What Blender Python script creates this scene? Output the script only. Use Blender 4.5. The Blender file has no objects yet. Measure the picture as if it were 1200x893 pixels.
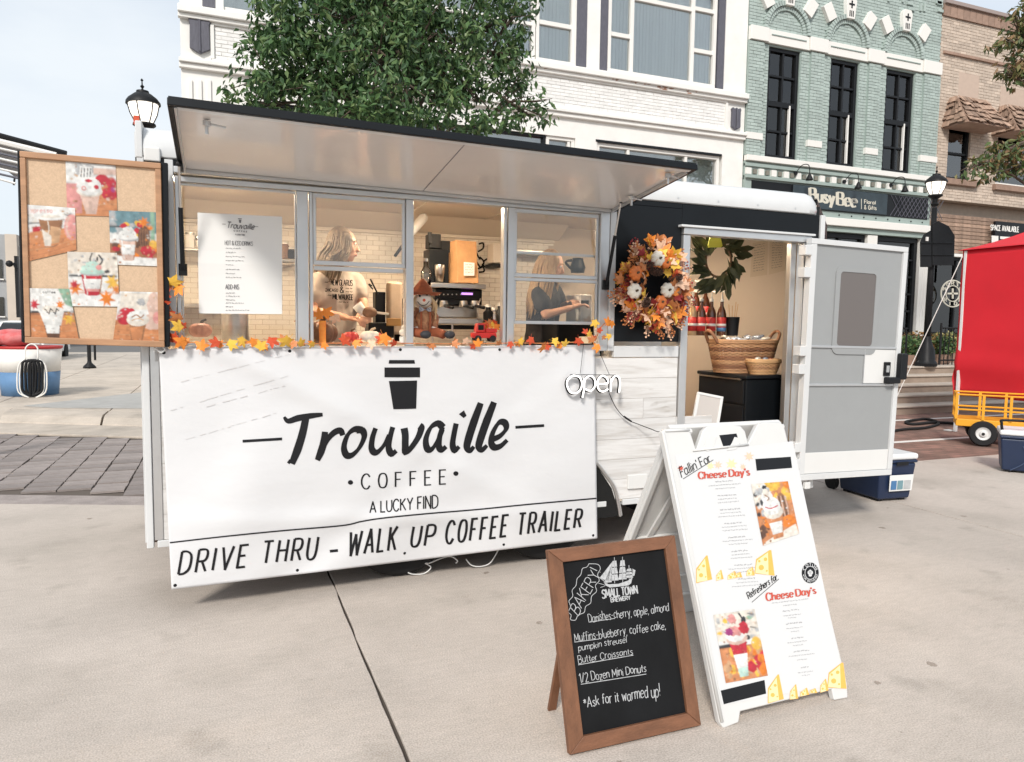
import bpy, math, random
from math import sin, cos, pi, radians as R, atan2, hypot
from mathutils import Vector, Matrix
from mathutils.geometry import intersect_line_plane
random.seed(7)
SC = bpy.context.scene
COL = SC.collection
# ---------------- camera ----------------
FPX, IW, IH, EYE = 852.64, 1200.0, 893.0, 1.53
YAW, PIT, ROL = R(21.75), R(4.547), R(0.7526)
_F = Vector((sin(YAW)*cos(PIT), cos(YAW)*cos(PIT), -sin(PIT)))
_r = Vector((cos(YAW), -sin(YAW), 0)); _u = _r.cross(_F)
_R = _r*cos(ROL)+_u*sin(ROL); _U = -_r*sin(ROL)+_u*cos(ROL)
CP = Vector((0, 0, EYE))
cd = bpy.data.cameras.new('camera'); cam = bpy.data.objects.new('camera', cd); COL.objects.link(cam)
cd.sensor_width = 36; cd.lens = 36*FPX/IW; cd.clip_end = 3000; cd.clip_start = 0.05
m = Matrix((( _R.x,_U.x,-_F.x,0),(_R.y,_U.y,-_F.y,0),(_R.z,_U.z,-_F.z,EYE),(0,0,0,1)))
cam.matrix_world = m; SC.camera = cam
# ---------------- world and sun: bright thin overcast ----------------
SUN_EL, SUN_AZ = R(38), R(215)       # azimuth measured clockwise from +Y
w = bpy.data.worlds.new('World'); SC.world = w; w.use_nodes = True
nt = w.node_tree; nt.nodes.clear()
def N(t, **k):
    n = nt.nodes.new(t)
    for a, b in k.items(): setattr(n, a, b)
    return n
out = N('ShaderNodeOutputWorld'); bg = N('ShaderNodeBackground'); sky = N('ShaderNodeTexSky')
sky.sky_type = 'NISHITA'; sky.sun_disc = False; sky.sun_elevation = SUN_EL; sky.sun_rotation = SUN_AZ
sky.air_density = 1.0; sky.dust_density = 2.0; sky.ozone_density = 1.0
tc = N('ShaderNodeTexCoord'); mp = N('ShaderNodeMapping'); mp.inputs['Scale'].default_value = (1, 1, 3.0)
nz = N('ShaderNodeTexNoise'); nz.inputs['Scale'].default_value = 1.6; nz.inputs['Detail'].default_value = 6; nz.inputs['Roughness'].default_value = .55
rp = N('ShaderNodeValToRGB'); rp.color_ramp.elements[0].position = .3; rp.color_ramp.elements[0].color = (.55,.55,.55,1); rp.color_ramp.elements[1].position = .68; rp.color_ramp.elements[1].color = (.97,.97,.97,1)
mx = N('ShaderNodeMixRGB'); mx.inputs[2].default_value = (5.3, 5.65, 5.95, 1)     # thin white cloud sheet
L = nt.links.new
L(tc.outputs['Generated'], mp.inputs[0]); L(mp.outputs[0], nz.inputs['Vector']); L(nz.outputs[0], rp.inputs[0]); L(rp.outputs[0], mx.inputs[0])
L(sky.outputs[0], mx.inputs[1]); L(mx.outputs[0], bg.inputs[0]); L(bg.outputs[0], out.inputs[0])
bg.inputs['Strength'].default_value = 0.1
sd = bpy.data.lights.new('sun', 'SUN'); sd.energy = 2.0; sd.angle = R(10); sd.color = (1, .95, .88)
so = bpy.data.objects.new('sun', sd); COL.objects.link(so)
sv = Vector((sin(SUN_AZ)*cos(SUN_EL), cos(SUN_AZ)*cos(SUN_EL), sin(SUN_EL)))
so.rotation_euler = sv.to_track_quat('Z', 'Y').to_euler(); so.location = (0, -5, 12)
SC.view_settings.view_transform = 'Standard'; SC.view_settings.look = 'None'; SC.view_settings.gamma = 1; SC.view_settings.exposure = 0.76
SC.cycles.max_bounces = 7; SC.cycles.transparent_max_bounces = 12; SC.cycles.use_denoising = True

# ---------------- reading helpers: a picture point onto a real plane ----------------
def ray(px, py): return _F + _R*((px-IW/2)/FPX) - _U*((py-IH/2)/FPX)
def at(px, py, x=None, y=None, z=None):
    d = ray(px, py)
    if x is not None: t = x/d.x
    elif y is not None: t = y/d.y
    else: t = (z-EYE)/d.z
    return CP + d*t
class Plane:
    def __init__(s, p, n): s.p = Vector(p); s.n = Vector(n).normalized(); s.n = s.n if s.n.dot(CP-s.p) > 0 else -s.n
    def __call__(s, px, py, e=0.0):
        d = ray(px, py); q = s.p + s.n*e; return CP + d*((q-CP).dot(s.n)/d.dot(s.n))
def wallp(y): return Plane((0, y, 0), (0, -1, 0))

# ---------------- object bookkeeping ----------------
def tag(o, label=None, cat=None, group=None, kind=None):
    if label: o['label'] = label
    if cat: o['category'] = cat
    if group: o['group'] = group
    if kind: o['kind'] = kind
    return o
def thing(name, label, cat, loc=(0,0,0), group=None):
    o = bpy.data.objects.new(name, None); COL.objects.link(o); o.location = loc; o.empty_display_size = .1
    return tag(o, label, cat, group)
def setting(name):
    o = bpy.data.objects.new(name, None); COL.objects.link(o); return tag(o, kind='structure')
def link(o, parent=None, keep=True):
    COL.objects.link(o)
    if parent is not None:
        o.parent = parent
        if keep:
            p = parent; M_ = Matrix.Identity(4); ch = []
            while p: ch.append(p); p = p.parent
            for q in reversed(ch): M_ = M_ @ (q.matrix_parent_inverse @ q.matrix_basis)
            o.matrix_parent_inverse = M_.inverted()
    return o
def copy_tree(o, parent=None):
    c = o.copy(); COL.objects.link(c)
    if parent is not None: c.parent = parent
    for ch in list(o.children): copy_tree(ch, c)
    return c

# ---------------- materials ----------------
def mat(name, col, rough=.6, metal=0., var=0., scale=8., bump=0., bscale=60., stretch=(1,1,1), emit=0., spec=.5, coat=0., rnd=0., col2=None, island=False):
    if max(col[:3]) < .035 and spec == .5: spec = .22
    m = bpy.data.materials.new(name); m.use_nodes = True; t = m.node_tree; b = t.nodes['Principled BSDF']; l = t.links.new
    b.inputs['Roughness'].default_value = rough; b.inputs['Metallic'].default_value = metal; b.inputs['Specular IOR Level'].default_value = spec
    b.inputs['Coat Weight'].default_value = coat
    c = (*col, 1) if len(col) == 3 else col
    b.inputs['Base Color'].default_value = c
    tcn = t.nodes.new('ShaderNodeTexCoord'); mpn = t.nodes.new('ShaderNodeMapping'); mpn.inputs['Scale'].default_value = stretch; l(tcn.outputs['Object'], mpn.inputs[0])
    src = None
    if var or col2:
        n = t.nodes.new('ShaderNodeTexNoise'); n.inputs['Scale'].default_value = scale; n.inputs['Detail'].default_value = 7; n.inputs['Roughness'].default_value = .62
        l(mpn.outputs[0], n.inputs['Vector'])
        r = t.nodes.new('ShaderNodeValToRGB'); e = r.color_ramp.elements; e[0].position = .3; e[1].position = .7
        c2 = (*col2, 1) if col2 else tuple(min(1, x*(1+var)) for x in c[:3])+(1,)
        e[0].color = c if col2 else tuple(x*(1-var) for x in c[:3])+(1,); e[1].color = c2
        l(n.outputs[0], r.inputs[0]); src = r.outputs[0]
    if rnd:
        h = t.nodes.new('ShaderNodeHueSaturation'); h.inputs['Color'].default_value = c
        if island: g = t.nodes.new('ShaderNodeNewGeometry'); ro = g.outputs['Random Per Island']
        else: g = t.nodes.new('ShaderNodeObjectInfo'); ro = g.outputs['Random']
        q = t.nodes.new('ShaderNodeMapRange'); q.inputs['To Min'].default_value = 1-rnd; q.inputs['To Max'].default_value = 1+rnd
        l(ro, q.inputs[0]); l(q.outputs[0], h.inputs['Value'])
        if src: l(src, h.inputs['Color'])
        src = h.outputs[0]
    if src: l(src, b.inputs['Base Color'])
    if bump:
        n = t.nodes.new('ShaderNodeTexNoise'); n.inputs['Scale'].default_value = bscale; n.inputs['Detail'].default_value = 4; l(mpn.outputs[0], n.inputs['Vector'])
        bp = t.nodes.new('ShaderNodeBump'); bp.inputs['Strength'].default_value = bump; bp.inputs['Distance'].default_value = .01; l(n.outputs[0], bp.inputs['Height']); l(bp.outputs[0], b.inputs['Normal'])
    if emit:
        b.inputs['Emission Color'].default_value = c; b.inputs['Emission Strength'].default_value = emit
    return m
def glass(name, tint=(1,1,1), refl=.09, rough=.0):
    m = bpy.data.materials.new(name); m.use_nodes = True; t = m.node_tree; t.nodes.clear(); l = t.links.new
    o = t.nodes.new('ShaderNodeOutputMaterial'); a = t.nodes.new('ShaderNodeBsdfTransparent'); a.inputs[0].default_value = (*tint, 1)
    g = t.nodes.new('ShaderNodeBsdfGlossy'); g.inputs['Roughness'].default_value = rough; f = t.nodes.new('ShaderNodeFresnel'); f.inputs[0].default_value = 1.5
    ad = t.nodes.new('ShaderNodeMath'); ad.operation = 'ADD'; ad.inputs[1].default_value = refl; ad.use_clamp = True; mx_ = t.nodes.new('ShaderNodeMixShader')
    l(f.outputs[0], ad.inputs[0]); l(ad.outputs[0], mx_.inputs[0]); l(a.outputs[0], mx_.inputs[1]); l(g.outputs[0], mx_.inputs[2]); l(mx_.outputs[0], o.inputs[0])
    return m

# ---------------- mesh collector ----------------
class MB:
    def __init__(s): s.v = []; s.f = []; s.m = []
    def add(s, vs, fs, mi=0):
        b = len(s.v); s.v += [tuple(v) for v in vs]; s.f += [tuple(b+i for i in f) for f in fs]; s.m += [mi]*len(fs); return s
    def box(s, a, b, mi=0, T=None):
        x0,y0,z0 = a; x1,y1,z1 = b
        vs = [Vector(p) for p in ((x0,y0,z0),(x1,y0,z0),(x1,y1,z0),(x0,y1,z0),(x0,y0,z1),(x1,y0,z1),(x1,y1,z1),(x0,y1,z1))]
        if T is not None: vs = [T @ v for v in vs]
        return s.add(vs, [(0,3,2,1),(4,5,6,7),(0,1,5,4),(1,2,6,5),(2,3,7,6),(3,0,4,7)], mi)
    def slab(s, q, n, th, mi=0):          # polygon q extruded by n*th
        n = Vector(n); k = len(q); q = [Vector(p) for p in q]
        vs = q + [p+n*th for p in q]
        return s.add(vs, [tuple(range(k-1,-1,-1)), tuple(range(k,2*k))] + [(i,(i+1)%k,k+(i+1)%k,k+i) for i in range(k)], mi)
    def tube(s, pts, r, n=8, mi=0, cap=True, flat=1.0):
        pts = [Vector(p) for p in pts]; k = len(pts); rs = r if isinstance(r, (list, tuple)) else [r]*k
        d0 = (pts[1]-pts[0]).normalized(); a = d0.orthogonal().normalized(); base = len(s.v); vs = []
        for i, p in enumerate(pts):
            d = ((pts[min(i+1,k-1)]-pts[max(i-1,0)])).normalized(); a = (a-d*a.dot(d)); a = a.normalized() if a.length > 1e-6 else d.orthogonal().normalized(); b = d.cross(a)
            vs += [p+(a*cos(2*pi*j/n)+b*sin(2*pi*j/n)*flat)*rs[i] for j in range(n)]
        fs = [(i*n+j, i*n+(j+1)%n, (i+1)*n+(j+1)%n, (i+1)*n+j) for i in range(k-1) for j in range(n)]
        if cap: fs += [tuple(range(n-1,-1,-1)), tuple((k-1)*n+j for j in range(n))]
        return s.add(vs, fs, mi)
    def lathe(s, c, prof, n=20, mi=0, axis='z', sx=1, sy=1, rib=0, ribn=0, T=None):   # prof [(r,h)..]
        c = Vector(c); vs = []; k = len(prof)
        for r, h in prof:
            for j in range(n):
                t = 2*pi*j/n; rr = r*(1-rib*abs(sin(ribn*t/2))**.0 if 0 else 1 - rib*(1-abs(sin(ribn*t/2)))) if rib else r
                p = Vector((rr*cos(t)*sx, rr*sin(t)*sy, h))
                if axis == 'y': p = Vector((p.x, -p.z, p.y))
                if axis == 'x': p = Vector((p.z, p.x, p.y))
                if T is not None: p = T @ p
                vs.append(c+p)
        fs = [(i*n+j, i*n+(j+1)%n, (i+1)*n+(j+1)%n, (i+1)*n+j) for i in range(k-1) for j in range(n)]
        if prof[0][0] > 1e-5: fs.append(tuple(range(n-1,-1,-1)))
        if prof[-1][0] > 1e-5: fs.append(tuple((k-1)*n+j for j in range(n)))
        return s.add(vs, fs, mi)
    def ball(s, c, r, n=14, mi=0, T=None):
        rx, ry, rz = r if isinstance(r, (tuple, list)) else (r,)*3
        vs = [Vector((0,0,-1))]; m_ = n//2
        for i in range(1, m_):
            for j in range(n): a = -pi/2+pi*i/m_; vs.append(Vector((cos(a)*cos(2*pi*j/n), cos(a)*sin(2*pi*j/n), sin(a))))
        vs.append(Vector((0,0,1))); vs = [Vector((v.x*rx, v.y*ry, v.z*rz)) for v in vs]
        if T is not None: vs = [T @ v for v in vs]
        vs = [Vector(c)+v for v in vs]; L_ = len(vs)-1
        fs = [(0, 1+(j+1)%n, 1+j) for j in range(n)] + [(L_, L_-n+j, L_-n+(j+1)%n) for j in range(n)]
        fs += [(1+i*n+j, 1+i*n+(j+1)%n, 1+(i+1)*n+(j+1)%n, 1+(i+1)*n+j) for i in range(m_-2) for j in range(n)]
        return s.add(vs, fs, mi)
    def mesh(s, name, mats, smooth=False):
        me = bpy.data.meshes.new(name); me.from_pydata(s.v, [], s.f)
        for x in (mats if isinstance(mats, (list, tuple)) else [mats]): me.materials.append(x)
        me.polygons.foreach_set('material_index', s.m)
        if smooth: me.polygons.foreach_set('use_smooth', [True]*len(me.polygons))
        me.update(); return me
    def build(s, name, mats, parent=None, smooth=False, bevel=0, seg=2, auto=None):
        me = s.mesh(name, mats, smooth); o = bpy.data.objects.new(name, me); link(o, parent)
        if bevel:
            b = o.modifiers.new('bevel', 'BEVEL'); b.width = bevel; b.segments = seg; b.limit_method = 'ANGLE'; b.angle_limit = R(40)
            me.polygons.foreach_set('use_smooth', [True]*len(me.polygons)); b.harden_normals = True
        if auto: me.set_sharp_from_angle(angle=R(auto))
        return o
def rotT(c, ax, ang):
    c = Vector(c); return Matrix.Translation(c) @ Matrix.Rotation(ang, 4, ax) @ Matrix.Translation(-c)
def crom(P, n=6):
    P = [Vector(p) for p in P]; o = []
    for i in range(len(P)-1):
        a, b, c, d = P[max(i-1,0)], P[i], P[i+1], P[min(i+2,len(P)-1)]
        for k in range(n):
            t = k/n; o.append(.5*((2*b)+(c-a)*t+(2*a-5*b+4*c-d)*t*t+(3*b-a-3*c+d)*t**3))
    o.append(P[-1]); return o

# ---------------- flat print: drawn in 2-D, laid on a real surface ----------------
GL = {
'A':(7,"0,0 3.5,10 7,0;1.3,3.5 5.7,3.5"),'B':(6,"0,0 0,10;~0,10 4,9.9 5.3,8.6 5,6.3 3,5.3 0,5.2;~0,5.2 4,5 6,3.8 5.8,1.3 4,0.1 0,0"),
'C':(6.5,"~6.3,8 4.5,10 2,9.7 0.1,7 0.1,3 2,0.3 4.5,0 6.3,2"),'D':(6.5,"0,0 0,10;~0,10 3.5,9.8 6.3,7.6 6.3,2.4 3.5,0.2 0,0"),
'E':(4.9,"4.9,10 0,10 0,0 4.9,0;0,5.2 4.0,5.2"),'F':(4.8,"4.8,10 0,10 0,0;0,5.2 3.9,5.2"),'G':(6.5,"~6.3,8 4.5,10 2,9.7 0.1,7 0.1,3 2,0.3 4.5,0 6.3,1.6;6.3,1.6 6.3,4.6 3.8,4.6"),
'H':(6,"0,0 0,10;6,0 6,10;0,5.2 6,5.2"),'I':(0.6,".3,0 .3,10"),'J':(4,"~4,10 4,3 3,0.3 1,0.2 0,2"),'K':(6,"0,0 0,10;5.8,10 0,4.5;1.8,6 6,0"),'L':(5,"0,10 0,0 5,0"),
'M':(8,"0,0 .6,10 4,3 7.4,10 8,0"),'N':(6,"0,0 0,10 6,0 6,10"),'O':(6.6,"~3.3,10 1,9 0,5 1,1 3.3,0 5.6,1 6.6,5 5.6,9 3.3,10"),
'P':(5.8,"0,0 0,10;~0,10 4,9.9 5.8,8.7 5.8,6 4,4.6 0,4.6"),'R':(6,"0,0 0,10;~0,10 4,9.9 5.6,8.7 5.6,6.2 4,4.8 0,4.8;2.8,4.8 6,0"),
'S':(6,"~5.8,8.5 4,10 1.5,9.7 0.3,8 1,6.2 4.5,4.6 5.9,2.5 4.8,0.4 2,0 0,1.5"),'T':(6.4,"0,10 6.4,10;3.2,10 3.2,0"),'U':(6,"~0,10 0,3.5 1,0.7 3,0 5,0.7 6,3.5 6,10"),
'V':(6.6,"0,10 3.3,0 6.6,10"),'W':(9.6,"0,10 2.2,0 4.8,8.5 7.4,0 9.6,10"),'X':(6,"0,10 6,0;6,10 0,0"),'Y':(6.4,"0,10 3.2,5 6.4,10;3.2,5 3.2,0"),'Z':(6,"0,10 6,10 0,0 6,0"),
'a':(5.6,"~4.7,5.5 2.5,6.5 0.3,4.8 0.2,1.5 2,0 4,1 4.7,3;4.8,6.6 4.8,1.4 6,0"),'b':(5,"0,10 0,0;~0,3.5 2,6.4 4.6,5 4.8,2 3,0 0.8,0.4 0,1.8"),'c':(4.4,"~4.4,5.3 2.5,6.5 0.3,4.8 0.2,1.6 2,0 4.4,1"),
'd':(5,"~4.7,5.5 2.5,6.5 0.3,4.8 0.2,1.5 2,0 4,1 4.7,3;4.7,10 4.7,0"),'e':(4.8,"~0.4,3.4 4.6,3.8 4.3,5.8 2.5,6.5 0.4,5 0.1,2 1.8,0 4.6,1"),'f':(3.4,"~3.6,9.4 2,10 1.2,8.5 1.2,4 1,0;0,6 3.2,6"),
'g':(5,"~4.7,5.5 2.5,6.5 0.3,4.8 0.2,2 2,0.6 4,1.4 4.7,3;~4.7,6.3 4.7,-1 3,-3 0.6,-2.4"),'h':(4.8,"0,10 0,0;~0,3.5 2,6.3 4.2,5.6 4.6,3.5 4.6,0"),'i':(0.8,".4,6.4 .4,0;.3,8.6 .5,9"),'j':(2,"~1.8,6.4 1.8,-1.5 0,-3;1.7,8.6 1.9,9"),
'k':(4.5,"0,10 0,0;4.2,6.3 0,2.6;1.4,3.8 4.5,0"),'l':(0.8,".4,10 .4,0"),'m':(7.6,"0,6.4 0,0;~0,4 1.8,6.3 3.5,5.6 3.8,3.5 3.8,0;~3.8,4 5.6,6.3 7.3,5.6 7.6,3.5 7.6,0"),'n':(4.6,"0,6.4 0,0;~0,3.8 2,6.3 4.2,5.6 4.6,3.5 4.6,0"),
'o':(5,"~2.5,6.5 .5,5.4 0,3.2 .6,1 2.5,0 4.4,1 5,3.2 4.4,5.4 2.5,6.5"),'p':(5,"0,6.4 0,-3.4;~0,3.8 2,6.4 4.6,5.2 4.8,2.2 3,0 0.8,0.4 0,2"),'q':(5,"~4.7,5.5 2.5,6.5 0.3,4.8 0.2,1.5 2,0 4,1 4.7,3;4.7,6.3 4.7,-3.3"),
'r':(3.2,"0,6.4 0,0;~0,3.8 1.2,5.9 3.2,6.2"),'s':(4,"~3.8,5.6 2,6.5 .4,5.2 2,3.5 3.8,1.8 2.4,0 0,.9"),'t':(3,"1.4,9 1.4,1.5 2.8,0;0,6.3 3,6.3"),'u':(4.6,"~0,6.4 0,2 1.5,0 3.4,.6 4.6,2.6;4.6,6.4 4.6,0"),
'v':(4.6,"0,6.4 2.3,0 4.6,6.4"),'w':(6.6,"0,6.4 1.7,0 3.3,5 4.9,0 6.6,6.4"),'x':(4.4,"0,6.4 4.4,0;4.4,6.4 0,0"),'y':(4.6,"0,6.4 2.4,0.4;4.8,6.4 1.2,-3.2"),'z':(4.2,"0,6.4 4.2,6.4 0,0 4.2,0"),
'-':(3.6,"0,4 3.6,4"),'!':(.8,".4,10 .4,3;.3,0 .5,.4"),',':(1,".8,.6 .1,-1.6"),'.':(.8,".3,0 .5,.3"),"'":(.8,".4,10 .4,7.4"),'&':(6.5,"~6.3,0 1.2,7.5 2.6,10 4,8 .4,3.4 1.4,.2 4,.4 6.2,4"),
'*':(4,"2,8 2,3;0,7 4,4;4,7 0,4"),'/':(4,"0,0 4,10"),'1':(2.6,"0,8 2,10 2,0"),'2':(5.5,"~.2,8 2.4,10 5,8.6 4.6,6 0,0;0,0 5.4,0"),':':(.8,".3,1 .5,1.4;.3,5 .5,5.4"),'+':(5,"0,5 5,5;2.5,7.5 2.5,2.5"),'|':(.8,".4,-1 .4,11"),
}
class Pr(MB):
    """2-D drawing laid on a surface S(px, py, lift)."""
    def __init__(s, S, lift=.0012): super().__init__(); s.S = S; s.lift = lift
    def poly(s, pts, mi=0, lay=0): return s.add([s.S(x, y, s.lift*(lay+1)) for x, y in pts], [tuple(range(len(pts)))], mi)
    def grid(s, q, nx, ny, mi=0, lay=0):          # q = TL,TR,BR,BL
        f = bil(q); vs = [s.S(*f(i/nx, j/ny), s.lift*(lay+1)) for j in range(ny+1) for i in range(nx+1)]
        return s.add(vs, [(j*(nx+1)+i, (j+1)*(nx+1)+i, (j+1)*(nx+1)+i+1, j*(nx+1)+i+1) for j in range(ny) for i in range(nx)], mi)
    def disc(s, c, rx, ry=None, mi=0, lay=0, n=18, wob=0, seed=0):
        rn = random.Random(seed); ry = ry or rx
        return s.poly([(c[0]+rx*cos(2*pi*i/n)*(1+wob*rn.uniform(-1,1)), c[1]+ry*sin(2*pi*i/n)*(1+wob*rn.uniform(-1,1))) for i in range(n)], mi, lay)
    def stroke(s, pts, w, mi=0, lay=0, smooth=True, nib=None, n=5, taper=0.0):
        """ribbon of width w (or [w...]); nib=(wmin,wmax,angle) varies it with direction"""
        P = [Vector((p[0], p[1])) for p in pts]
        if not smooth and len(P) > 2:          # corners: each straight run is its own bar, overlapping at the joint
            for i in range(len(P)-1):
                a, b = P[i], P[i+1]; d = b-a
                if d.length < 1e-6: continue
                d.normalize(); ww = w if not isinstance(w, (list, tuple)) else w[0]
                if nib: ww = nib[0]+(nib[1]-nib[0])*abs(sin(atan2(d.y, d.x)-nib[2]))
                e = ww*.38; s.stroke([a-d*(e if i else 0), b+d*(e if i < len(P)-2 else 0)], w, mi, lay+.17*(i % 3), nib=nib)
            return s
        if smooth and len(P) > 2: P = crom(P, n)
        elif len(P) == 2: P = [P[0].lerp(P[1], i/3) for i in range(4)]
        k = len(P); vs = []
        for i, p in enumerate(P):
            d = P[min(i+1,k-1)]-P[max(i-1,0)]
            if d.length < 1e-9: d = Vector((1,0))
            d.normalize(); q = Vector((-d.y, d.x))
            if 0 < i < k-1 and not smooth:
                d1 = (P[i]-P[i-1]).normalized(); d2 = (P[i+1]-P[i]).normalized(); q /= max(.45, Vector((-d1.y,d1.x)).dot(q))
            if isinstance(w, (list, tuple)): t = i/(k-1)*(len(w)-1); a = int(min(t, len(w)-2)); ww = w[a]+(w[a+1]-w[a])*(t-a)
            else: ww = w
            if nib: ww = nib[0]+(nib[1]-nib[0])*abs(sin(atan2(d.y, d.x)-nib[2]))
            if taper: u = i/(k-1); ww *= 1-taper*(1-min(1, min(u, 1-u)*5))
            vs += [p+q*ww/2, p-q*ww/2]
        return s.add([s.S(v.x, v.y, s.lift*(lay+1)) for v in vs], [(2*i, 2*i+1, 2*i+3, 2*i+2) for i in range(k-1)], mi)
    def text(s, txt, q, w=1.0, mi=0, lay=0, nib=None, space=2.2, slant=0, jit=0, seed=1, word=4.5):
        """fits txt into quad q=(TL,TR,BR,BL) of the cap box; w stroke in picture px"""
        rn = random.Random(seed); x = 0; items = []
        for ch in txt:
            if ch == ' ': x += word; continue
            g = GL.get(ch) or GL['-']; items.append((g, x)); x += g[0]+space
        Wd = x-space; f = bil(q); k = 0
        for g, x0 in items:
            dy = rn.uniform(-jit, jit); sc = 1+rn.uniform(-jit, jit)*.08
            for st in g[1].split(';'):
                cur = st[0] == '~'; pts = [tuple(map(float, c.split(','))) for c in st.lstrip('~').split()]
                P = []
                for a, b in pts: b = b*sc+dy; a += slant*b; P.append(f((x0+a)/Wd, 1-b/10))
                s.stroke(P, w, mi, lay+(k % 3)*.12, smooth=cur, nib=nib); k += 1
        return s
    def scribble(s, x0, x1, y0, y1, h, w, mi=0, lay=0, seed=0):   # an unreadable line of tiny print
        rn = random.Random(seed); x = x0
        while x < x1:
            e = min(x1, x+h*rn.uniform(1.2, 3.4)); n = max(3, int((e-x)/h*2.4)); 
            pts = [(x+(e-x)*i/n, y0+(y1-y0)*((x+(e-x)*i/n)-x0)/max(1e-6, x1-x0)+rn.uniform(-h, h)*.5) for i in range(n+1)]
            s.stroke(pts, w, mi, lay, smooth=False); x = e+h*rn.uniform(.5, .9)
def bil(q):
    a, b, c, d = [Vector((p[0], p[1])) for p in q]
    return lambda u, v: (a*(1-u)+b*u)*(1-v)+(d*(1-u)+c*u)*v
# ---------------- shared materials ----------------
M = dict(
 concrete=mat('concrete', (.60,.53,.475), .88, var=.07, scale=1.1, bump=.25, bscale=130, rnd=.05),
 joint=mat('joint', (.11,.09,.075), .95), kerb=mat('kerb', (.56,.49,.42), .85, var=.12, scale=3, bump=.2), grey_patch=mat('grey_patch', (.36,.355,.34), .9, var=.12, scale=4, bump=.2),
 paver=mat('paver', (.30,.26,.245), .88, var=.2, scale=5, bump=.3, bscale=90, rnd=.18), brickpave=mat('brickpave', (.27,.15,.115), .9, var=.2, scale=4, bump=.3, rnd=.15),
 step=mat('step', (.46,.40,.34), .85, var=.12, scale=4), riser=mat('riser', (.30,.235,.185), .85, var=.15, scale=4), asphalt=mat('asphalt', (.13,.125,.12), .9, var=.15, scale=4, bump=.2),
 wpaint=mat('white_paint', (.78,.77,.74), .6, var=.05, scale=3, bump=.08, bscale=40), wbrick=mat('white_brick', (.76,.755,.74), .65, var=.06, scale=6, rnd=.06, island=True),
 green=mat('green_paint', (.35,.42,.39), .7, var=.06, scale=4), gbrick=mat('green_brick', (.365,.435,.41), .75, var=.08, scale=6, rnd=.10, island=True), gdark=mat('green_trim', (.31,.38,.355), .55, var=.05, scale=5),
 bbrick=mat('tan_brick', (.52,.43,.355), .85, var=.1, scale=6, rnd=.14, island=True), bmort=mat('tan_mortar', (.46,.38,.31), .9, var=.1), btrim=mat('brown_trim', (.31,.205,.155), .7, var=.2, scale=6, rnd=.12),
 shingle=mat('shingle', (.31,.21,.155), .85, var=.35, scale=9, rnd=.3), shutter=mat('shutter_grey', (.10,.10,.125), .6, var=.2, scale=8, stretch=(8,1,1)), black=mat('black_paint', (.008,.009,.011), .45, spec=.3),
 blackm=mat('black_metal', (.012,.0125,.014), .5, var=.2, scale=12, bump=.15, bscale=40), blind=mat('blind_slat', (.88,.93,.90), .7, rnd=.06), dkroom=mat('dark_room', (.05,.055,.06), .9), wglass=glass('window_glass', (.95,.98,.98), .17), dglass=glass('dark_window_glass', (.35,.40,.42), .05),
 trimwhite=mat('bright_white', (.76,.745,.71), .5), bark=mat('bark', (.10,.075,.055), .9, var=.3, scale=14, stretch=(1,1,.2), bump=.6, bscale=20), globe=mat('lamp_globe', (1,.93,.82), .4, emit=.9), rust=mat('peeled_paint', (.42,.24,.17), .9, var=.3),
)
def leafmat(name, cols, trans=.25):
    m = bpy.data.materials.new(name); m.use_nodes = True; t = m.node_tree; b = t.nodes['Principled BSDF']; l = t.links.new
    g = t.nodes.new('ShaderNodeNewGeometry'); r = t.nodes.new('ShaderNodeValToRGB'); e = r.color_ramp.elements
    e[0].color = (*cols[0],1); e[1].color = (*cols[-1],1)
    for i, c in enumerate(cols[1:-1]): x = e.new((i+1)/(len(cols)-1)); x.color = (*c,1)
    l(g.outputs['Random Per Island'], r.inputs[0]); l(r.outputs[0], b.inputs['Base Color']); b.inputs['Roughness'].default_value = .5
    tr = t.nodes.new('ShaderNodeBsdfTranslucent'); l(r.outputs[0], tr.inputs[0]); mx_ = t.nodes.new('ShaderNodeMixShader'); mx_.inputs[0].default_value = trans
    o = t.nodes['Material Output']; l(b.outputs[0], mx_.inputs[1]); l(tr.outputs[0], mx_.inputs[2]); l(mx_.outputs[0], o.inputs[0]); return m
M['leaf'] = leafmat('tree_leaf', [(.03,.065,.028),(.055,.12,.042),(.085,.17,.055),(.17,.24,.09)])
M['locust'] = leafmat('yellowing_leaf', [(.05,.09,.03),(.10,.15,.05),(.20,.18,.07),(.30,.17,.09)])

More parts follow.
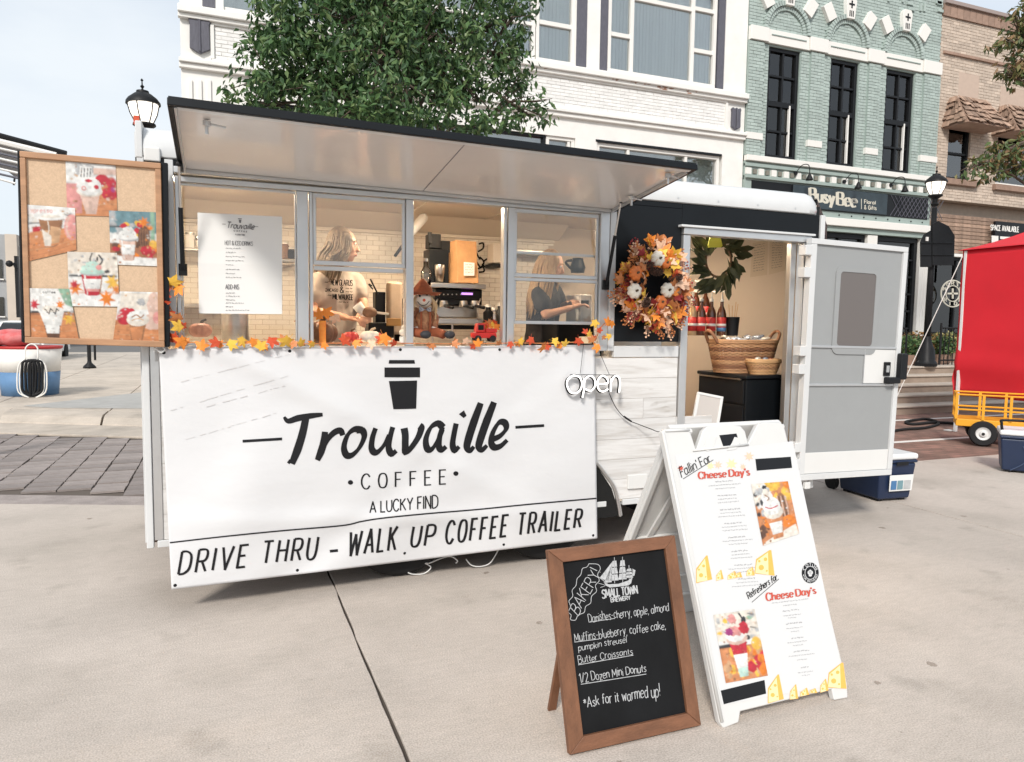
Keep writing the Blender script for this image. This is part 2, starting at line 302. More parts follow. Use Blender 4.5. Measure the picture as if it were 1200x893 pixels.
# concrete: speckle and stains on top of the base noise
def speckle(m, amt=.25, stain=True):
    t = m.node_tree; l = t.links.new; b = t.nodes['Principled BSDF']; src = b.inputs['Base Color'].links[0].from_socket
    tcn = t.nodes.new('ShaderNodeTexCoord')
    def mul(prev, scale, lo, hi, a, det=3, st=(1,1,1)):
        mp_ = t.nodes.new('ShaderNodeMapping'); mp_.inputs['Scale'].default_value = st; l(tcn.outputs['Object'], mp_.inputs[0])
        n = t.nodes.new('ShaderNodeTexNoise'); n.inputs['Scale'].default_value = scale; n.inputs['Detail'].default_value = det; l(mp_.outputs[0], n.inputs['Vector'])
        r = t.nodes.new('ShaderNodeValToRGB'); r.color_ramp.elements[0].position = lo; r.color_ramp.elements[1].position = hi; r.color_ramp.elements[0].color = (1-a,1-a,1-a*1.05,1); l(n.outputs[0], r.inputs[0])
        x = t.nodes.new('ShaderNodeMixRGB'); x.blend_type = 'MULTIPLY'; x.inputs[0].default_value = 1; l(prev, x.inputs[1]); l(r.outputs[0], x.inputs[2]); return x.outputs[0]
    p = mul(src, 150, .38, .62, amt, 2)
    if stain: p = mul(p, 1.3, .30, .50, .15, 7); p = mul(p, 3.1, .28, .40, .17, 8); p = mul(p, 11, .20, .26, .22, 5); p = mul(p, 26, .22, .27, .4, 3); p = mul(p, .45, .38, .62, .09, 4, (1,2.2,1)); p = mul(p, 6, .20, .235, .5, 2, (1,.3,1)); p = mul(p, 34, .3, .7, .10, 4, (.35,1,1))
    if stain and m.name.startswith('concrete'):
        for sc_, rad, dk in ((2.2,.03,.55),(5.5,.025,.62)):
            v = t.nodes.new('ShaderNodeTexVoronoi'); v.inputs['Scale'].default_value = sc_; n = t.nodes.new('ShaderNodeTexNoise'); n.inputs['Scale'].default_value = 40; l(tcn.outputs['Object'], n.inputs[0]); ad = t.nodes.new('ShaderNodeMixRGB'); ad.inputs[0].default_value = .035; l(tcn.outputs['Object'], ad.inputs[1]); l(n.outputs['Color'], ad.inputs[2]); l(ad.outputs[0], v.inputs['Vector'])
            sp = t.nodes.new('ShaderNodeSeparateColor'); l(v.outputs['Color'], sp.inputs[0]); th = t.nodes.new('ShaderNodeMapRange'); th.inputs['From Min'].default_value = .72; th.inputs['From Max'].default_value = 1; th.inputs['To Max'].default_value = rad*sc_; l(sp.outputs[0], th.inputs[0])
            lt = t.nodes.new('ShaderNodeMath'); lt.operation = 'LESS_THAN'; l(v.outputs['Distance'], lt.inputs[0]); l(th.outputs[0], lt.inputs[1])
            x = t.nodes.new('ShaderNodeMixRGB'); x.blend_type = 'MULTIPLY'; x.inputs[2].default_value = (dk,dk*.95,dk*.9,1); l(lt.outputs[0], x.inputs[0]); l(p, x.inputs[1]); p = x.outputs[0]
    l(p, b.inputs['Base Color'])
speckle(M['concrete']); speckle(M['paver'], .2, False); speckle(M['kerb'], .15)

# ---------------- ground ----------------
tag(MB().add([(-400,-200,-.02),(400,-200,-.02),(400,900,-.02),(-400,900,-.02)], [(0,1,2,3)]).build('ground', M['joint']), kind='structure')
plaza = setting('plaza')
def slabq(pts, z0=-.018, z1=0.0, m='concrete', name='concrete_slab', par=plaza, bev=.006):
    if name == 'concrete_slab':
        q = []; rj = random.Random(int(abs(pts[0][0]*31+pts[0][1]*7)))
        for i in range(len(pts)):
            a, b = Vector(pts[i]), Vector(pts[(i+1)%len(pts)]); n_ = max(1, int((b-a).length/.11)); d = (b-a).normalized(); w_ = 0
            for k in range(n_): w_ = w_*.7+rj.uniform(-.0026,.0026)-(.008 if rj.random() < .02 else 0); q.append(tuple(a.lerp(b, k/n_)+Vector((-d.y,d.x))*(w_ if k else 0)))
        pts = q
    MB().slab([(x, y, z0) for x, y in pts], (0,0,1), z1-z0).build(name, M[m], par, bevel=bev)
g = .007
xs = [-14.4,-9.42,-4.4,.58,5.5,10.5,15.5]; ys = [-6,-1.6,1.35]
for i in range(len(xs)-1):
    for j in range(len(ys)-1): slabq([(xs[i]+g,ys[j]+g),(xs[i+1]-g,ys[j]+g),(xs[i+1]-g,ys[j+1]-g),(xs[i]+g,ys[j+1]-g)])
def edgeY(x): return 6.56-.39*(x+.6)         # slanted border where the left pavers begin
slabq([(-14.4+g,1.35+g),(-9.42-g,1.35+g),(-9.42-g,edgeY(-9.42)),(-14.4+g,edgeY(-14.4))])
slabq([(-9.42+g,1.35+g),(-4.4-g,1.35+g),(-4.4-g,edgeY(-4.4)),(-9.42+g,edgeY(-9.42))])
slabq([(-4.4+g,1.35+g),(.58-g,1.35+g),(.58-g,edgeY(.58)),(-4.4+g,edgeY(-4.4))])
slabq([(.58+g,1.35+g),(5.5-g,1.35+g),(5.5-g,6.0),(.58+g,edgeY(.58))])
for a, b in ((5.5,10.5),(10.5,15.5)): slabq([(a+g,1.35+g),(b-g,1.35+g),(b-g,6.0),(a+g,6.0)])
# left paver band: each stone its own
band = setting('paver_band')
pv = MB().box((0,0,-.018),(.264,.178,.0)).mesh('paver', M['paver']); 
def kerbY(x): return 10.34-.51*(x+.92)        # near edge of the kerb's gutter
rn = random.Random(3); npv = 0; rest = MB()
slabq([(-14, edgeY(-14)+.01),(1.6, edgeY(1.6)+.01),(1.6, edgeY(1.6)+.34),(-14, edgeY(-14)+.34)], m='paver', name='border_strip', par=band, z1=-.002)
for j in range(40):
    for i in range(-50, 8):
        x = i*.28+.02; y = 5.2+j*.2*1.0
        while False: pass
        if y < edgeY(x+.1)+.38 or y+.19 > kerbY(x+.14): continue
        if x > -4.0 and npv < 296 and x < 0:
            o = bpy.data.objects.new('paver', pv); link(o, band, False); o.location = (x+rn.uniform(-.003,.003), y, rn.uniform(-.005,.002)); o.rotation_euler = (rn.uniform(-.02,.02), rn.uniform(-.012,.012), rn.uniform(-.012,.012)); npv += 1
        else: rest.box((x,y,-.018),(x+.264,y+.178,rn.uniform(-.004,.001)))
tag(rest.build('distant_paver', M['paver'], band), kind='stuff')
# kerb, pavement and darker triangular patch on the left
pav = setting('pavement')
def kq(a, b, o0, o1, z0, z1, m, name, bev=.02):
    MB().slab([(a,kerbY(a)+o0,z0),(b,kerbY(b)+o0,z0),(b,kerbY(b)+o1,z0),(a,kerbY(a)+o1,z0)], (0,0,1), z1-z0).build(name, M[m], pav, bevel=bev)
for a, b in ((-3.9,.9),(.92,6.0)): kq(a+.01, b-.01, .01, .95, -.02, .012, 'kerb', 'gutter', .008)
for a, b in ((-3.0,-1.62),(-1.6,2.2),(2.22,6.0)):
    MB().add([(x, kerbY(x)+o, z) for x in (a+.006, b-.006) for o, z in ((.92,-.02),(.95,.03),(1.12,.105),(1.25,.125),(1.75,.125),(1.75,-.02))], [(0,6,7,1),(1,7,8,2),(2,8,9,3),(3,9,10,4),(4,10,11,5),(0,1,2,3,4,5),(11,10,9,8,7,6)]).build('kerb_stone', M['kerb'], pav, smooth=False)
MB().add([(-7.2,kerbY(-7.2)+.9,0),(-3.02,kerbY(-3.02)+.95,.03),(-3.02,kerbY(-3.02)+1.75,.125),(-7.2,kerbY(-7.2)+1.75,.02),(-3.02,kerbY(-3.02)+.9,-.02),(-7.2,kerbY(-7.2)+.85,-.02)], [(0,1,2,3),(4,1,0,5)]).build('kerb_ramp', M['kerb'], pav)
for x0 in (-7.0,-5.2,-3.4,-1.6,.2,2.0,3.8):
    for k, (o0, o1) in enumerate(((1.77,3.6),(3.62,5.4),(5.42,8.0),(8.02,12),(12.02,20))):
        if x0 > -.8 and o0 > 5: continue
        kq(x0+.008, x0+1.792, o0, o1, -.02, .128+.001*(k%2), 'kerb', 'pavement_slab', .006)
MB().slab([tuple(at(x, y, z=.131)) for x, y in ((28,476),(176,459),(176,479),(60,478))], (0,0,1), .008).build('grey_slab', M['grey_patch'], pav)
tag(MB().slab([(-300,24,-.015),(-1.2,24,-.015),(-1.2,600,-.015),(-300,600,-.015)], (0,0,1), .01).build('road', M['asphalt']), kind='structure')
MB().slab([(-14,19,-.02),(-1.3,19,-.02),(-2.2,34,-.02),(-10,34,-.02)], (0,0,1), .14).build('far_walk', M['kerb'], pav)
# right: brick street with white lines, steps and terrace
street = setting('brick_street')
def brickmat():
    m = mat('street_brick', (.27,.16,.12), .9, bump=0); t = m.node_tree; l = t.links.new; b = t.nodes['Principled BSDF']
    tcn = t.nodes.new('ShaderNodeTexCoord'); br = t.nodes.new('ShaderNodeTexBrick'); br.inputs['Scale'].default_value = 1; br.inputs['Brick Width'].default_value = .22; br.inputs['Row Height'].default_value = .11; br.inputs['Mortar Size'].default_value = .006
    br.inputs['Color1'].default_value = (.33,.185,.145,1); br.inputs['Color2'].default_value = (.22,.135,.105,1); br.inputs['Mortar'].default_value = (.12,.09,.075,1); br.inputs['Bias'].default_value = -.1
    l(tcn.outputs['Object'], br.inputs[0]); n = t.nodes.new('ShaderNodeTexNoise'); n.inputs['Scale'].default_value = 2.5; n.inputs['Detail'].default_value = 5; l(tcn.outputs['Object'], n.inputs[0])
    r = t.nodes.new('ShaderNodeValToRGB'); r.color_ramp.elements[0].color = (.6,.6,.6,1); r.color_ramp.elements[1].color = (1.0,1.0,1.0,1); r.color_ramp.elements[0].position = .35; r.color_ramp.elements[1].position = .65; l(n.outputs[0], r.inputs[0])
    x = t.nodes.new('ShaderNodeMixRGB'); x.blend_type = 'MULTIPLY'; x.inputs[0].default_value = 1; l(br.outputs[0], x.inputs[1]); l(r.outputs[0], x.inputs[2]); l(x.outputs[0], b.inputs['Base Color'])
    bp = t.nodes.new('ShaderNodeBump'); bp.inputs['Strength'].default_value = .4; bp.inputs['Distance'].default_value = .01; bp.invert = True; l(br.outputs['Fac'], bp.inputs['Height']); l(bp.outputs[0], b.inputs['Normal']); return m
MB().slab([(3.2,6.02,-.018),(60,6.02,-.018),(60,9.9,-.018),(3.2,9.9,-.018)], (0,0,1), .014).build('brick_surface', brickmat(), street)
for y in (7.05, 8.75): MB().slab([(5,y,-.002),(60,y,-.002),(60,y+.09,-.002),(5,y+.09,-.002)], (0,0,1), .004).build('painted_line', M['trimwhite'], street)
steps = setting('steps'); z = 0; nst = 5
for k in range(nst):
    y0 = 9.35+k*.36; z1 = .15*(k+1); X0 = 6.5
    MB().box((X0,y0+.03,z1-.15-.01),(17.0,y0+.5,z1-.035)).build('step_riser', M['riser'], steps, bevel=.005)
    MB().box((X0-.01,y0,z1-.035),(17.02,y0+.46 if k<4 else y0+.6,z1)).build('step_tread', M['step'], steps, bevel=.012)
tag(MB().box((6.0,9.35+4*.36+.6,-.02),(70,14.45,.748)).build('terrace', M['step'], bevel=.01), kind='structure')
tag(MB().box((-1.0,11.6,-.02),(6.0,14.45,.14)).build('sidewalk', M['kerb']), kind='structure')

# ---------------- buildings ----------------
FY = 14.5
def F(px, py, y=FY): p = at(px, py, y=y); return p.x, p.z
def fbox(mb, x0, x1, z0, z1, d0, d1, mi=0): return mb.box((min(x0,x1), FY-d1, min(z0,z1)), (max(x0,x1), FY-d0, max(z0,z1)), mi)
def bricks(name, par, m, x0, x1, z0, z1, holes=(), bw=.21, bh=.07, d=.012, gap=.010, y=FY, hole=None, seed=1):
    mb = MB(); rn = random.Random(seed); z = z0; k = 0
    while z < z1-.02:
        x = x0 - (bw/2 if k % 2 else 0)
        while x < x1:
            a, b = max(x, x0), min(x+bw-gap, x1); zt = min(z+bh-gap, z1)
            for h in holes:
                if h[2] < (z+zt)/2 < h[3]:
                    if h[0] <= a < h[1] < b: a = h[1]
                    elif a < h[0] < b <= h[1]: b = h[0]
            if b-a > .03 and not any(h[0] < (a+b)/2 < h[1] and h[2] < (z+zt)/2 < h[3] for h in holes) and not (hole and hole((a+b)/2, (z+zt)/2)):
                e = d+rn.uniform(-.003,.004); mb.add([(a,y-e,z),(b,y-e,z),(b,y-e,zt),(a,y-e,zt),(a,y,z),(b,y,z),(b,y,zt),(a,y,zt)], [(0,1,2,3),(4,5,1,0),(3,2,6,7),(4,0,3,7),(1,5,6,2)])
            x += bw
        z += bh; k += 1
    return tag(mb.build(name, m, par), kind='stuff')
# white building
wb = thing('white_building', 'tall white painted brick building with blinds in its big windows and grey shield ornaments', 'building', (5.5,FY,0))
XL, XR = -.59, 11.66
w2z0, w2z1 = F(850,106)[1]+.02, 10.2
c1t, c1b = F(872,113)[1], F(872,121)[1]         # upper cornice
c2t, c2b = F(871,158)[1], F(871,164)[1]
z3 = F(848,185)[1]
wins2 = [(F(340,20)[0], F(628,20)[0]),(F(629,60)[0], F(674,60)[0]),(F(703,50)[0], F(850,50)[0])]
storez1 = F(847,178)[1]
body = MB()
body.box((XL,FY+.35,0),(XR,FY+9,11.5)); body.build('rear_block', M['wpaint'], wb)
# front skin around openings
fr = MB(); D = 0
def strip(x0,x1,z0,z1,d=0): fbox(fr, x0, x1, z0, z1, -.35, d)
strip(XL, XR, c1t, w2z0-.03); strip(XL, XR, c2t, c1b-.0); strip(XL, XR, z3+.05, c2b)
xs2 = [XL, F(300,20)[0], F(676,60)[0], F(703,60)[0], F(851,60)[0], XR]
xl = XL
for a, b in ((F(262,10)[0], F(674,60)[0]), (F(703,50)[0], F(850,50)[0])):
    strip(xl, a, w2z0-.03, 10.5); xl = b
strip(xl, XR, w2z0-.03, 10.5); strip(XL, XR, 10.5, 11.4)
strip(XL, F(300,130)[0], .0, z3+.05); strip(F(846,200)[0], XR, .0, z3+.05)
fr.build('front_wall', M['wpaint'], wb)
for (zt, zb, d) in ((c1t+.02, c1t-.10, .16), (c1t-.10, c1b-.02, .10), (c2t+.02, c2t-.05, .13), (c2t-.05, c2b-.02, .08), (w2z0-.03, w2z0-.1, .08)):
    fbox(MB(), XL-.03, XR, zb+.002, zt, -.02, d).build('cornice', M['wpaint'], wb, bevel=.012)
px0 = F(252,30)[0]; px1 = F(849,130)[0]
bricks('brick_panel', wb, M['wbrick'], px0, px1, c2t+.1, c1b-.06)
for a, b, c, d in ((px0-.06,px1+.06,c1b-.06,c1b-.02),(px0-.06,px1+.06,c2t+.04,c2t+.09)): fbox(MB(), a, b, c, d, -.01, .04).build('panel_moulding', M['wpaint'], wb)
for a in (px0-.08, px1+.01): fbox(MB(), a, a+.06, c2t+.092, c1b-.062, -.01, .045).build('panel_moulding', M['wpaint'], wb)
# shield ornaments
def shield(cx, cz, sx, sz):
    q = [(-.5,.42),(-.38,.5),(-.2,.44),(0,.5),(.2,.44),(.38,.5),(.5,.42),(.44,.3),(.46,-.36),(0,-.5),(-.46,-.36),(-.44,.3)]
    mb = MB().slab([(cx+x*sx, FY-.001, cz+z*sz) for x, z in q], (0,-1,0), .07)
    mb.tube([(cx, FY-.075, cz+.45*sz),(cx, FY-.085, cz-.45*sz)], .02, 6)
    mb.build('shield_ornament', M['shutter'], wb, bevel=.01)
a = F(234,43); shield(a[0], a[1], .36, .62); a = F(861,140); shield(a[0], a[1], .27, .52)
fl = MB()
for k, px in enumerate((223,234,245)): fbox(MB(), F(px-2.5,100)[0], F(px+2.5,100)[0], z3-.6, F(px,94)[1], -.01, .03).build('fluted_strip', M['wpaint'], wb, bevel=.006)
# windows with frames, panes and vertical blinds
def window(par, x0, x1, z0, z1, cols, rows, fm, gm, fw=.07, bar=.05, depth=.16, blinds=False, back='dkroom', skip=()):
    f = MB(); fbox(f, x0, x1, z0, z0+fw, -depth, -.04); fbox(f, x0, x1, z1-fw, z1, -depth, -.04); fbox(f, x0, x0+fw, z0+fw, z1-fw, -depth, -.04); fbox(f, x1-fw, x1, z0+fw, z1-fw, -depth, -.04)
    for c in cols: fbox(f, c-bar/2, c+bar/2, z0+fw, z1-fw, -depth+.01, -.055)
    for r, a, b in rows: fbox(f, a, b, r-bar/2, r+bar/2, -depth+.015, -.06)
    o = f.build('window', fm, par, bevel=.006)
    p = MB(); fbox(p, x0+fw, x1-fw, z0+fw, z1-fw, -.12, -.115); p.build('pane', gm, o)
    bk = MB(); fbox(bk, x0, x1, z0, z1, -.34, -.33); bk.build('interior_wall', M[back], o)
    if blinds:
        me = MB().box((-.045,-.003,0),(.045,.003,z1-z0-.2)).mesh('blind_slat', M['blind']); x = x0+fw+.05; rn = random.Random(5)
        while x < x1-fw:
            s = bpy.data.objects.new('blind_slat', me); link(s, o, False); s.location = (x, FY+.15, z0+.1); s.rotation_euler = (0,0,R(rn.uniform(6,13))); x += .085
    return o
ww = M['trimwhite']
xa, xb = F(703,50)[0], F(850,50)[0]; c1, c2 = F(742,50)[0], F(813.5,50)[0]
rz = lambda px, py: F(px, py)[1]
window(wb, xa+.22, xb-.22, w2z0, 10.2, [c1, c2], [(rz(724,39),xa+.25,c1),(rz(830,11),c2,xb-.25),(rz(830,60),c2,xb-.25),(rz(775,2),c1,c2)], ww, M['wglass'], .08, .09, blinds=True)
for a, b in ((xa, xa+.2),(xb-.19, xb-.0)): fbox(MB(), a, b, w2z0, 10.2, -.12, -.02).build('pilaster', M['shutter'], wb)
xc, xd = F(629,60)[0], F(674,60)[0]
fbox(MB(), F(675,60)[0], F(687,60)[0], w2z0, 10.2, -.12, .015).build('pilaster', M['shutter'], wb)
window(wb, xc, xd, w2z0, 10.2, [], [(rz(651,27),xc,xd)], ww, M['wglass'], .07, .09, blinds=True)
window(wb, F(306,10)[0], xc-.02, w2z0, 10.2, [F(460,30)[0]], [(rz(610,24),F(460,30)[0],xc)], ww, M['wglass'], .07, .07, blinds=True)
fbox(MB(), F(237,0)[0], F(252,0)[0], w2z0, 10.2, -.12, .015).build('pilaster', M['shutter'], wb)
window(wb, F(256,5)[0], F(304,5)[0], w2z0, 10.2, [], [], ww, M['wglass'], .07, .07, blinds=True)
# storefront windows under the lower cornice
sx = [F(x,165)[0] for x in (300, 640, 700, 846)]
window(wb, sx[0], sx[1], 1.0, z3+.05, [F(400,150)[0], F(500,150)[0]], [], M['black'], M['wglass'], .05, .05, back='blind')
window(wb, sx[1]+.02, F(674,165)[0], 1.0, z3+.05, [F(668,165)[0]], [], ww, M['wglass'], .07, .06, back='blind')
fbox(MB(), F(674,165)[0]+.005, sx[2]-.005, 1.0, z3+.05, -.2, .0).build('storefront_pier', M['wpaint'], wb)
window(wb, sx[2], sx[3]-.02, 1.0, z3+.03, [F(738,170)[0], F(806,175)[0]], [], ww, M['wglass'], .08, .07, back='blind')
fbox(MB(), sx[2]-.04, sx[3], z3+.032, z3+.075, -.02, .02).build('storefront_head', M['black'], wb)
pp = Pr(wallp(FY-.103), .003); rn = random.Random(9)
for cx, cy, n_ in ((646,80,3),(722,93,3),(748,96,6),(762,99,4),(778,102,8),(784,104,5),(812,108,3),(300,18,3)):
    for k in range(n_): pp.disc((cx+rn.uniform(-6,6), cy+rn.uniform(-1.2,1.2)), rn.uniform(1,3.2), rn.uniform(.5,1.2), 0, 0, 8, .5, k)
tag(pp.build('peeled_patch', M['rust'], wb), kind='stuff')

# green building
gb = thing('green_building', 'sage green painted brick building with white banding and three tall arched black windows', 'building', (14.7,FY,0))
GL_, GR_ = 11.68, F(1099,100)[0]
belt1, belt0 = F(880,31)[1], F(880,48)[1]
sillt, sillb = F(885,183.5)[1], F(885,190)[1]
wz = [(F(901,60)[0], F(936.5,100)[0]), (F(972.5,100)[0], F(1005.5,100)[0]), (F(1037,120)[0], F(1069,140)[0])]
wz0 = sillt+.02; wzt = F(918,57)[1]
sgt = F(1083,231)[1]                                   # top of sign fascia
cx_ = [(a+b)/2 for a, b in wz]
g0 = MB(); g0.box((GL_,FY+.35,0),(GR_,FY+9,11.0)); g0.build('rear_block', M['green'], gb)
gs = MB(); e = GL_
for a, b in wz: fbox(gs, e, a, sillt, wzt, -.35, 0); e = b
fbox(gs, e, GR_, sillt, wzt, -.35, 0); fbox(gs, GL_, GR_, wzt, 10.9, -.35, 0)
gs.build('front_wall', M['gdark'], gb)
SPC = cx_[1]-cx_[0]; Rout = .372*SPC; zc = belt1-.02
inarch = lambda x, z: any(hypot(x-c, z-zc) < Rout-.03 for c in cx_) and z > belt1
bricks('brick_face', gb, M['gbrick'], GL_, GR_, sillt+.02, 10.7, [(a-.02,b+.02,sillt,wzt+.02) for a, b in wz]+[(GL_,GR_,belt0,belt1)], hole=inarch, seed=2, bh=.075, d=.022)
rn = random.Random(4)
for k in range(70):          # raised basket-work bricks up high
    x = rn.uniform(GL_+.5, GR_-.2); z = rn.uniform(belt1+1.15, 10.6)
    MB().box((x,FY-.06,z),(x+.2,FY-.0,z+.07) if k%2 else (x+.07,FY,z+.2)).build('raised_brick', M['gbrick'], gb)
# pilasters between the windows
for a, b in ((GL_, wz[0][0]-.18), (wz[0][1]+.28, wz[1][0]-.28), (wz[1][1]+.28, wz[2][0]-.28), (wz[2][1]+.28, GR_)):
    bricks('pilaster', gb, M['gbrick'], a, b, sillt+.02, belt0, y=FY-.06, seed=3, bh=.075, d=.022)
    fbox(MB(), a-.005, b+.005, sillt+.005, belt0, -.0, .058).build('pilaster_core', M['gdark'], gb)
    zz = F(880,156)[1]; fbox(MB(), a-.02, b+.02, zz-.16, zz+.0, 0, .105).build('white_band', M['trimwhite'], gb, bevel=.008)
for a, b, d in ((GL_, wz[0][0]-.1, .12), (wz[0][0]-.095, wz[0][1]+.2, .07), (wz[0][1]+.205, wz[1][0]-.2, .12), (wz[1][0]-.195, wz[1][1]+.2, .07), (wz[1][1]+.205, wz[2][0]-.2, .12), (wz[2][0]-.195, wz[2][1]+.2, .07), (wz[2][1]+.205, GR_, .12)):
    fbox(MB(), a, b, belt0+.01, belt1, 0, d).build('belt_course', M['trimwhite'], gb, bevel=.01)
    if d < .1: fbox(MB(), a+.1, b-.1, belt0+.2, belt0+.22, 0, d+.02).build('lintel_moulding', M['gdark'], gb)
for c in cx_:
    for (ra, rb, d0, d1, nm) in ((.262*SPC,.312*SPC,0,.05,'arch_ring'),(.316*SPC,.37*SPC,0,.10,'arch_hood')):
        mb = MB(); n = 26
        for i in range(n):
            t0, t1 = pi*i/n+.012, pi*(i+1)/n-.012
            q = [(c+ra*cos(t0), FY, zc+.03+ra*sin(t0)), (c+rb*cos(t0), FY, zc+.03+rb*sin(t0)), (c+rb*cos(t1), FY, zc+.03+rb*sin(t1)), (c+ra*cos(t1), FY, zc+.03+ra*sin(t1))]
            mb.slab(q, (0,-1,0), d1)
        mb.build(nm, M['gbrick'], gb)
    bricks('tympanum', gb, M['gbrick'], c-.26*SPC, c+.26*SPC, zc+.04, zc+.27*SPC, seed=8, hole=lambda x, z, c=c: hypot(x-c, z-zc-.03) > .258*SPC)
    for sx_ in (-1, 1):          # white diamonds
        ox, oz = c+sx_*.345*SPC, zc+.36*SPC; T_ = rotT((ox,FY,oz), 'Y', R(sx_*32))
        MB().box((ox-.14,FY-.12,oz-.2),(ox+.14,FY,oz+.2), T=T_).build('white_block', M['trimwhite'], gb, bevel=.006)
    zt = zc+.50*SPC
    k_ = MB().slab([(c-.12,FY,zt-.33),(c+.12,FY,zt-.33),(c+.17,FY,zt+.1),(c+.11,FY,zt+.2),(c-.11,FY,zt+.2),(c-.17,FY,zt+.1)], (0,-1,0), .13)
    ks = k_.build('keystone', M['trimwhite'], gb, bevel=.006)
    cr = MB(); cr.box((c-.09,FY-.137,zt-.01),(c+.09,FY-.131,zt+.03)); cr.box((c-.02,FY-.140,zt-.08),(c+.02,FY-.132,zt+.1))
    for i in (-1,0,1): cr.box((c+i*.055-.013,FY-.137,zt-.28),(c+i*.055+.013,FY-.131,zt-.14))
    cr.build('cross_mark', M['black'], ks)
for i, (a, b) in enumerate(wz):
    mid = (a+b)/2; zm = (wz0+wzt)/2
    f = MB(); fbox(f, a, b, wz0, wzt, -.06, -.05)
    o = window(gb, a, b, wz0, wzt, [a+(b-a)*.52], [(wz0+(wzt-wz0)*t, a, b) for t in (.25,.5,.75)], M['black'], M['dglass'], .085, .05, .2)
    fbox(MB(), a+.085, b-.085, zm-.06, zm+.06, -.17, -.05).build('meeting_rail', M['black'], o)
    fbox(MB(), b-.24, b-.2, wz0+.09, zm, -.1, -.04).build('sash_edge', M['wpaint'], o)
fbox(MB(), GL_, GR_, sillb, sillt, -.0, .14).build('sill', M['trimwhite'], gb, bevel=.01)
dz1, dz0 = sillb-.03, F(880,205)[1]-.02
fbox(MB(), GL_, GR_, dz0-.1, sillb, -.1, .05).build('frieze', M['gdark'], gb)
fbox(MB(), GL_, GR_, dz1-.1, dz1-.02, .0, .10).build('frieze_moulding', M['gdark'], gb, bevel=.01)
x = GL_+.05; k = 0; dm = (dz1-.12+dz0+.0)/2
dent = MB().box((-.075,0,-.075),(.075,.05,.075)).mesh('dentil', [M['trimwhite']]); dent2 = MB().box((-.05,0,-.055),(.05,.04,.055)).mesh('dentil', [mat('dentil_grey', (.20,.19,.16), .7)])
while x < GR_-.05:
    o = bpy.data.objects.new('dentil', dent if k % 2 == 0 else dent2); link(o, gb, False); o.matrix_parent_inverse = Matrix.Translation(-Vector(gb.location)); o.location = (x+.04, FY-.10, dm); x += .19; k += 1
fbox(MB(), GL_, GR_, dm-.17, dm-.09, 0, .14).build('frieze_moulding', M['gdark'], gb, bevel=.01)
# sign fascia
s1, s0 = F(1083,233)[1], F(1083,258)[1]; fx0 = F(905,230)[0]; fx1 = F(1084,245)[0]
fbox(MB(), GL_, GR_-.1, s0-.16, dm-.171, -.1, .07).build('sign_fascia', M['gdark'], gb)
fbox(MB(), GL_+.2, fx1, s0, s1, -.1, .085).build('lattice_panel', M['black'], gb)
lt = MB(); 
for k in range(0, 12):
    for sg in (-1,1):
        xx = F(1040,245)[0]+k*.14; lt.tube([(xx, FY-.092, s0+.02 if sg>0 else s1-.02), (xx+(s1-s0)*.7, FY-.092-.004*(sg>0), s1-.02 if sg>0 else s0+.02)], .008, 4)
tag(lt.build('lattice', M['shutter'], gb), kind='stuff')
for k in range(9):
    xx = F(980,265)[0]+k*.42; MB().ball((xx, FY-.075, s0-.08), .022, 6).build('rivet', M['black'], gb)
fbox(MB(), GL_, GR_-.06, s0-.36, s0-.165, -.1, .16).build('lower_cornice', M['trimwhite'], gb, bevel=.015)
fbox(MB(), GL_, GR_-.1, s0-.5, s0-.365, -.1, .08).build('cornice_moulding', M['gdark'], gb, bevel=.01)
sb = thing('shop_sign', 'dark shop sign board with cream lettering above the green storefront', 'sign', (F(1000,235)[0],FY-.1,s0), None)
bx0, bx1 = F(925,235)[0], F(1035,245)[0]
fbox(MB(), bx0, bx1, s0+.015, s1-.015, .087, .13).build('board', mat('sign_navy', (.03,.045,.055), .4, var=.3, scale=3), sb, bevel=.02)
cream = mat('cream_print', (.62,.59,.50), .5)
tp = Pr(wallp(FY-.131), .002)
tp.text('Busy Bee', [(949,220),(1003.5,228.5),(1003.5,243),(949,235)], 1.8, nib=(.9,3.8,0), space=1.4, word=2)
tp.text('Floral', [(1013,234),(1026,235.5),(1026,239.5),(1013,238.5)], .8); tp.text('& Gifts', [(1013,240.5),(1027,242),(1027,246),(1013,245)], .8)
tp.stroke([(1009.5,233),(1009.5,245)], .7)
tp.build('lettering', cream, sb)
for k, (px, py) in enumerate(((932,203),(989,213),(1043.5,217))):
    t = thing('sign_lamp', ['black gooseneck lamp over the start of the shop sign','black gooseneck lamp over the cream lettering of the shop sign','black gooseneck lamp over the lattice beside the shop sign'][k], 'lamp', tuple(at(px,py,y=FY-.1)), 'gooseneck lamps over the shop sign')
    b = at(px,py,y=FY-.1); b.z -= 0
    MB().lathe((b.x,b.y-.01,b.z), [(.05,-.02),(.05,.02)], 10, axis='y').build('mount', M['blackm'], t)
    P = crom([(b.x,b.y-.02,b.z),(b.x+.07,b.y-.14,b.z+.17),(b.x+.15,b.y-.28,b.z+.15),(b.x+.15,b.y-.32,b.z-.08)], 6)
    MB().tube(P, .011, 6).build('arm', M['blackm'], t, smooth=True)
    MB().lathe(P[-1], [(.02,.03),(.035,0),(.085,-.11),(.09,-.13)], 14).build('shade', M['blackm'], t, smooth=True)
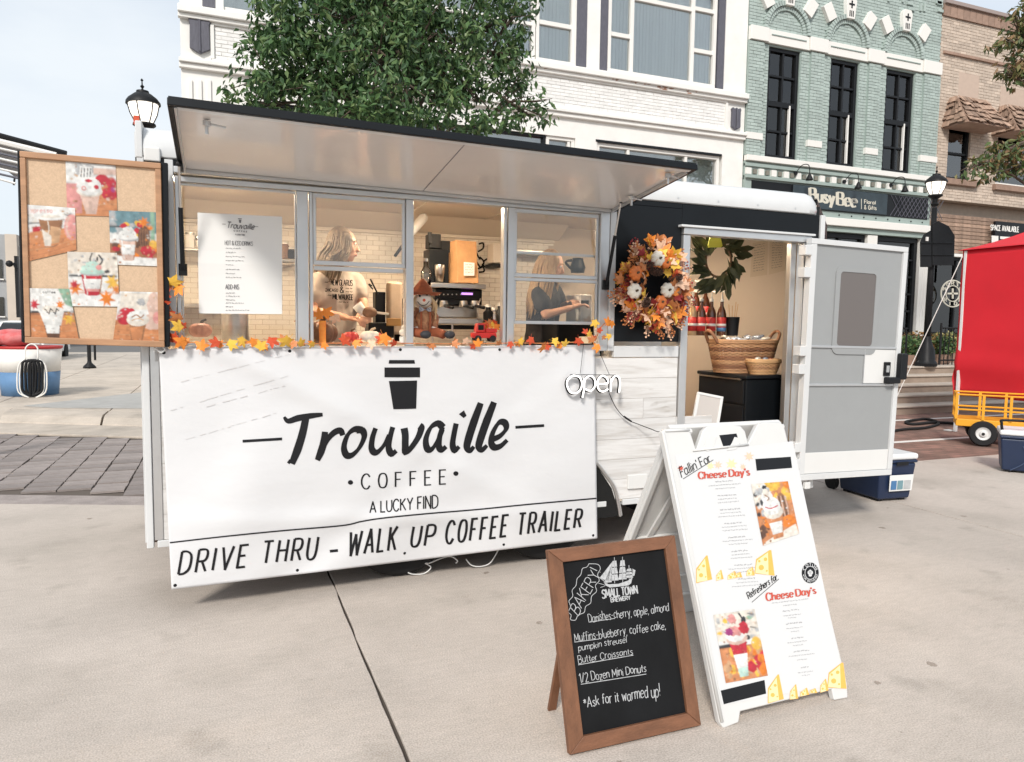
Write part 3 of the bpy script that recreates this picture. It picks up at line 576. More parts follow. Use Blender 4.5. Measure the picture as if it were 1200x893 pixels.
# storefront below
zs = s0-.51; gx = [F(x,300)[0] for x in (1014,1026,1076,1090)]
window(gb, GL_+.1, gx[0], .8, zs, [F(985,300)[0]], [(zs-.5,GL_,gx[0])], M['black'], M['dglass'], .12, .07, back='bmort')
fbox(MB(), gx[0]+.01, gx[1]-.01, .75, zs, -.2, .05).build('storefront_pier', M['trimwhite'], gb, bevel=.01)
window(gb, gx[1], gx[2], .8, zs, [], [(F(1070,y)[1],gx[1],gx[2]) for y in (305,325,345,365,385)], M['black'], M['dglass'], .12, .05, back='bmort')
fbox(MB(), gx[2]+.01, gx[3]-.02, .75, zs, -.2, .05).build('storefront_pier', M['trimwhite'], gb, bevel=.01)
fbox(MB(), gx[3]-.01, GR_, .75, zs, -.2, .0).build('storefront_pier', M['gdark'], gb)
for i in (.3,.5,.7): fbox(MB(), gx[2]+(gx[3]-gx[2])*i-.012, gx[2]+(gx[3]-gx[2])*i+.012, .9, zs-.1, 0, .065).build('pier_flute', M['wpaint'], gb)

# tan brick building
bb = thing('tan_building', 'low tan brick building with brown shingled hoods over its windows', 'building', (24,FY,0))
BL, BR = GR_+.01, 31.0
bt = F(1107,0.5)[1]; bt2 = F(1106,5)[1]; bt3 = F(1106,19)[1]; str_ = F(1106,60)[1]
b1 = (F(1110,180)[0], F(1136,180)[0]); b2 = (F(1168,180)[0], F(1212,180)[0]); bwt = F(1110,146)[1]; bwb = F(1109,209.5)[1]
lowz = F(1096,233)[1]
MB().box((BL,FY+.35,0),(BR,FY+8,bt-.05)).build('rear_block', M['bmort'], bb)
f = MB(); fbox(f, BL, BR, bwt, bt3, -.35, 0); fbox(f, BL, b1[0], bwb, bwt, -.35, 0); fbox(f, b1[1], b2[0], bwb, bwt, -.35, 0); fbox(f, b2[1], BR, bwb, bwt, -.35, 0); fbox(f, BL, BR, lowz, bwb, -.35, 0)
f.build('front_wall', M['bmort'], bb)
pan = [(F(1123,95)[0],F(1147,95)[0],bwt+.45,F(1123,84)[1]),(F(1172,110)[0],F(1212,110)[0],bwt+.45,F(1172,100)[1])]
bricks('brick_face', bb, M['bbrick'], BL, BR, lowz, bt3, [(b1[0],b1[1],bwb,bwt),(b2[0],b2[1],bwb,bwt)]+pan, seed=6, bw=.22, bh=.08)
for a, b, c, d in pan: fbox(MB(), a, b, c, d, 0, .01).build('stucco_panel', mat('stucco', (.50,.39,.32), .9, var=.05), bb)
fbox(MB(), BL, BR, bt2, bt, -.4, .12).build('coping', mat('coping', (.32,.26,.24), .7), bb, bevel=.01)
x = BL; me = MB().box((0,0,0),(.235,.06,bt2-bt3)).mesh('facing_board', M['btrim'])
while x < BR: o = bpy.data.objects.new('facing_board', me); link(o, bb, False); o.matrix_parent_inverse = Matrix.Translation(-Vector(bb.location)); o.location = (x, FY-.06, bt3); x += .245
fbox(MB(), BL+.1, BR, str_-.07, str_, 0, .07).build('string_course', M['btrim'], bb)
for (a, b), pyl in ((b1, 0), (b2, 0)):
    o = window(bb, a, b, bwb+.02, bwt, [], [((bwb+bwt)/2, a, b)], M['black'] if a == b1[0] else M['wpaint'], M['wglass'], .06, .06)
    fbox(MB(), a-.12, b+.3, bwb-.16, bwb, 0, .14).build('sill', M['btrim'], bb, bevel=.01)
def hood(x0, x1, zb, zt, n):
    t = thing('shingled_hood', 'brown shingled hood over the window nearest the green building' if n == 0 else 'brown shingled hood beside the overhanging branches', 'awning', ((x0+x1)/2,FY,zb), 'shingled hoods on the tan building')
    dpt = .75; ins = .22
    MB().add([(x0,FY,zb),(x0,FY-dpt,zb),(x1,FY-dpt,zb),(x1,FY,zb),(x0+ins,FY,zt),(x0+ins,FY-.25,zt),(x1-ins,FY-.25,zt),(x1-ins,FY,zt)], [(0,1,2,3),(1,5,6,2),(0,4,5,1),(2,6,7,3),(4,7,6,5)]).build('hood_frame', M['btrim'], t)
    rows = 5; rn = random.Random(n)
    for side in range(3):
        for r in range(rows):
            u0, u1 = r/rows, (r+1)/rows+.06
            def P(s_, u):
                a = Vector((x0+ins*u, FY-dpt+(dpt-.25)*u, zb+(zt-zb)*u)); b = Vector((x1-ins*u, FY-dpt+(dpt-.25)*u, zb+(zt-zb)*u))
                if side == 0: return a.lerp(b, s_)
                if side == 1: return Vector((a.x, FY, a.z)).lerp(a, s_)
                return b.lerp(Vector((b.x, FY, b.z)), s_)
            nn = (0,-.8,.55) if side == 0 else ((-.9,0,.4) if side == 1 else (.9,0,.4)); nn = Vector(nn)
            s_ = 0
            while s_ < .99:
                e_ = min(1, s_+rn.uniform(.07,.15)*(1 if side == 0 else 2.4)); j = rn.uniform(-.06,.05)
                q = [P(s_+.006, u0+j)+nn*rn.uniform(.04,.09), P(e_-.006, u0+j+rn.uniform(-.02,.02))+nn*rn.uniform(.04,.09), P(e_-.004, u1)+nn*.01, P(s_+.004, u1)+nn*.01]
                MB().slab(q, nn, .018).build('shingle', M['shingle'], t); s_ = e_
hood(b1[0]-.25, b1[1]+.45, bwt-.12, F(1112,117)[1], 0); hood(b2[0]-.25, b2[1]+.2, bwt-.12, F(1112,117)[1], 1)
# ground floor: brown clapboard, dark shop window, lintel line
cz1 = lowz; cz0 = F(1120,297)[1]; k = 0; z = cz0
bc0, bc1 = F(1098,280)[0], F(1156,280)[0]
me = MB().box((0,0,0),(BR-BL-.05,.05,.1)).mesh('clapboard', M['shingle'])
while z < cz1-.4:
    o = bpy.data.objects.new('clapboard', me); link(o, bb, False); o.matrix_parent_inverse = Matrix.Translation(-Vector(bb.location)); o.location = (BL+.02, FY-.05, z); o.rotation_euler = (R(-9),0,0); z += .105
fbox(MB(), BL+.02, BR, cz0-.1, cz0-.02, -.1, .1).build('storefront_head', M['wpaint'], bb)
window(bb, BL+.1, BR-.2, .8, cz0-.11, [BL+1.2+i*1.6 for i in range(7)], [], M['black'], M['dglass'], .08, .06, back='dkroom')
se = thing('space_sign', 'dark sign reading space available on the tan building above the red canopy', 'sign', tuple(at(1178,275,y=FY-.2)))
a, b = F(1159,260), F(1198,296)
MB().box((a[0],FY-.2,b[1]-.3),(b[0]+.5,FY-.13,a[1])).build('board', M['black'], se)
tp = Pr(wallp(FY-.201), .003); tp.text('SPACE AVAILABLE', [(1161,263.5),(1194,266),(1194,272),(1161,269.5)], .9)
tp.build('lettering', M['trimwhite'], se)
for q_ in ([(1162,276),(1170,276.5),(1170,286),(1162,285)], [(1172,277),(1190,278),(1190,281),(1172,280)]): tp = Pr(wallp(FY-.201), .003); tp.poly(q_); tp.build('printed_block', M['trimwhite'], se)
rs = thing('round_sign', 'round openwork emblem with lettering hanging in the dark shop front', 'sign', tuple(at(1116,344,y=FY-.3)))
tp = Pr(wallp(FY-.3), .003)
for r_, w_ in ((13.5,1.2),(8,.9)): tp.stroke([(1116+r_*cos(2*pi*i/28), 344+r_*1.15*sin(2*pi*i/28)) for i in range(29)], w_)
for i, ch in enumerate('NORTH'): a_ = pi*(1.15+.7*i/4); tp.text(ch, [(1116+10.8*cos(a_)-1.4,344+12.3*sin(a_)-2),(1116+10.8*cos(a_)+1.4,344+12.3*sin(a_)-2),(1116+10.8*cos(a_)+1.4,344+12.3*sin(a_)+2),(1116+10.8*cos(a_)-1.4,344+12.3*sin(a_)+2)], .7)
for i, ch in enumerate('RIDE'): a_ = pi*(.8-.6*i/3); tp.text(ch, [(1116+10.8*cos(a_)-1.4,344+12.3*sin(a_)-2),(1116+10.8*cos(a_)+1.4,344+12.3*sin(a_)-2),(1116+10.8*cos(a_)+1.4,344+12.3*sin(a_)+2),(1116+10.8*cos(a_)-1.4,344+12.3*sin(a_)+2)], .7)
tp.stroke([(1110,344),(1122,344)], 2); tp.stroke([(1116,338),(1116,350)], 1.6)
me_ = MB(); o = tp.build('emblem', cream, rs); so_ = o.modifiers.new('thick','SOLIDIFY'); so_.thickness = .02
fbox(MB(), F(1115,330)[0], F(1117,330)[0], F(1116,330)[1], cz0, .29, .31).build('hanger', M['blackm'], rs)

# ---------------- trees ----------------
def leaves(mb, c, rad, n, L_=.11, rn=random, droop=.5, wd=.45):
    for _ in range(n):
        while True:
            v = Vector((rn.uniform(-1,1), rn.uniform(-1,1), rn.uniform(-1,1)))
            if .25 < v.length < 1: break
        p = Vector(c)+Vector((v.x*rad[0], v.y*rad[1], v.z*rad[2]))
        d = Vector((rn.uniform(-1,1), rn.uniform(-1,1), rn.uniform(-1,.6)-droop)).normalized(); s = d.cross(Vector((rn.uniform(-1,1), rn.uniform(-1,1), rn.uniform(-1,1)))).normalized(); l_ = L_*rn.uniform(.7,1.25); nn = d.cross(s)*l_*.12
        mb.add([p, p+d*l_*.45+s*l_*wd*.5+nn, p+d*l_, p+d*l_*.45-s*l_*wd*.5+nn], [(0,1,2),(0,2,3)])
def tree(name, label, base, top, clumps, m, L_, dens, rn, group=None):
    t = thing(name, label, 'tree', base, group)
    B = Vector(base); tb = MB(); T0 = Vector(top)
    tb.tube(crom([B, B.lerp(T0,.4)+Vector((.05,.03,0)), B.lerp(T0,.75)+Vector((-.05,0,0)), T0], 5), [.15-.10*i/15 for i in range(16)], 10); tb.build('trunk', M['bark'], t, smooth=True)
    lm = MB(); mb = MB()
    for i, (c, r) in enumerate(clumps):
        c = Vector(c); s = B.lerp(T0, rn.uniform(.45,.95)); mid = s.lerp(c,.5)+Vector((0,0,.15)); 
        P = crom([s, mid, c], 5); lm.tube(P, [.045-.035*k/(len(P)-1) for k in range(len(P))], 6)
        for k in range(5): 
            q = c+Vector((rn.uniform(-1,1)*r[0], rn.uniform(-1,1)*r[1], rn.uniform(-1,1)*r[2]))*.8; lm.tube([mid.lerp(c,.6), (mid.lerp(c,.8)+q)/2+Vector((0,0,.05)), q], [.016,.01,.004], 5)
        nt_ = int(dens*r[0]*r[1]*r[2]); leaves(mb, c, r, int(nt_*.35), L_, rn)
        for k in range(7):
            q = Vector((rn.gauss(0,1), rn.gauss(0,1), rn.gauss(0,1))).normalized()*rn.uniform(.45,1.0); s_ = rn.uniform(.26,.44)
            leaves(mb, c+Vector((q.x*r[0], q.y*r[1], q.z*r[2])), (r[0]*s_, r[1]*s_*1.2, r[2]*s_*.8), int(nt_*.095), L_, rn)
    lm.build('limb', M['bark'], t, smooth=True); tag(mb.build('crown', m, t), kind='stuff')
rn = random.Random(12); cl = []
TY = 10.6
for (px, py, dy, rx, rz_) in ((300,95,0,.42,.5),(330,60,.2,.6,.6),(345,15,0,.6,.7),(395,30,-.4,.75,.8),(385,100,-.3,.8,.6),(440,70,-.7,.8,.8),(450,-10,0,.9,.9),(500,30,-.6,.8,.8),(480,115,-.8,.8,.5),(545,60,-.4,.75,.7),(560,-10,0,.75,.8),(585,25,.1,.5,.6),(600,70,.1,.45,.45),(605,115,.2,.42,.45),(625,138,.1,.28,.25),(560,120,-.3,.6,.5),(530,150,-.4,.6,.35),(430,140,-.6,.8,.4),(340,115,.1,.6,.35),(300,122,.2,.35,.2),(610,5,.2,.3,.3),(320,15,.3,.35,.4),(450,40,.9,1.0,1.2),(400,-60,0,1,.9),(520,-70,0,1,.9),(460,90,.6,1.2,.9)):
    cl.append((tuple(at(px, py, y=TY+dy)), (rx, .6, rz_)))
tb_ = at(455, 200, y=TY)
tree('street_tree', 'big leafy green tree rising behind the raised hatch in front of the white building', (tb_.x, TY, .13), (tb_.x+.1, TY, 6.4), cl, M['leaf'], .115, 3000, rn)
cl = []
for (px, py, rx, rz_) in ((1196,38,.3,.3),(1175,48,.18,.12),(1198,85,.3,.25),(1178,80,.12,.06),(1192,10,.15,.12),(1152,188,.22,.16),(1175,178,.3,.22),(1195,190,.3,.25),(1135,203,.12,.07),(1160,205,.2,.08),(1215,40,.5,.8),(1220,180,.5,.5),(1190,68,.16,.1)):
    cl.append((tuple(at(px, py, y=9.6)), (rx*1.15, .35, rz_*1.15)))
tree('overhanging_tree', 'slender tree with yellowing leaflets leaning in beside the tan building', (15.6,9.6,.6), (15.4,9.6,7.0), cl, M['locust'], .14, 6500, rn)
# ---------------- trailer ----------------
WY = 4.13; W_ = wallp(WY)
def G(px, py, y=WY): p = at(px, py, y=y); return p.x, p.z
M.update(
 alum=mat('aluminium', (.72,.73,.74), .32, 1., var=.06, scale=5, bump=.05, bscale=30), alumw=mat('satin_white_metal', (.60,.61,.615), .3, .0, var=.04, scale=4, coat=.3), frame=mat('window_frame_metal', (.60,.61,.62), .38, .7, var=.05, scale=5),
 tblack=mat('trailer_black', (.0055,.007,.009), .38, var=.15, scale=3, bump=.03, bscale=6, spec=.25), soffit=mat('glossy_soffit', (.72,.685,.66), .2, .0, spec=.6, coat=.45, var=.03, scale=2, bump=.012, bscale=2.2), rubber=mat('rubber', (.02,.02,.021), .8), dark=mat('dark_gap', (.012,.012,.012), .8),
 inwall=mat('interior_wall', (.74,.68,.60), .7, var=.04), tile=mat('wall_tile', (.80,.75,.67), .35, rnd=.05, island=True), tgrout=mat('tile_grout', (.58,.50,.42), .8), ceil=mat('interior_ceiling', (.72,.65,.56), .6), counter=mat('counter_wood', (.22,.12,.07), .5, var=.3, scale=5, stretch=(.3,1,1)),
 steel=mat('brushed_steel', (.62,.60,.58), .28, 1., var=.06, stretch=(1,1,12)), pane=glass('sash_pane', (.95,.96,.96), .02), doorgrey=mat('door_grey', (.29,.30,.305), .42, bump=.12, bscale=220, var=.02), white=mat('white_plastic', (.66,.66,.65), .42, var=.02, scale=4), screen=mat('door_window_film', (.14,.125,.12), .35),
 print_=mat('black_print', (.007,.007,.008), .5, spec=.25), greyp=mat('grey_print', (.16,.16,.17), .6), lghtp=mat('light_grey_print', (.36,.36,.37), .6), paper=mat('paper', (.74,.74,.73), .6),
)
def plankmat():
    m = bpy.data.materials.new('whitewashed_plank'); m.use_nodes = True; t = m.node_tree; l = t.links.new; b = t.nodes['Principled BSDF']; b.inputs['Roughness'].default_value = .55
    tcn = t.nodes.new('ShaderNodeTexCoord'); oi = t.nodes.new('ShaderNodeObjectInfo'); ad = t.nodes.new('ShaderNodeVectorMath'); cm = t.nodes.new('ShaderNodeCombineXYZ'); ml = t.nodes.new('ShaderNodeMath'); ml.operation = 'MULTIPLY'; ml.inputs[1].default_value = 37
    l(oi.outputs['Random'], ml.inputs[0]); l(ml.outputs[0], cm.inputs[0]); l(ml.outputs[0], cm.inputs[2]); l(tcn.outputs['Object'], ad.inputs[0]); l(cm.outputs[0], ad.inputs[1])
    mp_ = t.nodes.new('ShaderNodeMapping'); mp_.inputs['Scale'].default_value = (1.2,1,14); l(ad.outputs[0], mp_.inputs[0])
    n = t.nodes.new('ShaderNodeTexNoise'); n.inputs['Scale'].default_value = 2.2; n.inputs['Detail'].default_value = 8; n.inputs['Roughness'].default_value = .6; n.inputs['Distortion'].default_value = .6; l(mp_.outputs[0], n.inputs[0])
    r = t.nodes.new('ShaderNodeValToRGB'); e = r.color_ramp.elements; e[0].position = .3; e[0].color = (.50,.475,.45,1); e[1].position = .52; e[1].color = (.64,.63,.62,1); x = e.new(.8); x.color = (.74,.735,.73,1); l(n.outputs[0], r.inputs[0])
    mp2 = t.nodes.new('ShaderNodeMapping'); mp2.inputs['Scale'].default_value = (1.6,1,5); l(ad.outputs[0], mp2.inputs[0])
    n2 = t.nodes.new('ShaderNodeTexNoise'); n2.inputs['Scale'].default_value = 2.4; n2.inputs['Detail'].default_value = 3; l(mp2.outputs[0], n2.inputs[0])
    r2 = t.nodes.new('ShaderNodeValToRGB'); r2.color_ramp.elements[0].position = .24; r2.color_ramp.elements[0].color = (.62,.58,.55,1); r2.color_ramp.elements[1].position = .33; r2.color_ramp.elements[1].color = (1,1,1,1); l(n2.outputs[0], r2.inputs[0])
    q = t.nodes.new('ShaderNodeMixRGB'); q.blend_type = 'MULTIPLY'; q.inputs[0].default_value = .9; l(r.outputs[0], q.inputs[1]); l(r2.outputs[0], q.inputs[2])
    h = t.nodes.new('ShaderNodeHueSaturation'); mr = t.nodes.new('ShaderNodeMapRange'); mr.inputs['To Min'].default_value = .9; mr.inputs['To Max'].default_value = 1.08; l(oi.outputs['Random'], mr.inputs[0]); l(mr.outputs[0], h.inputs['Value']); l(q.outputs[0], h.inputs['Color']); l(h.outputs[0], b.inputs['Base Color'])
    bp = t.nodes.new('ShaderNodeBump'); bp.inputs['Strength'].default_value = .2; bp.inputs['Distance'].default_value = .004; l(n.outputs[0], bp.inputs['Height']); l(bp.outputs[0], b.inputs['Normal']); return m
M['plank'] = plankmat()
X0, X1 = -.36, 4.05; Z0, Z1 = .36, 2.5; YB = 6.2
tr = thing('coffee_trailer', 'black and whitewashed coffee trailer with a raised serving hatch and an open side door', 'trailer', (1.8,WY,0))
ox0, ox1, oz0, oz1 = -.21, 2.29, 1.36, 2.255          # serving opening
dx0, dx1, dz0, dz1 = 2.905, 3.87, .47, 2.13           # door opening
# outer shell: floor, roof, back, ends
b = MB(); b.box((X0+.01,WY+.03,Z0),(X1-.01,YB,.44)); b.build('floor', M['counter'], tr)
b = MB(); b.box((X0,YB,Z0),(X1,YB+.06,2.46)); b.build('rear_wall', M['alumw'], tr)
b = MB(); b.box((X0-.03,WY+.035,Z0),(X0+.02,YB-.002,2.46)); b.build('end_wall', M['alumw'], tr)
NA = Vector((5.12,5.165,0))
for (x0_, y0_, x1_, y1_) in ((X1-.005,WY+.03,NA.x,NA.y),(NA.x,NA.y,X1-.005,YB)):
    d_ = Vector((x1_-x0_, y1_-y0_, 0)).normalized(); n_ = Vector((d_.y,-d_.x,0)); b = MB(); b.slab([(x0_,y0_,Z0),(x1_,y1_,Z0),(x1_,y1_,2.40),(x0_,y0_,2.40)], -n_, .03); b.build('nose_wall', M['tblack'], tr)
b = MB(); b.slab([(X1-.02,WY+.04,2.401),(NA.x,NA.y,2.401),(X1-.02,YB,2.401)], (0,0,1), .06); b.build('nose_roof', M['tblack'], tr, bevel=.01)
b = MB(); b.slab([(X1-.02,WY+.07,.40),(NA.x-.06,NA.y,.40),(X1-.02,YB-.05,.40)], (0,0,1), .045); b.build('nose_floor', M['counter'], tr)
MB().box((ox0 if 0 else X0+.04,WY+.036,2.26),(dx0-.06,WY+.05,2.41)).build('header', M['inwall'] if 'inwall' in M else M['wpaint'], tr); MB().box((dx0-.055,WY+.036,dz1+.03),(X1-.03,WY+.051,2.41)).build('header', M['inwall'], tr)
b = MB(); n = 12
for i in range(n):                                    # gently domed roof
    t0, t1 = i/n, (i+1)/n; h0, h1 = 2.462+.075*sin(pi*t0), 2.462+.075*sin(pi*t1); y0, y1 = WY+.05+(YB-WY)*t0, WY+.05+(YB-WY)*t1
    b.add([(X0-.02,y0,h0),(X1+.0,y0,h0),(X1+.0,y1,h1),(X0-.02,y1,h1)], [(0,1,2,3)])
b.build('roof', M['alumw'], tr, smooth=True)
# rounded roof rail along the front, turning at both ends
pr_ = [(0,2.335),(-.012,2.34),(-.016,2.37),(-.006,2.42),(.02,2.465),(.06,2.49),(.12,2.50)]
def extr(name, m, prof, xa, xb, par=tr, smooth=True, y=WY):
    b = MB(); k = len(prof)
    for x in (xa, xb): b.v += [(x, y+a, z) for a, z in prof]
    b.f = [(i, k+i, k+i+1, i+1) for i in range(k-1)]; b.m = [0]*(k-1)
    if k > 3: b.f += [tuple(range(k)), tuple(range(2*k-1, k-1, -1))]; b.m += [0, 0]
    o = b.build(name, m, par, smooth=smooth); o.data.set_sharp_from_angle(angle=R(50)); return o
extr('roof_rail', M['alumw'], pr_, X0+.012, X1-.14)
MB().box((X0-.022,WY-.02,2.325),(X0+.010,WY+.13,2.505)).build('end_cap', M['alumw'], tr, bevel=.006)
MB().box((X0-.024,WY-.014,2.262),(X0+.1,WY-.0115,2.326)).build('corner_plate', M['tblack'], tr)
b = MB(); nn = 8                                      # corner caps (quarter turns)
for xc, sg in ((X1-.14, 1),):
    rr = .14; b = MB(); k = len(pr_)
    if sg < 0: rr = .075
    for i in range(nn+1):
        a_ = pi/2*i/nn
        for (dy, z) in pr_:
            r_ = rr-dy if dy < rr else 0.0
            b.v.append((xc+sg*(max(0, rr-dy))*sin(a_), WY+rr-(max(0, rr-dy))*cos(a_), z))
    b.f = [(i*k+j, (i+1)*k+j, (i+1)*k+j+1, i*k+j+1) for i in range(nn) for j in range(k-1)]; b.m = [0]*len(b.f)
    b.build('corner_cap', M['alumw'], tr, smooth=True)
for x in (2.5,2.8,3.12,3.45,3.78): MB().lathe((x,WY-.0165,2.365), [(.007,0),(.004,-.004)], 8, axis='y').build('rivet', M['frame'], tr)
b = MB().box((X1-.0,WY+.14,2.30),(X1+.03,WY+.9,2.46)); b.build('end_bumper', M['tblack'], tr, bevel=.01)
# black upper skin
zs_ = 1.42
def skin(x0,x1,z0,z1,m='tblack',name='upper_panel',d=.03): MB().box((x0,WY,z0),(x1,WY+d,z1)).build(name, M[m], tr, bevel=.0015)
skin(X0+.045, ox0-.045, zs_, 2.335); skin(ox0-.043, dx0-.06, oz1+.045, 2.333); skin(ox1+.06, dx0-.06, zs_, oz1+.043)
skin(dx0-.058, X1-.03, dz1+.05, 2.332); skin(dx1+.06, X1-.03, zs_, dz1+.048)
# lower whitewashed planks, each one a piece
skin(X0+.04, dx0-.06, Z0+.005, 1.30, 'tgrout', 'plank_backing', .02)
rn = random.Random(21); zr = [Z0+.02+i*.1335 for i in range(8)]
for k in range(7):
    cuts = sorted([X0+.045, dx0-.062] + [rn.uniform(.1,.6)+i*1.15+.3*(k%2) for i in range(-0, 3)]); cuts = [c for i, c in enumerate(cuts) if i == 0 or c-cuts[i-1] > .18]
    if cuts[-1] < dx0-.07: cuts[-1] = dx0-.062
    for a, c in zip(cuts, cuts[1:]): MB().box((a+.0008,WY-.004-rn.uniform(0,.0012),zr[k]+.0009),(c-.0008,WY+.012,zr[k+1]-.0009)).build('plank', M['plank'], tr, bevel=.0008, seg=1)
skin(dx1+.06, X1-.03, Z0+.02, zs_-.1, 'plank', 'plank', .02)
MB().box((X0+.04,WY-.012,1.31),(ox0-.046,WY+.02,1.418)).build('belt_trim', M['alumw'], tr, bevel=.004)
MB().box((ox1+.058,WY-.012,1.318),(dx0-.062,WY+.02,1.392)).build('belt_trim', M['alumw'], tr, bevel=.004)
for i in range(4): MB().lathe((ox1+.12+i*.13,WY-.0125,1.372), [(.006,0),(.003,-.004)], 8, axis='y').build('rivet', M['frame'], tr)
MB().box((X0+.03,WY-.014,Z0-.02),(2.32,WY+.03,Z0+.018)).build('bottom_rail', M['alumw'], tr, bevel=.005)
MB().box((2.44,WY-.014,Z0-.02),(dx0-.01,WY+.03,Z0+.018)).build('bottom_rail', M['alumw'], tr, bevel=.005)
# corner trim at left: aluminium angle
MB().box((X0-.02,WY-.016,Z0-.02),(X0+.015,WY+.03,2.334)).build('corner_trim', M['alumw'], tr, bevel=.006)
MB().box((X0+.017,WY-.010,Z0+.02),(X0+.06,WY+.02,2.33)).build('corner_trim', M['alum'], tr, bevel=.003)
MB().box((ox0-.045,WY-.012,1.39),(ox0-.004,WY+.03,2.33)).build('hatch_post', M['alumw'], tr, bevel=.004)
MB().box((ox1+.012,WY-.014,1.36),(ox1+.056,WY+.03,2.262)).build('hatch_post', M['alumw'], tr, bevel=.004)
MB().box((X1-.028,WY-.016,Z0-.02),(X1+.012,WY+.05,2.334)).build('corner_trim', M['alumw'], tr, bevel=.006)
MB().tube([(X1+.035,WY+.02,.5),(X1+.035,WY+.02,2.2)], .012, 8).build('grab_rail', M['black'], tr)
MB().box((ox0-.003,WY-.022,oz1+.01),(ox1+.01,WY+.02,oz1+.044)).build('hatch_hinge', M['frame'], tr, bevel=.005)
MB().box((-.345,WY-.03,2.31),(-.27,WY-.005,2.38)).build('marker_light', M['white'], tr, bevel=.008)
# reflector / vent flap low on the planks
a, c = G(736,556), G(757,571); MB().box((a[0]-.01,WY-.022,c[1]),(c[0],WY-.002,a[1])).build('outlet_cover', M['white'], tr, bevel=.006)
# window assembly
def fr_(x0,x1,z0,z1,y0=WY-.01,y1=WY+.06,name='window_frame',m='frame',bv=.004): return MB().box((x0,y0,z0),(x1,y1,z1)).build(name, M[m], tr, bevel=bv)
zt_ = oz1-.002
fr_(ox0, ox0+.02, oz0, zt_); fr_(ox1-.055, ox1+.010, oz0, zt_); fr_(ox0+.021, ox1-.056, oz1-.03, zt_+.0); fr_(ox0+.021, ox1-.056, oz0, oz0+.03)
posts = [(.385,.445),(.452,.47),(.985,1.03),(1.585,1.605),(1.61,1.655)]
for a, c in posts: fr_(a, c, oz0+.031, oz1-.031, WY-.004 if c-a > .03 else WY+.004, WY+.06)
def sash(x0,x1,z0,z1,y=WY+.012,t=.024,mid=()):
    o = MB().box((x0,y,z0),(x1,y+.02,z0+t)); o.box((x0,y,z1-t),(x1,y+.02,z1)); o.box((x0,y+.001,z0+t),(x0+t*.7,y+.019,z1-t)); o.box((x1-t*.7,y+.001,z0+t),(x1,y+.019,z1-t))
    s = o.build('sash', M['frame'], tr, bevel=.003)
    MB().box((x0+t*.6,y+.008,z0+t*.8),(x1-t*.6,y+.011,z1-t*.8)).build('sash_pane', M['pane'], s); return s
zb2 = G(420,312)[1]; sash(.472,.983,zb2,2.222)
sash(ox0+.022,.384,oz0+.032,2.222,t=.012)
zb4 = G(650,326)[1]; zb5 = G(640,380)[1]
s4 = sash(1.657,2.232,zb4,2.222); MB().box((1.66,WY+.036,G(650,297)[1]-.008),(2.23,WY+.046,G(650,297)[1]+.008)).build('screen_rail', M['frame'], s4)
sash(1.657,2.232,zb5,zb4-.003,t=.02)
fr_(.475,.98,zb2-.028,zb2-.003,WY+.036,WY+.05,'sash_stop')
# serving sill inside
MB().box((ox0,WY+.062,1.325),(ox1,WY+.42,1.358)).build('serving_counter', M['alumw'], tr, bevel=.006)
MB().box((ox0,WY+.04,.45),(ox1+.3,WY+.065,1.324)).build('inner_lining', M['inwall'], tr)
# ---- raised hatch ----
H0, H1 = Vector((-.165,WY-.025,oz1+.028)), Vector((ox1+.012,WY-.025,oz1+.028))
E0 = at(199,112,y=3.27); E1 = at(815,188,y=3.27); zE = (E0.z+E1.z)/2; zE = 2.385; E0 = Vector((-.165,3.27,zE)); E1 = Vector((2.29,3.27,zE))
hd = (E0-H0); hl = hd.length; hd.normalize(); hn = Vector((1,0,0)).cross(hd).normalized(); hn = hn if hn.z > 0 else -hn
def HP(x, u, n): return Vector((x,0,0)) + Vector((0,H0.y,H0.z)) + Vector((0,hd.y,hd.z))*u + Vector((0,hn.y,hn.z))*n
ha = MB(); ha.slab([HP(H0.x,0,0),HP(H1.x,0,0),HP(H1.x,hl,0),HP(H0.x,hl,0)], hn, .015)
hat = ha.build('hatch_panel', M['soffit'], tr)
MB().slab([HP(H0.x-.018,0,.0155),HP(H1.x+.018,0,.0155),HP(H1.x+.018,hl+.018,.0155),HP(H0.x-.018,hl+.018,.0155)], hn, .006).build('hatch_skin', M['tblack'], hat)
for nm, m_, x0, x1, u0, u1, n0, n1 in (('hatch_edge','tblack',H0.x-.022,H1.x+.022,hl+.002,hl+.022,-.015,.015),('hatch_edge','tblack',H0.x-.022,H0.x-.002,0,hl,-.015,.015),('hatch_edge','tblack',H1.x+.002,H1.x+.022,0,hl,-.015,.015),
      ('hatch_trim','alumw',H0.x+.012,H1.x-.0,hl-.032,hl-.001,-.014,-.001),('hatch_trim','frame',H0.x+.001,H0.x+.011,.01,hl-.002,-.02,-.001),('hatch_trim','frame',H1.x-.012,H1.x-.001,.01,hl-.037,-.02,-.001),('hatch_trim','frame',H0.x+.012,H1.x-.013,.003,.02,-.018,-.001)):
    MB().slab([HP(x0,u0,n0),HP(x1,u0,n0),HP(x1,u1,n0),HP(x0,u1,n0)], hn, n1-n0).build(nm, M[m_], hat, bevel=.003)
for x in (1.07,): MB().slab([HP(x,.02,-.0015),HP(x+.004,.02,-.0015),HP(x+.004,hl-.036,-.0015),HP(x,hl-.036,-.0015)], hn, .0012).build('panel_seam', M['greyp'], hat)
def latch(x, u):
    c = HP(x, u, -.006); l_ = MB().lathe(c, [(.016,0),(.016,-.02),(.006,-.024)], 10); l_.tube([c+Vector((0,0,-.02)), c+Vector((0,0,-.055))], .007, 8); l_.tube([c+Vector((0,0,-.01)), c+Vector((.075,.01,-.016))], .005, 6); l_.build('latch', M['frame'], hat)
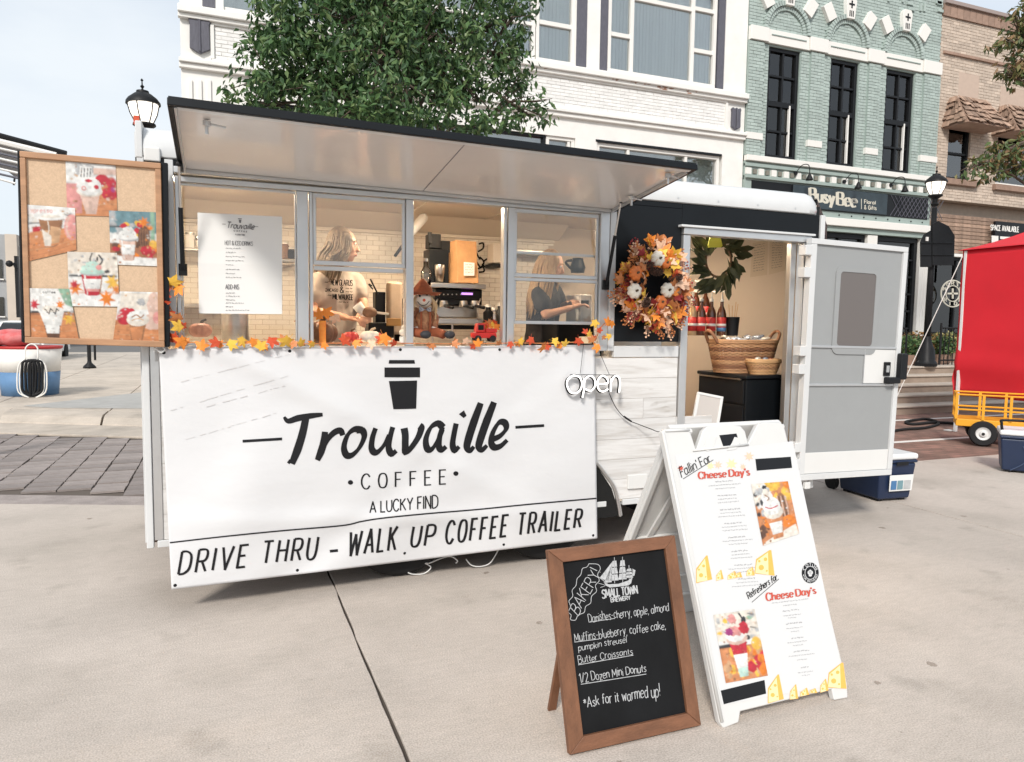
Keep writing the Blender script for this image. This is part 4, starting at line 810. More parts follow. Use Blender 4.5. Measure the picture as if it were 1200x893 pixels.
latch(H0.x+.12, hl-.13); latch(H1.x-.08, hl-.10); latch(H1.x-.05, .32)
for xs_ in (H0.x-.014, H1.x-.03):                      # gas struts
    a = HP(xs_, .16, -.025); c = Vector((xs_+.0, WY-.03, 1.78)); o = MB().tube([a, a.lerp(c,.42)], .006, 8).build('gas_strut', M['steel'], tr)
    MB().tube([a.lerp(c,.4), c], .011, 8).build('strut_body', M['black'], o); MB().ball(a, .014, 8).build('strut_joint', M['blackm'], o); MB().box((c.x-.02,WY-.03,c.z-.03),(c.x+.02,WY-.013,c.z+.03)).build('strut_bracket', M['blackm'], o)
hat.matrix_basis = rotT((H0.x,H0.y,H0.z),'Y',R(.75)) @ hat.matrix_basis
# ---- wheels, fender, underside ----
def wheel(cx, cy, r, par, wth=.2, nm='wheel'):
    w_ = bpy.data.objects.new(nm, None); link(w_, par); w_.matrix_basis = Matrix.Identity(4)
    prof = [(r*.60,-wth/2),(r*.86,-wth/2-.006),(r*.97,-wth*.40),(r,-wth*.25),(r,wth*.25),(r*.97,wth*.40),(r*.86,wth/2+.006),(r*.60,wth/2)]
    MB().lathe((cx,cy,r), prof+[prof[0]], 40, axis='y').build('tyre', M['rubber'], w_, smooth=True, auto=45)
    MB().lathe((cx,cy,r), [(r*.6,wth/2-.01),(r*.55,.03),(r*.3,.05),(r*.12,.08),(r*.1,.1)], 24, axis='y').build('rim', M['alumw'], w_, smooth=True, auto=30)
    return w_
for cx in (.98, 1.93): wheel(cx, WY+.16, .30, tr)
b = MB(); fn = 14; fx0_, fx1_ = .6, 2.36
P1 = crom([(G(690,512)[0],0,.68),(G(706,540)[0],0,.56),(G(717,562)[0],0,.46),(G(722,585)[0],0,.34),(G(724,600)[0],0,.27)], 4)
b.v = [(p.x, WY-.035, p.z) for p in P1]+[(p.x, WY+.0, p.z) for p in P1]+[(p.x+.018, WY-.03, p.z+.008) for p in P1]; k = len(P1)
b.f = [(i,i+1,k+i+1,k+i) for i in range(k-1)]+[(i,2*k+i,2*k+i+1,i+1) for i in range(k-1)]; b.m = [0]*len(b.f)
b.build('fender', M['alum'], tr, smooth=True)
b = MB(); b.slab([(fx0_,WY-.012,.26),(G(723,600)[0],WY-.012,.27),(G(722,585)[0],WY-.012,.34),(G(716,562)[0],WY-.012,.46),(G(705,540)[0],WY-.012,.56),(G(697,522)[0],WY-.012,.64),(fx0_,WY-.012,.64)], (0,1,0), .06); b.build('wheel_well_shade', M['dark'], tr)  # flat dark plate painted in for the shade of the wheel opening
MB().box((X0+.1,WY+.35,.24),(X1-.1,WY+.5,.355)).build('chassis_beam', M['black'], tr); MB().box((X0+.1,YB-.5,.24),(X1-.1,YB-.35,.355)).build('chassis_beam', M['black'], tr)
MB().box((2.9,WY+.5,.12),(3.2,WY+.75,.35)).build('step_bracket', M['black'], tr)
# ---- door frame, doorway and open leaf ----
def df(a,b_,c,d,name='door_frame',m='frame',y0=-.02,y1=.05): return MB().box((a,WY+y0,c),(b_,WY+y1,d)).build(name, M[m], tr, bevel=.004)
df(dx0-.055, dx0, Z0, dz1); df(dx1, dx1+.055, Z0, dz1); df(dx0-.06, dx1+.06, dz1+.001, dz1+.045, y0=-.03); df(dx0-.09, dx1+.08, dz1+.046, dz1+.062, 'drip_rail', 'alumw', -.045, .0)
df(dx0+.002, dx1-.002, Z0, dz0-.01, 'threshold')
df(dx1-.05, dx1-.002, dz0, dz1, 'door_jamb', 'alum', .052, .10)
df(dx0+.002, dx0+.02, dz0, dz1, 'door_jamb', 'alumw', .052, .30)
MB().tube([(dx0+.12,WY-.01,2.06),(dx0-.02,WY-.01,2.06)],.001,3).build('hinge_pin', M['frame'], tr) if 0 else None
DP = wallp(4.05)
cs = [at(950,279,y=4.05), at(1063,290,y=4.05), at(1043,556,y=4.05), at(934,563,y=4.05)]   # TL TR BR BL of the leaf
leaf = bpy.data.objects.new('door', None); link(leaf, tr)
bl = bil([(c.x, c.z) for c in cs])
def LB(u0, u1, v0, v1, y0, y1, name, m, bv=.003):
    b = MB(); q = [bl(u0,v0), bl(u1,v0), bl(u1,v1), bl(u0,v1)]; b.slab([(p.x, y1, p.y) for p in q], (0,-1,0), y1-y0); return b.build(name, m, leaf, bevel=bv)
LB(.02,.98,.012,.988,4.052,4.085,'door_core',M['doorgrey'])
LB(.0,1,.0,.022,4.035,4.09,'leaf_frame',M['alumw']); LB(0,1,.975,1,4.035,4.09,'leaf_frame',M['alumw']); LB(0,.055,.0225,.9745,4.035,4.09,'leaf_frame',M['alumw']); LB(.955,1,.0225,.9745,4.035,4.09,'leaf_frame',M['alumw'])
LB(.057,.953,.435,.445,4.04,4.06,'screen_bar',M['frame']); LB(.057,.953,.595,.605,4.04,4.06,'screen_bar',M['frame'])
LB(.62,.953,.447,.593,4.046,4.0515,'slider_panel',M['white']); LB(.615,.619,.447,.593,4.04,4.0515,'screen_bar',M['frame'])
LB(.057,.953,.885,.974,4.046,4.0515,'kick_plate',M['white'])
# rounded window with raised rim
def rr(u0,u1,v0,v1,r,ru,n=5):
    P = []
    for (cu,cv,a0) in ((u1-ru,v0+r,-90),(u1-ru,v1-r,0),(u0+ru,v1-r,90),(u0+ru,v0+r,180)):
        for i in range(n+1): a_ = R(a0+90*i/n); P.append((cu+ru*cos(a_), cv+r*sin(a_)))
    return P
op, ip = rr(.27,.73,.105,.47,.03,.06), rr(.315,.685,.125,.434,.015,.03)
b = MB(); n = len(op)
for (P, y) in ((op,4.051),(op,4.043),(ip,4.043),(ip,4.051)): b.v += [(bl(u,v).x, y, bl(u,v).y) for u, v in P]
b.f = [(k*n+i, k*n+(i+1)%n, (k+1)*n+(i+1)%n, (k+1)*n+i) for k in range(3) for i in range(n)]; b.m = [0]*len(b.f)
b.build('window_rim', M['doorgrey'], leaf)
b = MB(); b.slab([(bl(u,v).x, 4.051, bl(u,v).y) for u, v in ip], (0,-1,0), .004); b.build('door_window', M['screen'], leaf)
LB(.955,1.03,.46,.575,3.985,4.034,'grab_handle',M['black'],.012); LB(.84,.97,.565,.592,3.99,4.046,'lever',M['black'],.008); LB(.83,.90,.50,.56,4.035,4.046,'latch_plate',M['blackm'],.004); LB(.85,.88,.515,.545,4.028,4.036,'key_plate',M['frame'],.002)
for v in (.05,.14,.46,.535,.86,.93):
    c = bl(-.03, v); MB().box((c.x-.028,4.03,c.y-.035),(c.x+.03,4.10,c.y+.035)).build('hinge', M['alumw'], leaf, bevel=.005)
c = bl(.1,1.01); MB().box((c.x-.02,4.04,c.y-.05),(c.x+.03,4.07,c.y)).build('door_stop', M['white'], leaf, bevel=.006)
# ---- interior ----
WI = YB-.02
MB().box((X0+.03,WI-.02,.45),(X1-.04,WI,2.43)).build('interior_back', M['tgrout'], tr)
tz1 = 2.26
mb = MB(); rn = random.Random(31); z = 1.02; k = 0
while z < tz1:
    x = X0+.04-(k%2)*.052
    while x < 2.8:
        mb.box((max(x,X0+.04),WI-.026-rn.uniform(0,.0012),z),(x+.1,WI-.0205,min(z+.036,tz1))); x += .104
    z += .0395; k += 1
tag(mb.build('wall_tile', M['tile'], tr), kind='stuff')
MB().box((X0+.03,WI-.045,tz1+.002),(2.85,WI-.0275,tz1+.03)).build('cove_trim', M['inwall'], tr, bevel=.004)
b = MB(); b.add([(X0+.03,WI-.0275,tz1+.031),(2.9,WI-.0275,tz1+.031),(2.9,WI-.24,2.41),(X0+.03,WI-.24,2.41)], [(3,2,1,0)]); b.build('cove_panel', M['ceil'], tr)
MB().box((X0+.03,WY+.04,2.412),(X1-.04,WI-.001,2.43)).build('ceiling', M['ceil'], tr)
for x in (.55,1.42,2.1): MB().box((x,WY+.2,2.407),(x+.02,WI-.25,2.411)).build('ceiling_batten', M['inwall'], tr)
MB().box((X0+.021,WY+.035,.45),(X0+.04,WI-.03,2.41)).build('interior_end', M['inwall'], tr)
# angled wall seen through the doorway and a short partition with the syrup shelf
b = MB(); b.slab([(4.02,6.18,.45),(5.05,5.165,.45),(5.05,5.165,2.40),(4.02,6.18,2.40)], (.7,.7,0), .012); b.build('angled_wall', mat('cream_wall', (.76,.68,.60), .65, var=.03, scale=2), tr)
MB().box((2.63,WY+.55,1.42),(3.12,WY+.85,1.45)).build('syrup_shelf', M['inwall'], tr, bevel=.004)
MB().box((2.63,WY+.56,.45),(3.10,WY+.84,1.418)).build('shelf_cabinet', M['alumw'], tr, bevel=.006)
MB().box((X0+.05,WI-.62,1.0),(2.62,WI-.046,1.04)).build('back_counter', M['counter'], tr, bevel=.006); MB().box((X0+.06,WI-.6,.45),(2.6,WI-.05,.998)).build('cabinet', M['dark'], tr)
MB().box((X0+.05,WI-.3,1.62),(.1,WI-.05,1.64)).build('wall_shelf', M['steel'], tr)
# interior lamps: two ceiling strips that are lit
for i, (x, l_, e_) in enumerate(((.0,.5,24),(1.38,.5,24),(3.3,1.0,12.0))):
    t = thing('ceiling_strip', ['warm lit strip lamp on the trailer ceiling above the paper menu','warm lit strip lamp on the trailer ceiling above the espresso machine','warm lit strip lamp on the ceiling behind the doorway'][i], 'lamp', (x,WY+.83,2.40))
    MB().box((x-l_/2,WY+.78,2.385),(x+l_/2,WY+.88,2.406)).build('housing', M['white'], t); MB().box((x-l_/2+.02,WY+.79,2.375),(x+l_/2-.02,WY+.87,2.3845)).build('diffuser', mat('warm_light', (1,.77,.53), .5, emit=e_*4.8), t)
# ---------------- vinyl banner ----------------
BY = 4.075
_tl, _tr, _bl_, _br = at(186,409,y=BY), at(697,404,y=BY), at(201,691,y=BY), at(700,631,y=BY)
def fold(X, Z):
    u = (X-_tl.x)/(_tr.x-_tl.x); v = max(0, min(1, (_tl.z-Z)/(_tl.z-_bl_.z)))
    f = .010*v*sin(7*u+1)+.016*v*v*sin(3.1*u+.4+v) + .007*sin(21*u+3*v)*(1-v)**2*v*2
    f += .012*math.exp(-((u-.22+.1*v)**2)/.004)*v*(1-v)*2.2 + .014*math.exp(-((v-.72-.12*u)**2)/.0022)*(.6-abs(u-.45))*1.0
    f += .010*math.exp(-((u*1.0-v*.9-.12)**2)/.003)*(1-v) - .010*math.exp(-((u+v*.7-.95)**2)/.004)*v
    f -= .035*v*(1-v)*1.2 * (1-abs(2*u-1)**3)*-.6
    f += .004*sin(5*u*pi+v*9)*v
    return f*2.1
def BS(px, py, e=0):
    p = at(px, py, y=BY); f = fold(p.x, p.z); return at(px, py, y=BY-f-e)
ban = thing('vinyl_banner', 'large white vinyl banner with coffee cup logo hanging below the serving windows', 'banner', (1, BY, .15))
vinyl = mat('vinyl', (.64,.645,.66), .36, var=.02, scale=2, coat=.1, bump=.9, bscale=2.6, stretch=(1,1,1.7))
b = Pr(BS, 0); b.grid([(186,409),(697,404),(700,631),(201,691)], 200, 100); o = b.build('sheet', vinyl, ban, smooth=True)
md = o.modifiers.new('thickness', 'SOLIDIFY'); md.thickness = .0015; md.offset = -1
ink = mat('charcoal_ink', (.010,.010,.012), .45, spec=.3)
p = Pr(BS, .0024)
def b5(x, y): return (160+x/2.88, 390+y/2.88)
def b6(x, y): return (420+x/2.88, 390+y/2.88)
# cup logo
p.poly([b6(104,92),b6(189,92),b6(191,104),b6(102,104)]); p.poly([b6(88,117),b6(208,117),b6(208,150),b6(88,150)]); p.poly([b6(103,163),b6(198,161),b6(195,256),b6(118,258)])
# Trouvaille, brush script, stroke by stroke
br = lambda pts, w=7.2, **k: p.stroke([pts_ for pts_ in pts], w, **k)
nb = (4.2, 8.6, R(-52))
br([b5(498,284),b5(512,298),b5(545,288),b5(590,280),b5(628,276)], [3,6,7.5,6.5,4])
br([b5(572,284),b5(560,340),b5(543,395),b5(524,442)], [8,9,9.5,7])
br([b5(520,438),b5(512,432)], 5, smooth=False)
br([b5(636,334),b5(632,368),b5(622,402),b5(610,430)], [7,8.5,8.5,6]); br([b5(630,390),b5(646,358),b5(668,336),b5(688,330),b5(696,346)], [4,6,7,7.5,6])
br([b5(762,328),b5(735,326),b5(712,346),b5(700,385),b5(708,412),b5(728,412),b5(752,388),b5(768,352),b5(762,330),b5(742,330)], nib=nb, w=7)
O = 748   # b5->b6 offset in zoomed px
br([b6(58,322),b6(48,352),b6(44,385),b6(52,402),b6(68,400),b6(90,374),b6(104,345)], nib=nb, w=7); br([b6(116,318),b6(106,356),b6(102,388),b6(112,408),b6(128,398)], nib=nb, w=7)
br([b6(154,322),b6(158,345),b6(158,378),b6(160,404),b6(178,388),b6(202,352),b6(212,322),b6(206,314)], nib=(4.5,8.6,R(-30)), w=7)
br([b6(286,320),b6(268,306),b6(244,320),b6(228,358),b6(232,390),b6(248,392),b6(268,364),b6(284,326)], nib=nb, w=7); br([b6(284,318),b6(274,352),b6(272,384),b6(282,394),b6(296,384)], nib=nb, w=7)
br([b6(330,306),b6(322,345),b6(318,378),b6(326,396),b6(340,384)], nib=nb, w=7.5); p.stroke([b6(348,268),b6(360,284)], [7.5,4.5])
br([b6(413,237),b6(390,300),b6(372,356),b6(366,386),b6(376,398),b6(390,384)], [7,9,9,8,6,4]); br([b6(458,234),b6(434,295),b6(414,352),b6(406,384),b6(416,396),b6(434,380)], [7,9,9,8,6,4])
br([b6(452,360),b6(478,348),b6(498,325),b6(494,304),b6(474,304),b6(454,336),b6(448,368),b6(458,386),b6(480,382),b6(502,362)], nib=nb, w=7)
p.stroke([b5(358,366),b5(491,358)], 3.2, smooth=False); p.stroke([b6(530,319),b6(627,313)], 3.2, smooth=False)
# COFFEE / A LUCKY FIND
p.text('COFFEE', [(424,556),(522.5,550.5),(522.5,567),(424,573)], 1.7, space=6.8, nib=(1.3,2.0,0)); p.disc(b5(722,505), 3, 2.7); p.disc(b6(329,475), 3, 2.7)
p.text('A LUCKY FIND', [(433.5,588.5),(513,580),(513,595),(433.5,601)], 1.5, space=2.0, word=4)
# rule and bottom line in casual slanted capitals
p.stroke([(199,636),(260,629),(330,622),(400,616),(424,611),(450,607),(500,602),(560,597),(620,591),(699,584)], 1.6, n=8)
def cap(txt, x0, x1, y0t, y0b, y1t, y1b, sl=2.2): p.text(txt, [(x0,y0t),(x1,y1t),(x1,y1b),(x0,y0b)], 2.7, nib=(2.3,3.0,R(12)), slant=.24, space=4.2, jit=.12, seed=3)
cap('DRIVE', 209, 287, 647, 673, 638.5, 664); cap('THRU', 306, 369, 635, 660, 629.5, 655)
p.stroke([(386.5,646),(396,645)], 3.2, smooth=False)
cap('WALK', 408, 463, 624, 651, 617, 644); cap('UP', 481, 507, 617.5, 641, 615, 638.5); cap('COFFEE', 522, 593, 611.5, 637, 604, 628.5); cap('TRAILER', 606, 680, 602, 627, 597, 618)
p.build('lettering', ink, ban)
# faint smudges of creased print at the upper left, and eyelets
q = Pr(BS, .0024); rn = random.Random(5)
for a, c in ((b5(150,165),b5(525,70)),(b5(115,262),b5(520,142)),(b5(190,262),b5(500,178)),(b5(165,360),b5(500,262))):
    a = Vector(a); c = Vector(c); t = 0
    while t < 1:
        e = t+rn.uniform(.02,.1); 
        if rn.random() < .75: q.stroke([a.lerp(c,t)+Vector((0,rn.uniform(-.6,.6))), a.lerp(c,min(1,e))], rn.uniform(.3,1.1), 0, rn.choice((0,.3)), smooth=False)
        t = e+rn.uniform(.0,.05)
q.build('smudge', mat('smudge', (.60,.585,.585), .5), ban)
for x, y in (b5(92,67),b5(517,62),b5(130,853),b5(543,802),b6(142,57),b6(477,57),b6(156,744),b6(491,715),b6(793,684)):
    c = BS(x, y, .002); MB().lathe(c, [(.006,0),(.009,-.002),(.009,-.003),(.003,-.0032)], 12, axis='y').build('eyelet', M['blackm'], ban, smooth=True)
# cords that tie it at the corner and trail underneath
for k, (lab, pts) in enumerate((('white cord knotted at the banner corner under the picture board', [(176,404),(184,410),(189,413),(193,409),(186,404),(180,412)]),
        ('white cord trailing on the ground under the banner by the near tyre', [(481,651),(492,657),(502,660),(515,655),(528,652),(536,657),(534,660)]),
        ('frayed white cord end curled on the concrete by the wheels', [(498,660),(505,665),(497,672),(485,673),(478,671)]),
        ('pale cord loop hanging between the two trailer wheels', [(546,655),(552,662),(562,664),(574,660),(582,648),(586,640)]))):
    pp_ = [at(x, y, y=BY+(.12 if k else -.03)) for x, y in pts]
    t = MB().tube(crom(pp_, 5), .004, 6).build('cord', M['white'], smooth=True); tag(t, lab, 'cord')

# ---------------- picture board ----------------
PY = 4.03
pb = thing('picture_board', 'framed corkboard of drink photographs hung open at the end of the trailer', 'board', (-.55,PY,1.4))
cork = mat('cork', (.60,.43,.29), .85, var=.06, scale=40, bump=.1, bscale=150); speckle(cork, .10, False); oak = mat('oak_frame', (.40,.22,.12), .5, var=.2, scale=5, stretch=(1,1,6))
def qd(TL,TR,BR,BL,y,th,name,m,par,bv=.002):
    b = MB(); b.slab([tuple(at(*c, y=y)) for c in (TL,TR,BR,BL)], (0,1,0), th); return b.build(name, m, par, bevel=bv)
TL,TR,BR,BL = (22.5,176.5),(188.5,191),(193,407),(29,402); f_ = bil((TL,TR,BR,BL))
def fb(u0,v0,u1,v1): return [tuple(f_(*c)) for c in ((u0,v0),(u1,v0),(u1,v1),(u0,v1))]
qd(*fb(.03,.02,.97,.98), PY, .02, 'cork_panel', cork, pb)
for a in ((0,0,1,.033),(0,.967,1,1),(0,.0335,.043,.9665),(.957,.0335,1,.9665)): qd(*fb(*a), PY-.014, .034, 'frame_rail', oak, pb, .004)
qd((20,176),(22,176),(28,402),(25,400), PY-.01, .03, 'hinge_edge', M['black'], pb)
qd((189,190),(196.5,191),(199,406),(193.5,407), PY-.0, .04, 'edge_strip', M['tblack'], pb)
PC = dict(white=(.80,.80,.78), cream=(.76,.70,.62), wood=(.60,.25,.11), dkwood=(.38,.16,.08), red=(.52,.03,.05), orange=(.75,.22,.03), yellow=(.80,.48,.08), green=(.28,.45,.33), teal=(.16,.28,.32), grey=(.45,.46,.47), dark=(.04,.04,.045), coffee=(.33,.16,.08), caramel=(.60,.36,.20), pink=(.72,.32,.30), mint=(.5,.7,.62), brown=(.14,.07,.045), blush=(.70,.50,.42), purple=(.35,.05,.2))
C = {k: mat('tint_'+k, PC[k], .5, var=.1, scale=30) for k in ('teal','grey')}
CK = list(PC)
import numpy as np
pm_ = bpy.data.materials.new('printed_paper'); pm_.use_nodes = True; _t = pm_.node_tree; _a = _t.nodes.new('ShaderNodeAttribute'); _a.attribute_name = 'print'; _t.links.new(_a.outputs['Color'], _t.nodes['Principled BSDF'].inputs['Base Color']); _t.nodes['Principled BSDF'].inputs['Roughness'].default_value = .25; CM = pm_
class Photo(Pr):
    def __init__(s, S, quad, lift=.0007): super().__init__(lambda x, y, e=0: (x, y, 0), lift); s.quad, s.real = quad, S; s.sw = (Vector(quad[1])-Vector(quad[0])).length; s.sh = (Vector(quad[3])-Vector(quad[0])).length; s.q = lambda u, v: Vector((u*s.sw, v*s.sh)); s.n = 0; s.rect('white', 0, 0, 1, 1)
    def L(s): s.n += 1; return s.n
    def rect(s, c, u0, v0, u1, v1): s.poly([s.q(u0,v0), s.q(u1,v0), s.q(u1,v1), s.q(u0,v1)], CK.index(c), s.L())
    def pg(s, c, P): s.poly([s.q(*p) for p in P], CK.index(c), s.L())
    def dc(s, c, u, v, ru, rv, wob=0, n=18, seed=1):
        rn = random.Random(seed); s.poly([s.q(u+ru*cos(2*pi*i/n)*(1+wob*rn.uniform(-1,1)), v+rv*sin(2*pi*i/n)*(1+wob*rn.uniform(-1,1))) for i in range(n)], CK.index(c), s.L())
    def ln(s, c, P, w): s.stroke([s.q(*p) for p in P], w, CK.index(c), s.L())
    def table(s, v, c='wood', tilt=0):
        s.pg(c, [(0,v),(1,v+tilt),(1,1),(0,1)])
        for k in range(4): vv = v+(1-v)*(.2+.2*k); s.ln('dkwood' if k%2 else 'caramel', [(0,vv),(.4,vv+.02),(1,vv+tilt)], .5)
    def cup(s, u, vt, vb, rt, rb, c, band=None, cream=None, bowl=True):
        s.pg(c, [(u-rt,vt),(u+rt,vt),(u+rb,vb),(u+rb*.5,vb+.02),(u-rb*.5,vb+.02),(u-rb,vb)])
        s.pg('white',[(u-rt*.78,vt),(u-rt*.62,vt),(u-rb*.62,vb),(u-rb*.74,vb)]) if c != 'brown' else 0; s.pg('brown' if c in ('coffee','brown') else 'coffee',[(u+rt*.86,vt),(u+rt,vt),(u+rb,vb),(u+rb*.84,vb)])
        if band: s.pg(band, [(u-rt*.8,vt+(vb-vt)*.3),(u+rt*.8,vt+(vb-vt)*.3),(u+rt*.66,vt+(vb-vt)*.75),(u-rt*.66,vt+(vb-vt)*.75)]); s.ln('grey', [(u-.03,(vt+vb)/2),(u+.03,(vt+vb)/2)], .8)
        if cream:
            s.dc('grey', u+.015, vt+.01, rt*1.12, .05); s.dc(cream, u, vt-.02, rt*1.12, .055); s.dc(cream, u, vt-.08, rt*.95, .075, .1, seed=3); s.dc(cream, u+.01, vt-.15, rt*.6, .06, .15, seed=5)
            for k, (a, b_) in enumerate(((-.5,-.06),(.4,-.1),(0,-.03),(.1,-.15))): s.dc('grey' if k<2 else 'blush', u+a*rt, vt+b_, .02, .012, .3)
    def mesh_print(s, name):
        """the drawing as soft print: colours stored on a fine grid of the sheet"""
        nx, ny = 96, max(60, int(96*s.sh/s.sw)); X, Y = np.meshgrid((np.arange(nx)+.5)/nx*s.sw, (np.arange(ny)+.5)/ny*s.sh); img = np.ones((ny, nx, 3))*.75; V_ = np.array([(v[0], v[1]) for v in s.v])
        for f, mi in zip(s.f, s.m):
            P = V_[list(f)]; lo, hi = P.min(0), P.max(0); x0, x1 = int(max(0, lo[0]/s.sw*nx-1)), int(min(nx, hi[0]/s.sw*nx+2)); y0, y1 = int(max(0, lo[1]/s.sh*ny-1)), int(min(ny, hi[1]/s.sh*ny+2))
            if x1 <= x0 or y1 <= y0: continue
            gx, gy = X[y0:y1, x0:x1], Y[y0:y1, x0:x1]; ins = np.zeros(gx.shape, bool); j = len(P)-1
            for i in range(len(P)):
                xi, yi, xj, yj = P[i][0], P[i][1], P[j][0], P[j][1]
                if yi != yj: ins ^= ((yi > gy) != (yj > gy)) & (gx < (xj-xi)*(gy-yi)/(yj-yi)+xi)
                j = i
            w_ = np.maximum(hi-lo, 1e-6); big = min(1, (w_[0]*w_[1])/(s.sw*s.sh*.02)); sh = 1-.30*big*((gx-lo[0])/w_[0]*.6+(gy-lo[1])/w_[1]*.5-.45)*(0 if w_[0] > s.sw*.9 else 1)
            col = np.array(PC[CK[mi]])[None, None, :]*sh[..., None]; sub_ = img[y0:y1, x0:x1]; sub_[ins] = col[ins]
        rg = np.random.default_rng(len(s.f))
        def blur(A):
            B = np.pad(A, ((1,1),(1,1),(0,0)), 'edge'); return (B[:-2,1:-1]+B[2:,1:-1]+B[1:-1,:-2]+B[1:-1,2:]+2*B[1:-1,1:-1])/6
        soft = img
        for _ in range(9): soft = blur(soft)
        uu = np.abs(X/s.sw-.48)[..., None]; vv = (Y/s.sh)[..., None]; k_ = np.clip((uu-.20)*4, 0, 1)*np.clip(1.25-vv, 0, 1); img = blur(blur(img)); img = img*(1-k_)+soft*k_     # background out of focus
        nz_ = rg.normal(0, 1, (ny//6+2, nx//6+2)); nz_ = np.kron(nz_, np.ones((6,6)))[:ny, :nx, None]
        for _ in range(6): nz_ = blur(nz_)
        img = np.clip(img*.80*(1+.10*nz_+rg.normal(0, .025, (ny, nx, 1))), 0, .85)
        f_ = bil(s.quad); vs = [s.real(*f_(i/(nx-1), j/(ny-1)), s.lift) for j in range(ny) for i in range(nx)]
        me = bpy.data.meshes.new(name); me.from_pydata([tuple(v) for v in vs], [], [(j*nx+i, (j+1)*nx+i, (j+1)*nx+i+1, j*nx+i+1) for j in range(ny-1) for i in range(nx-1)]); me.materials.append(CM)
        at_ = me.color_attributes.new('print', 'FLOAT_COLOR', 'POINT'); at_.data.foreach_set('color', np.concatenate([img, np.ones((ny, nx, 1))], 2).astype(np.float32).ravel()); me.update(); return me
def mleaf(s, c, u, v, r, a0=0):
    P = []
    for k in range(14): rr_ = r*(1 if k%2 == 0 else .45)*(1.15 if k in (0,) else 1); P.append((u+rr_*cos(2*pi*k/14+a0), v+rr_*sin(2*pi*k/14+a0)))
    s.pg(c, P)
def bokeh(s, cols, n, u0,v0,u1,v1, rs, seed):
    rn = random.Random(seed)
    for k in range(n): s.dc(rn.choice(cols), rn.uniform(u0,u1), rn.uniform(v0,v1), rn.uniform(*rs), rn.uniform(*rs)*.8, .25, 9, k)
PS = wallp(PY-.001)
def z1(x, y): return (x/5.58, 80+y/5.58)
def z2(x, y): return (x/5.58, 170+y/5.58)
def z3(x, y): return (x/4.466, 300+y/4.466)
def grit(b, seed, n=70):
    rn = random.Random(seed)
    for k in range(n):
        u, v = rn.uniform(.02,.98), rn.uniform(.02,.98); edge = abs(u-.48) > .24
        b.dc(rn.choice(['grey','cream','white','caramel','coffee','blush'] if v < .5 else ['wood','caramel','dkwood','orange','coffee','blush']), u, v, *( (rn.uniform(.012,.035), rn.uniform(.008,.022)) if edge else (rn.uniform(.004,.010), rn.uniform(.004,.009)) ), .3, 7, k)
def card(quad, lab, fn):
    card.k = getattr(card, 'k', 0)+1; b = Photo(PS, quad, .0012+.0011*card.k); fn(b); grit(b, len(lab)); me = b.mesh_print('photo_print'); o = bpy.data.objects.new('photo_print', me); link(o); tag(o, lab, 'photo', 'drink photographs on the corkboard'); return o
def ph_sundae(s):
    bokeh(s, ['white','grey','cream'], 8, .0,.05,.5,.3, (.05,.12), 1); s.rect('blush',.55,.12,1,.24); s.table(.42,'wood'); s.pg('pink',[(0,.42),(.3,.42),(.3,.95),(0,.95)]); s.rect('white',.28,.1,.52,.34)
    for k in range(4): s.ln('dark', [(.32+k*.06,.13),(.30+k*.06,.3)], 1)
    s.dc('red',.72,.33,.14,.1); s.dc('red',.9,.38,.1,.11); s.dc('red',.85,.58,.16,.12,.1); s.dc('purple',.93,.5,.05,.05); s.dc('blush',.82,.68,.04,.03)
    s.pg('blush',[(.26,.6),(.66,.6),(.58,.96),(.38,.96)]); s.dc('cream',.46,.55,.26,.10); s.dc('white',.46,.46,.25,.17,.05); s.dc('red',.45,.36,.07,.03); s.dc('pink',.35,.5,.05,.045); s.dc('red',.60,.47,.05,.04); s.dc('white',.35,.5,.025,.02)
def ph_latte(s):
    s.text('Espresso', [s.q(.05,.06),s.q(.55,.05),s.q(.55,.13),s.q(.05,.14)], .8, CK.index('pink'), 2); bokeh(s, ['grey','cream','dark'], 8, 0,.15,.3,.35, (.02,.05), 2); s.rect('dark',0,.32,.3,.345); s.rect('red',.15,.4,.3,.5)
    s.ln('dark',[(.78,.15),(.85,.18),(.92,.13)],1.4); s.table(.5,'wood',-.05); s.dc('pink',.93,.45,.16,.3); s.dc('blush',.90,.45,.10,.24); s.dc('pink',.96,.45,.13,.25)
    s.pg('caramel',[(.27,.25),(.76,.25),(.66,.76),(.37,.76)]); s.pg('coffee',[(.28,.27),(.75,.27),(.72,.48),(.31,.48)]); s.pg('cream',[(.33,.45),(.52,.6),(.5,.8),(.38,.78)]); s.pg('caramel',[(.5,.4),(.7,.45),(.64,.74),(.52,.7)]); s.ln('cream',[(.45,.3),(.47,.45),(.44,.6)],1.2); s.dc('white',.52,.235,.28,.055); s.dc('cream',.51,.21,.2,.03)
    s.ln('dark',[(.37,.8),(.52,.82),(.65,.79)],.6)
def ph_pumpkin(s):
    s.rect('teal',0,0,1,.4); bokeh(s, ['green','teal','grey','dark'], 20, 0,.0,.9,.4, (.04,.1), 4); s.rect('green',.85,0,.95,.6); s.rect('dark',.0,.28,.25,.31); bokeh(s, ['red','orange','yellow'], 14, .3,.2,.85,.45, (.04,.09), 6); s.rect('dkwood',0,.6,1,.85); bokeh(s, ['red','orange','brown'], 16, 0,.6,1,.85, (.05,.1), 7); s.pg('white',[(0,.82),(1,.86),(1,1),(0,1)])
    s.dc('brown',.72,.48,.13,.22); 
    for k in range(4): s.ln('coffee', [(.66+k*.04,.32),(.63+k*.06,.48),(.66+k*.04,.66)], .7)
    s.dc('yellow',.92,.6,.1,.08); mleaf(s,'orange',.72,.2,.12); s.dc('red',.8,.72,.16,.1,.2)
    s.cup(.38,.5,.9,.19,.12,'blush','white','white')
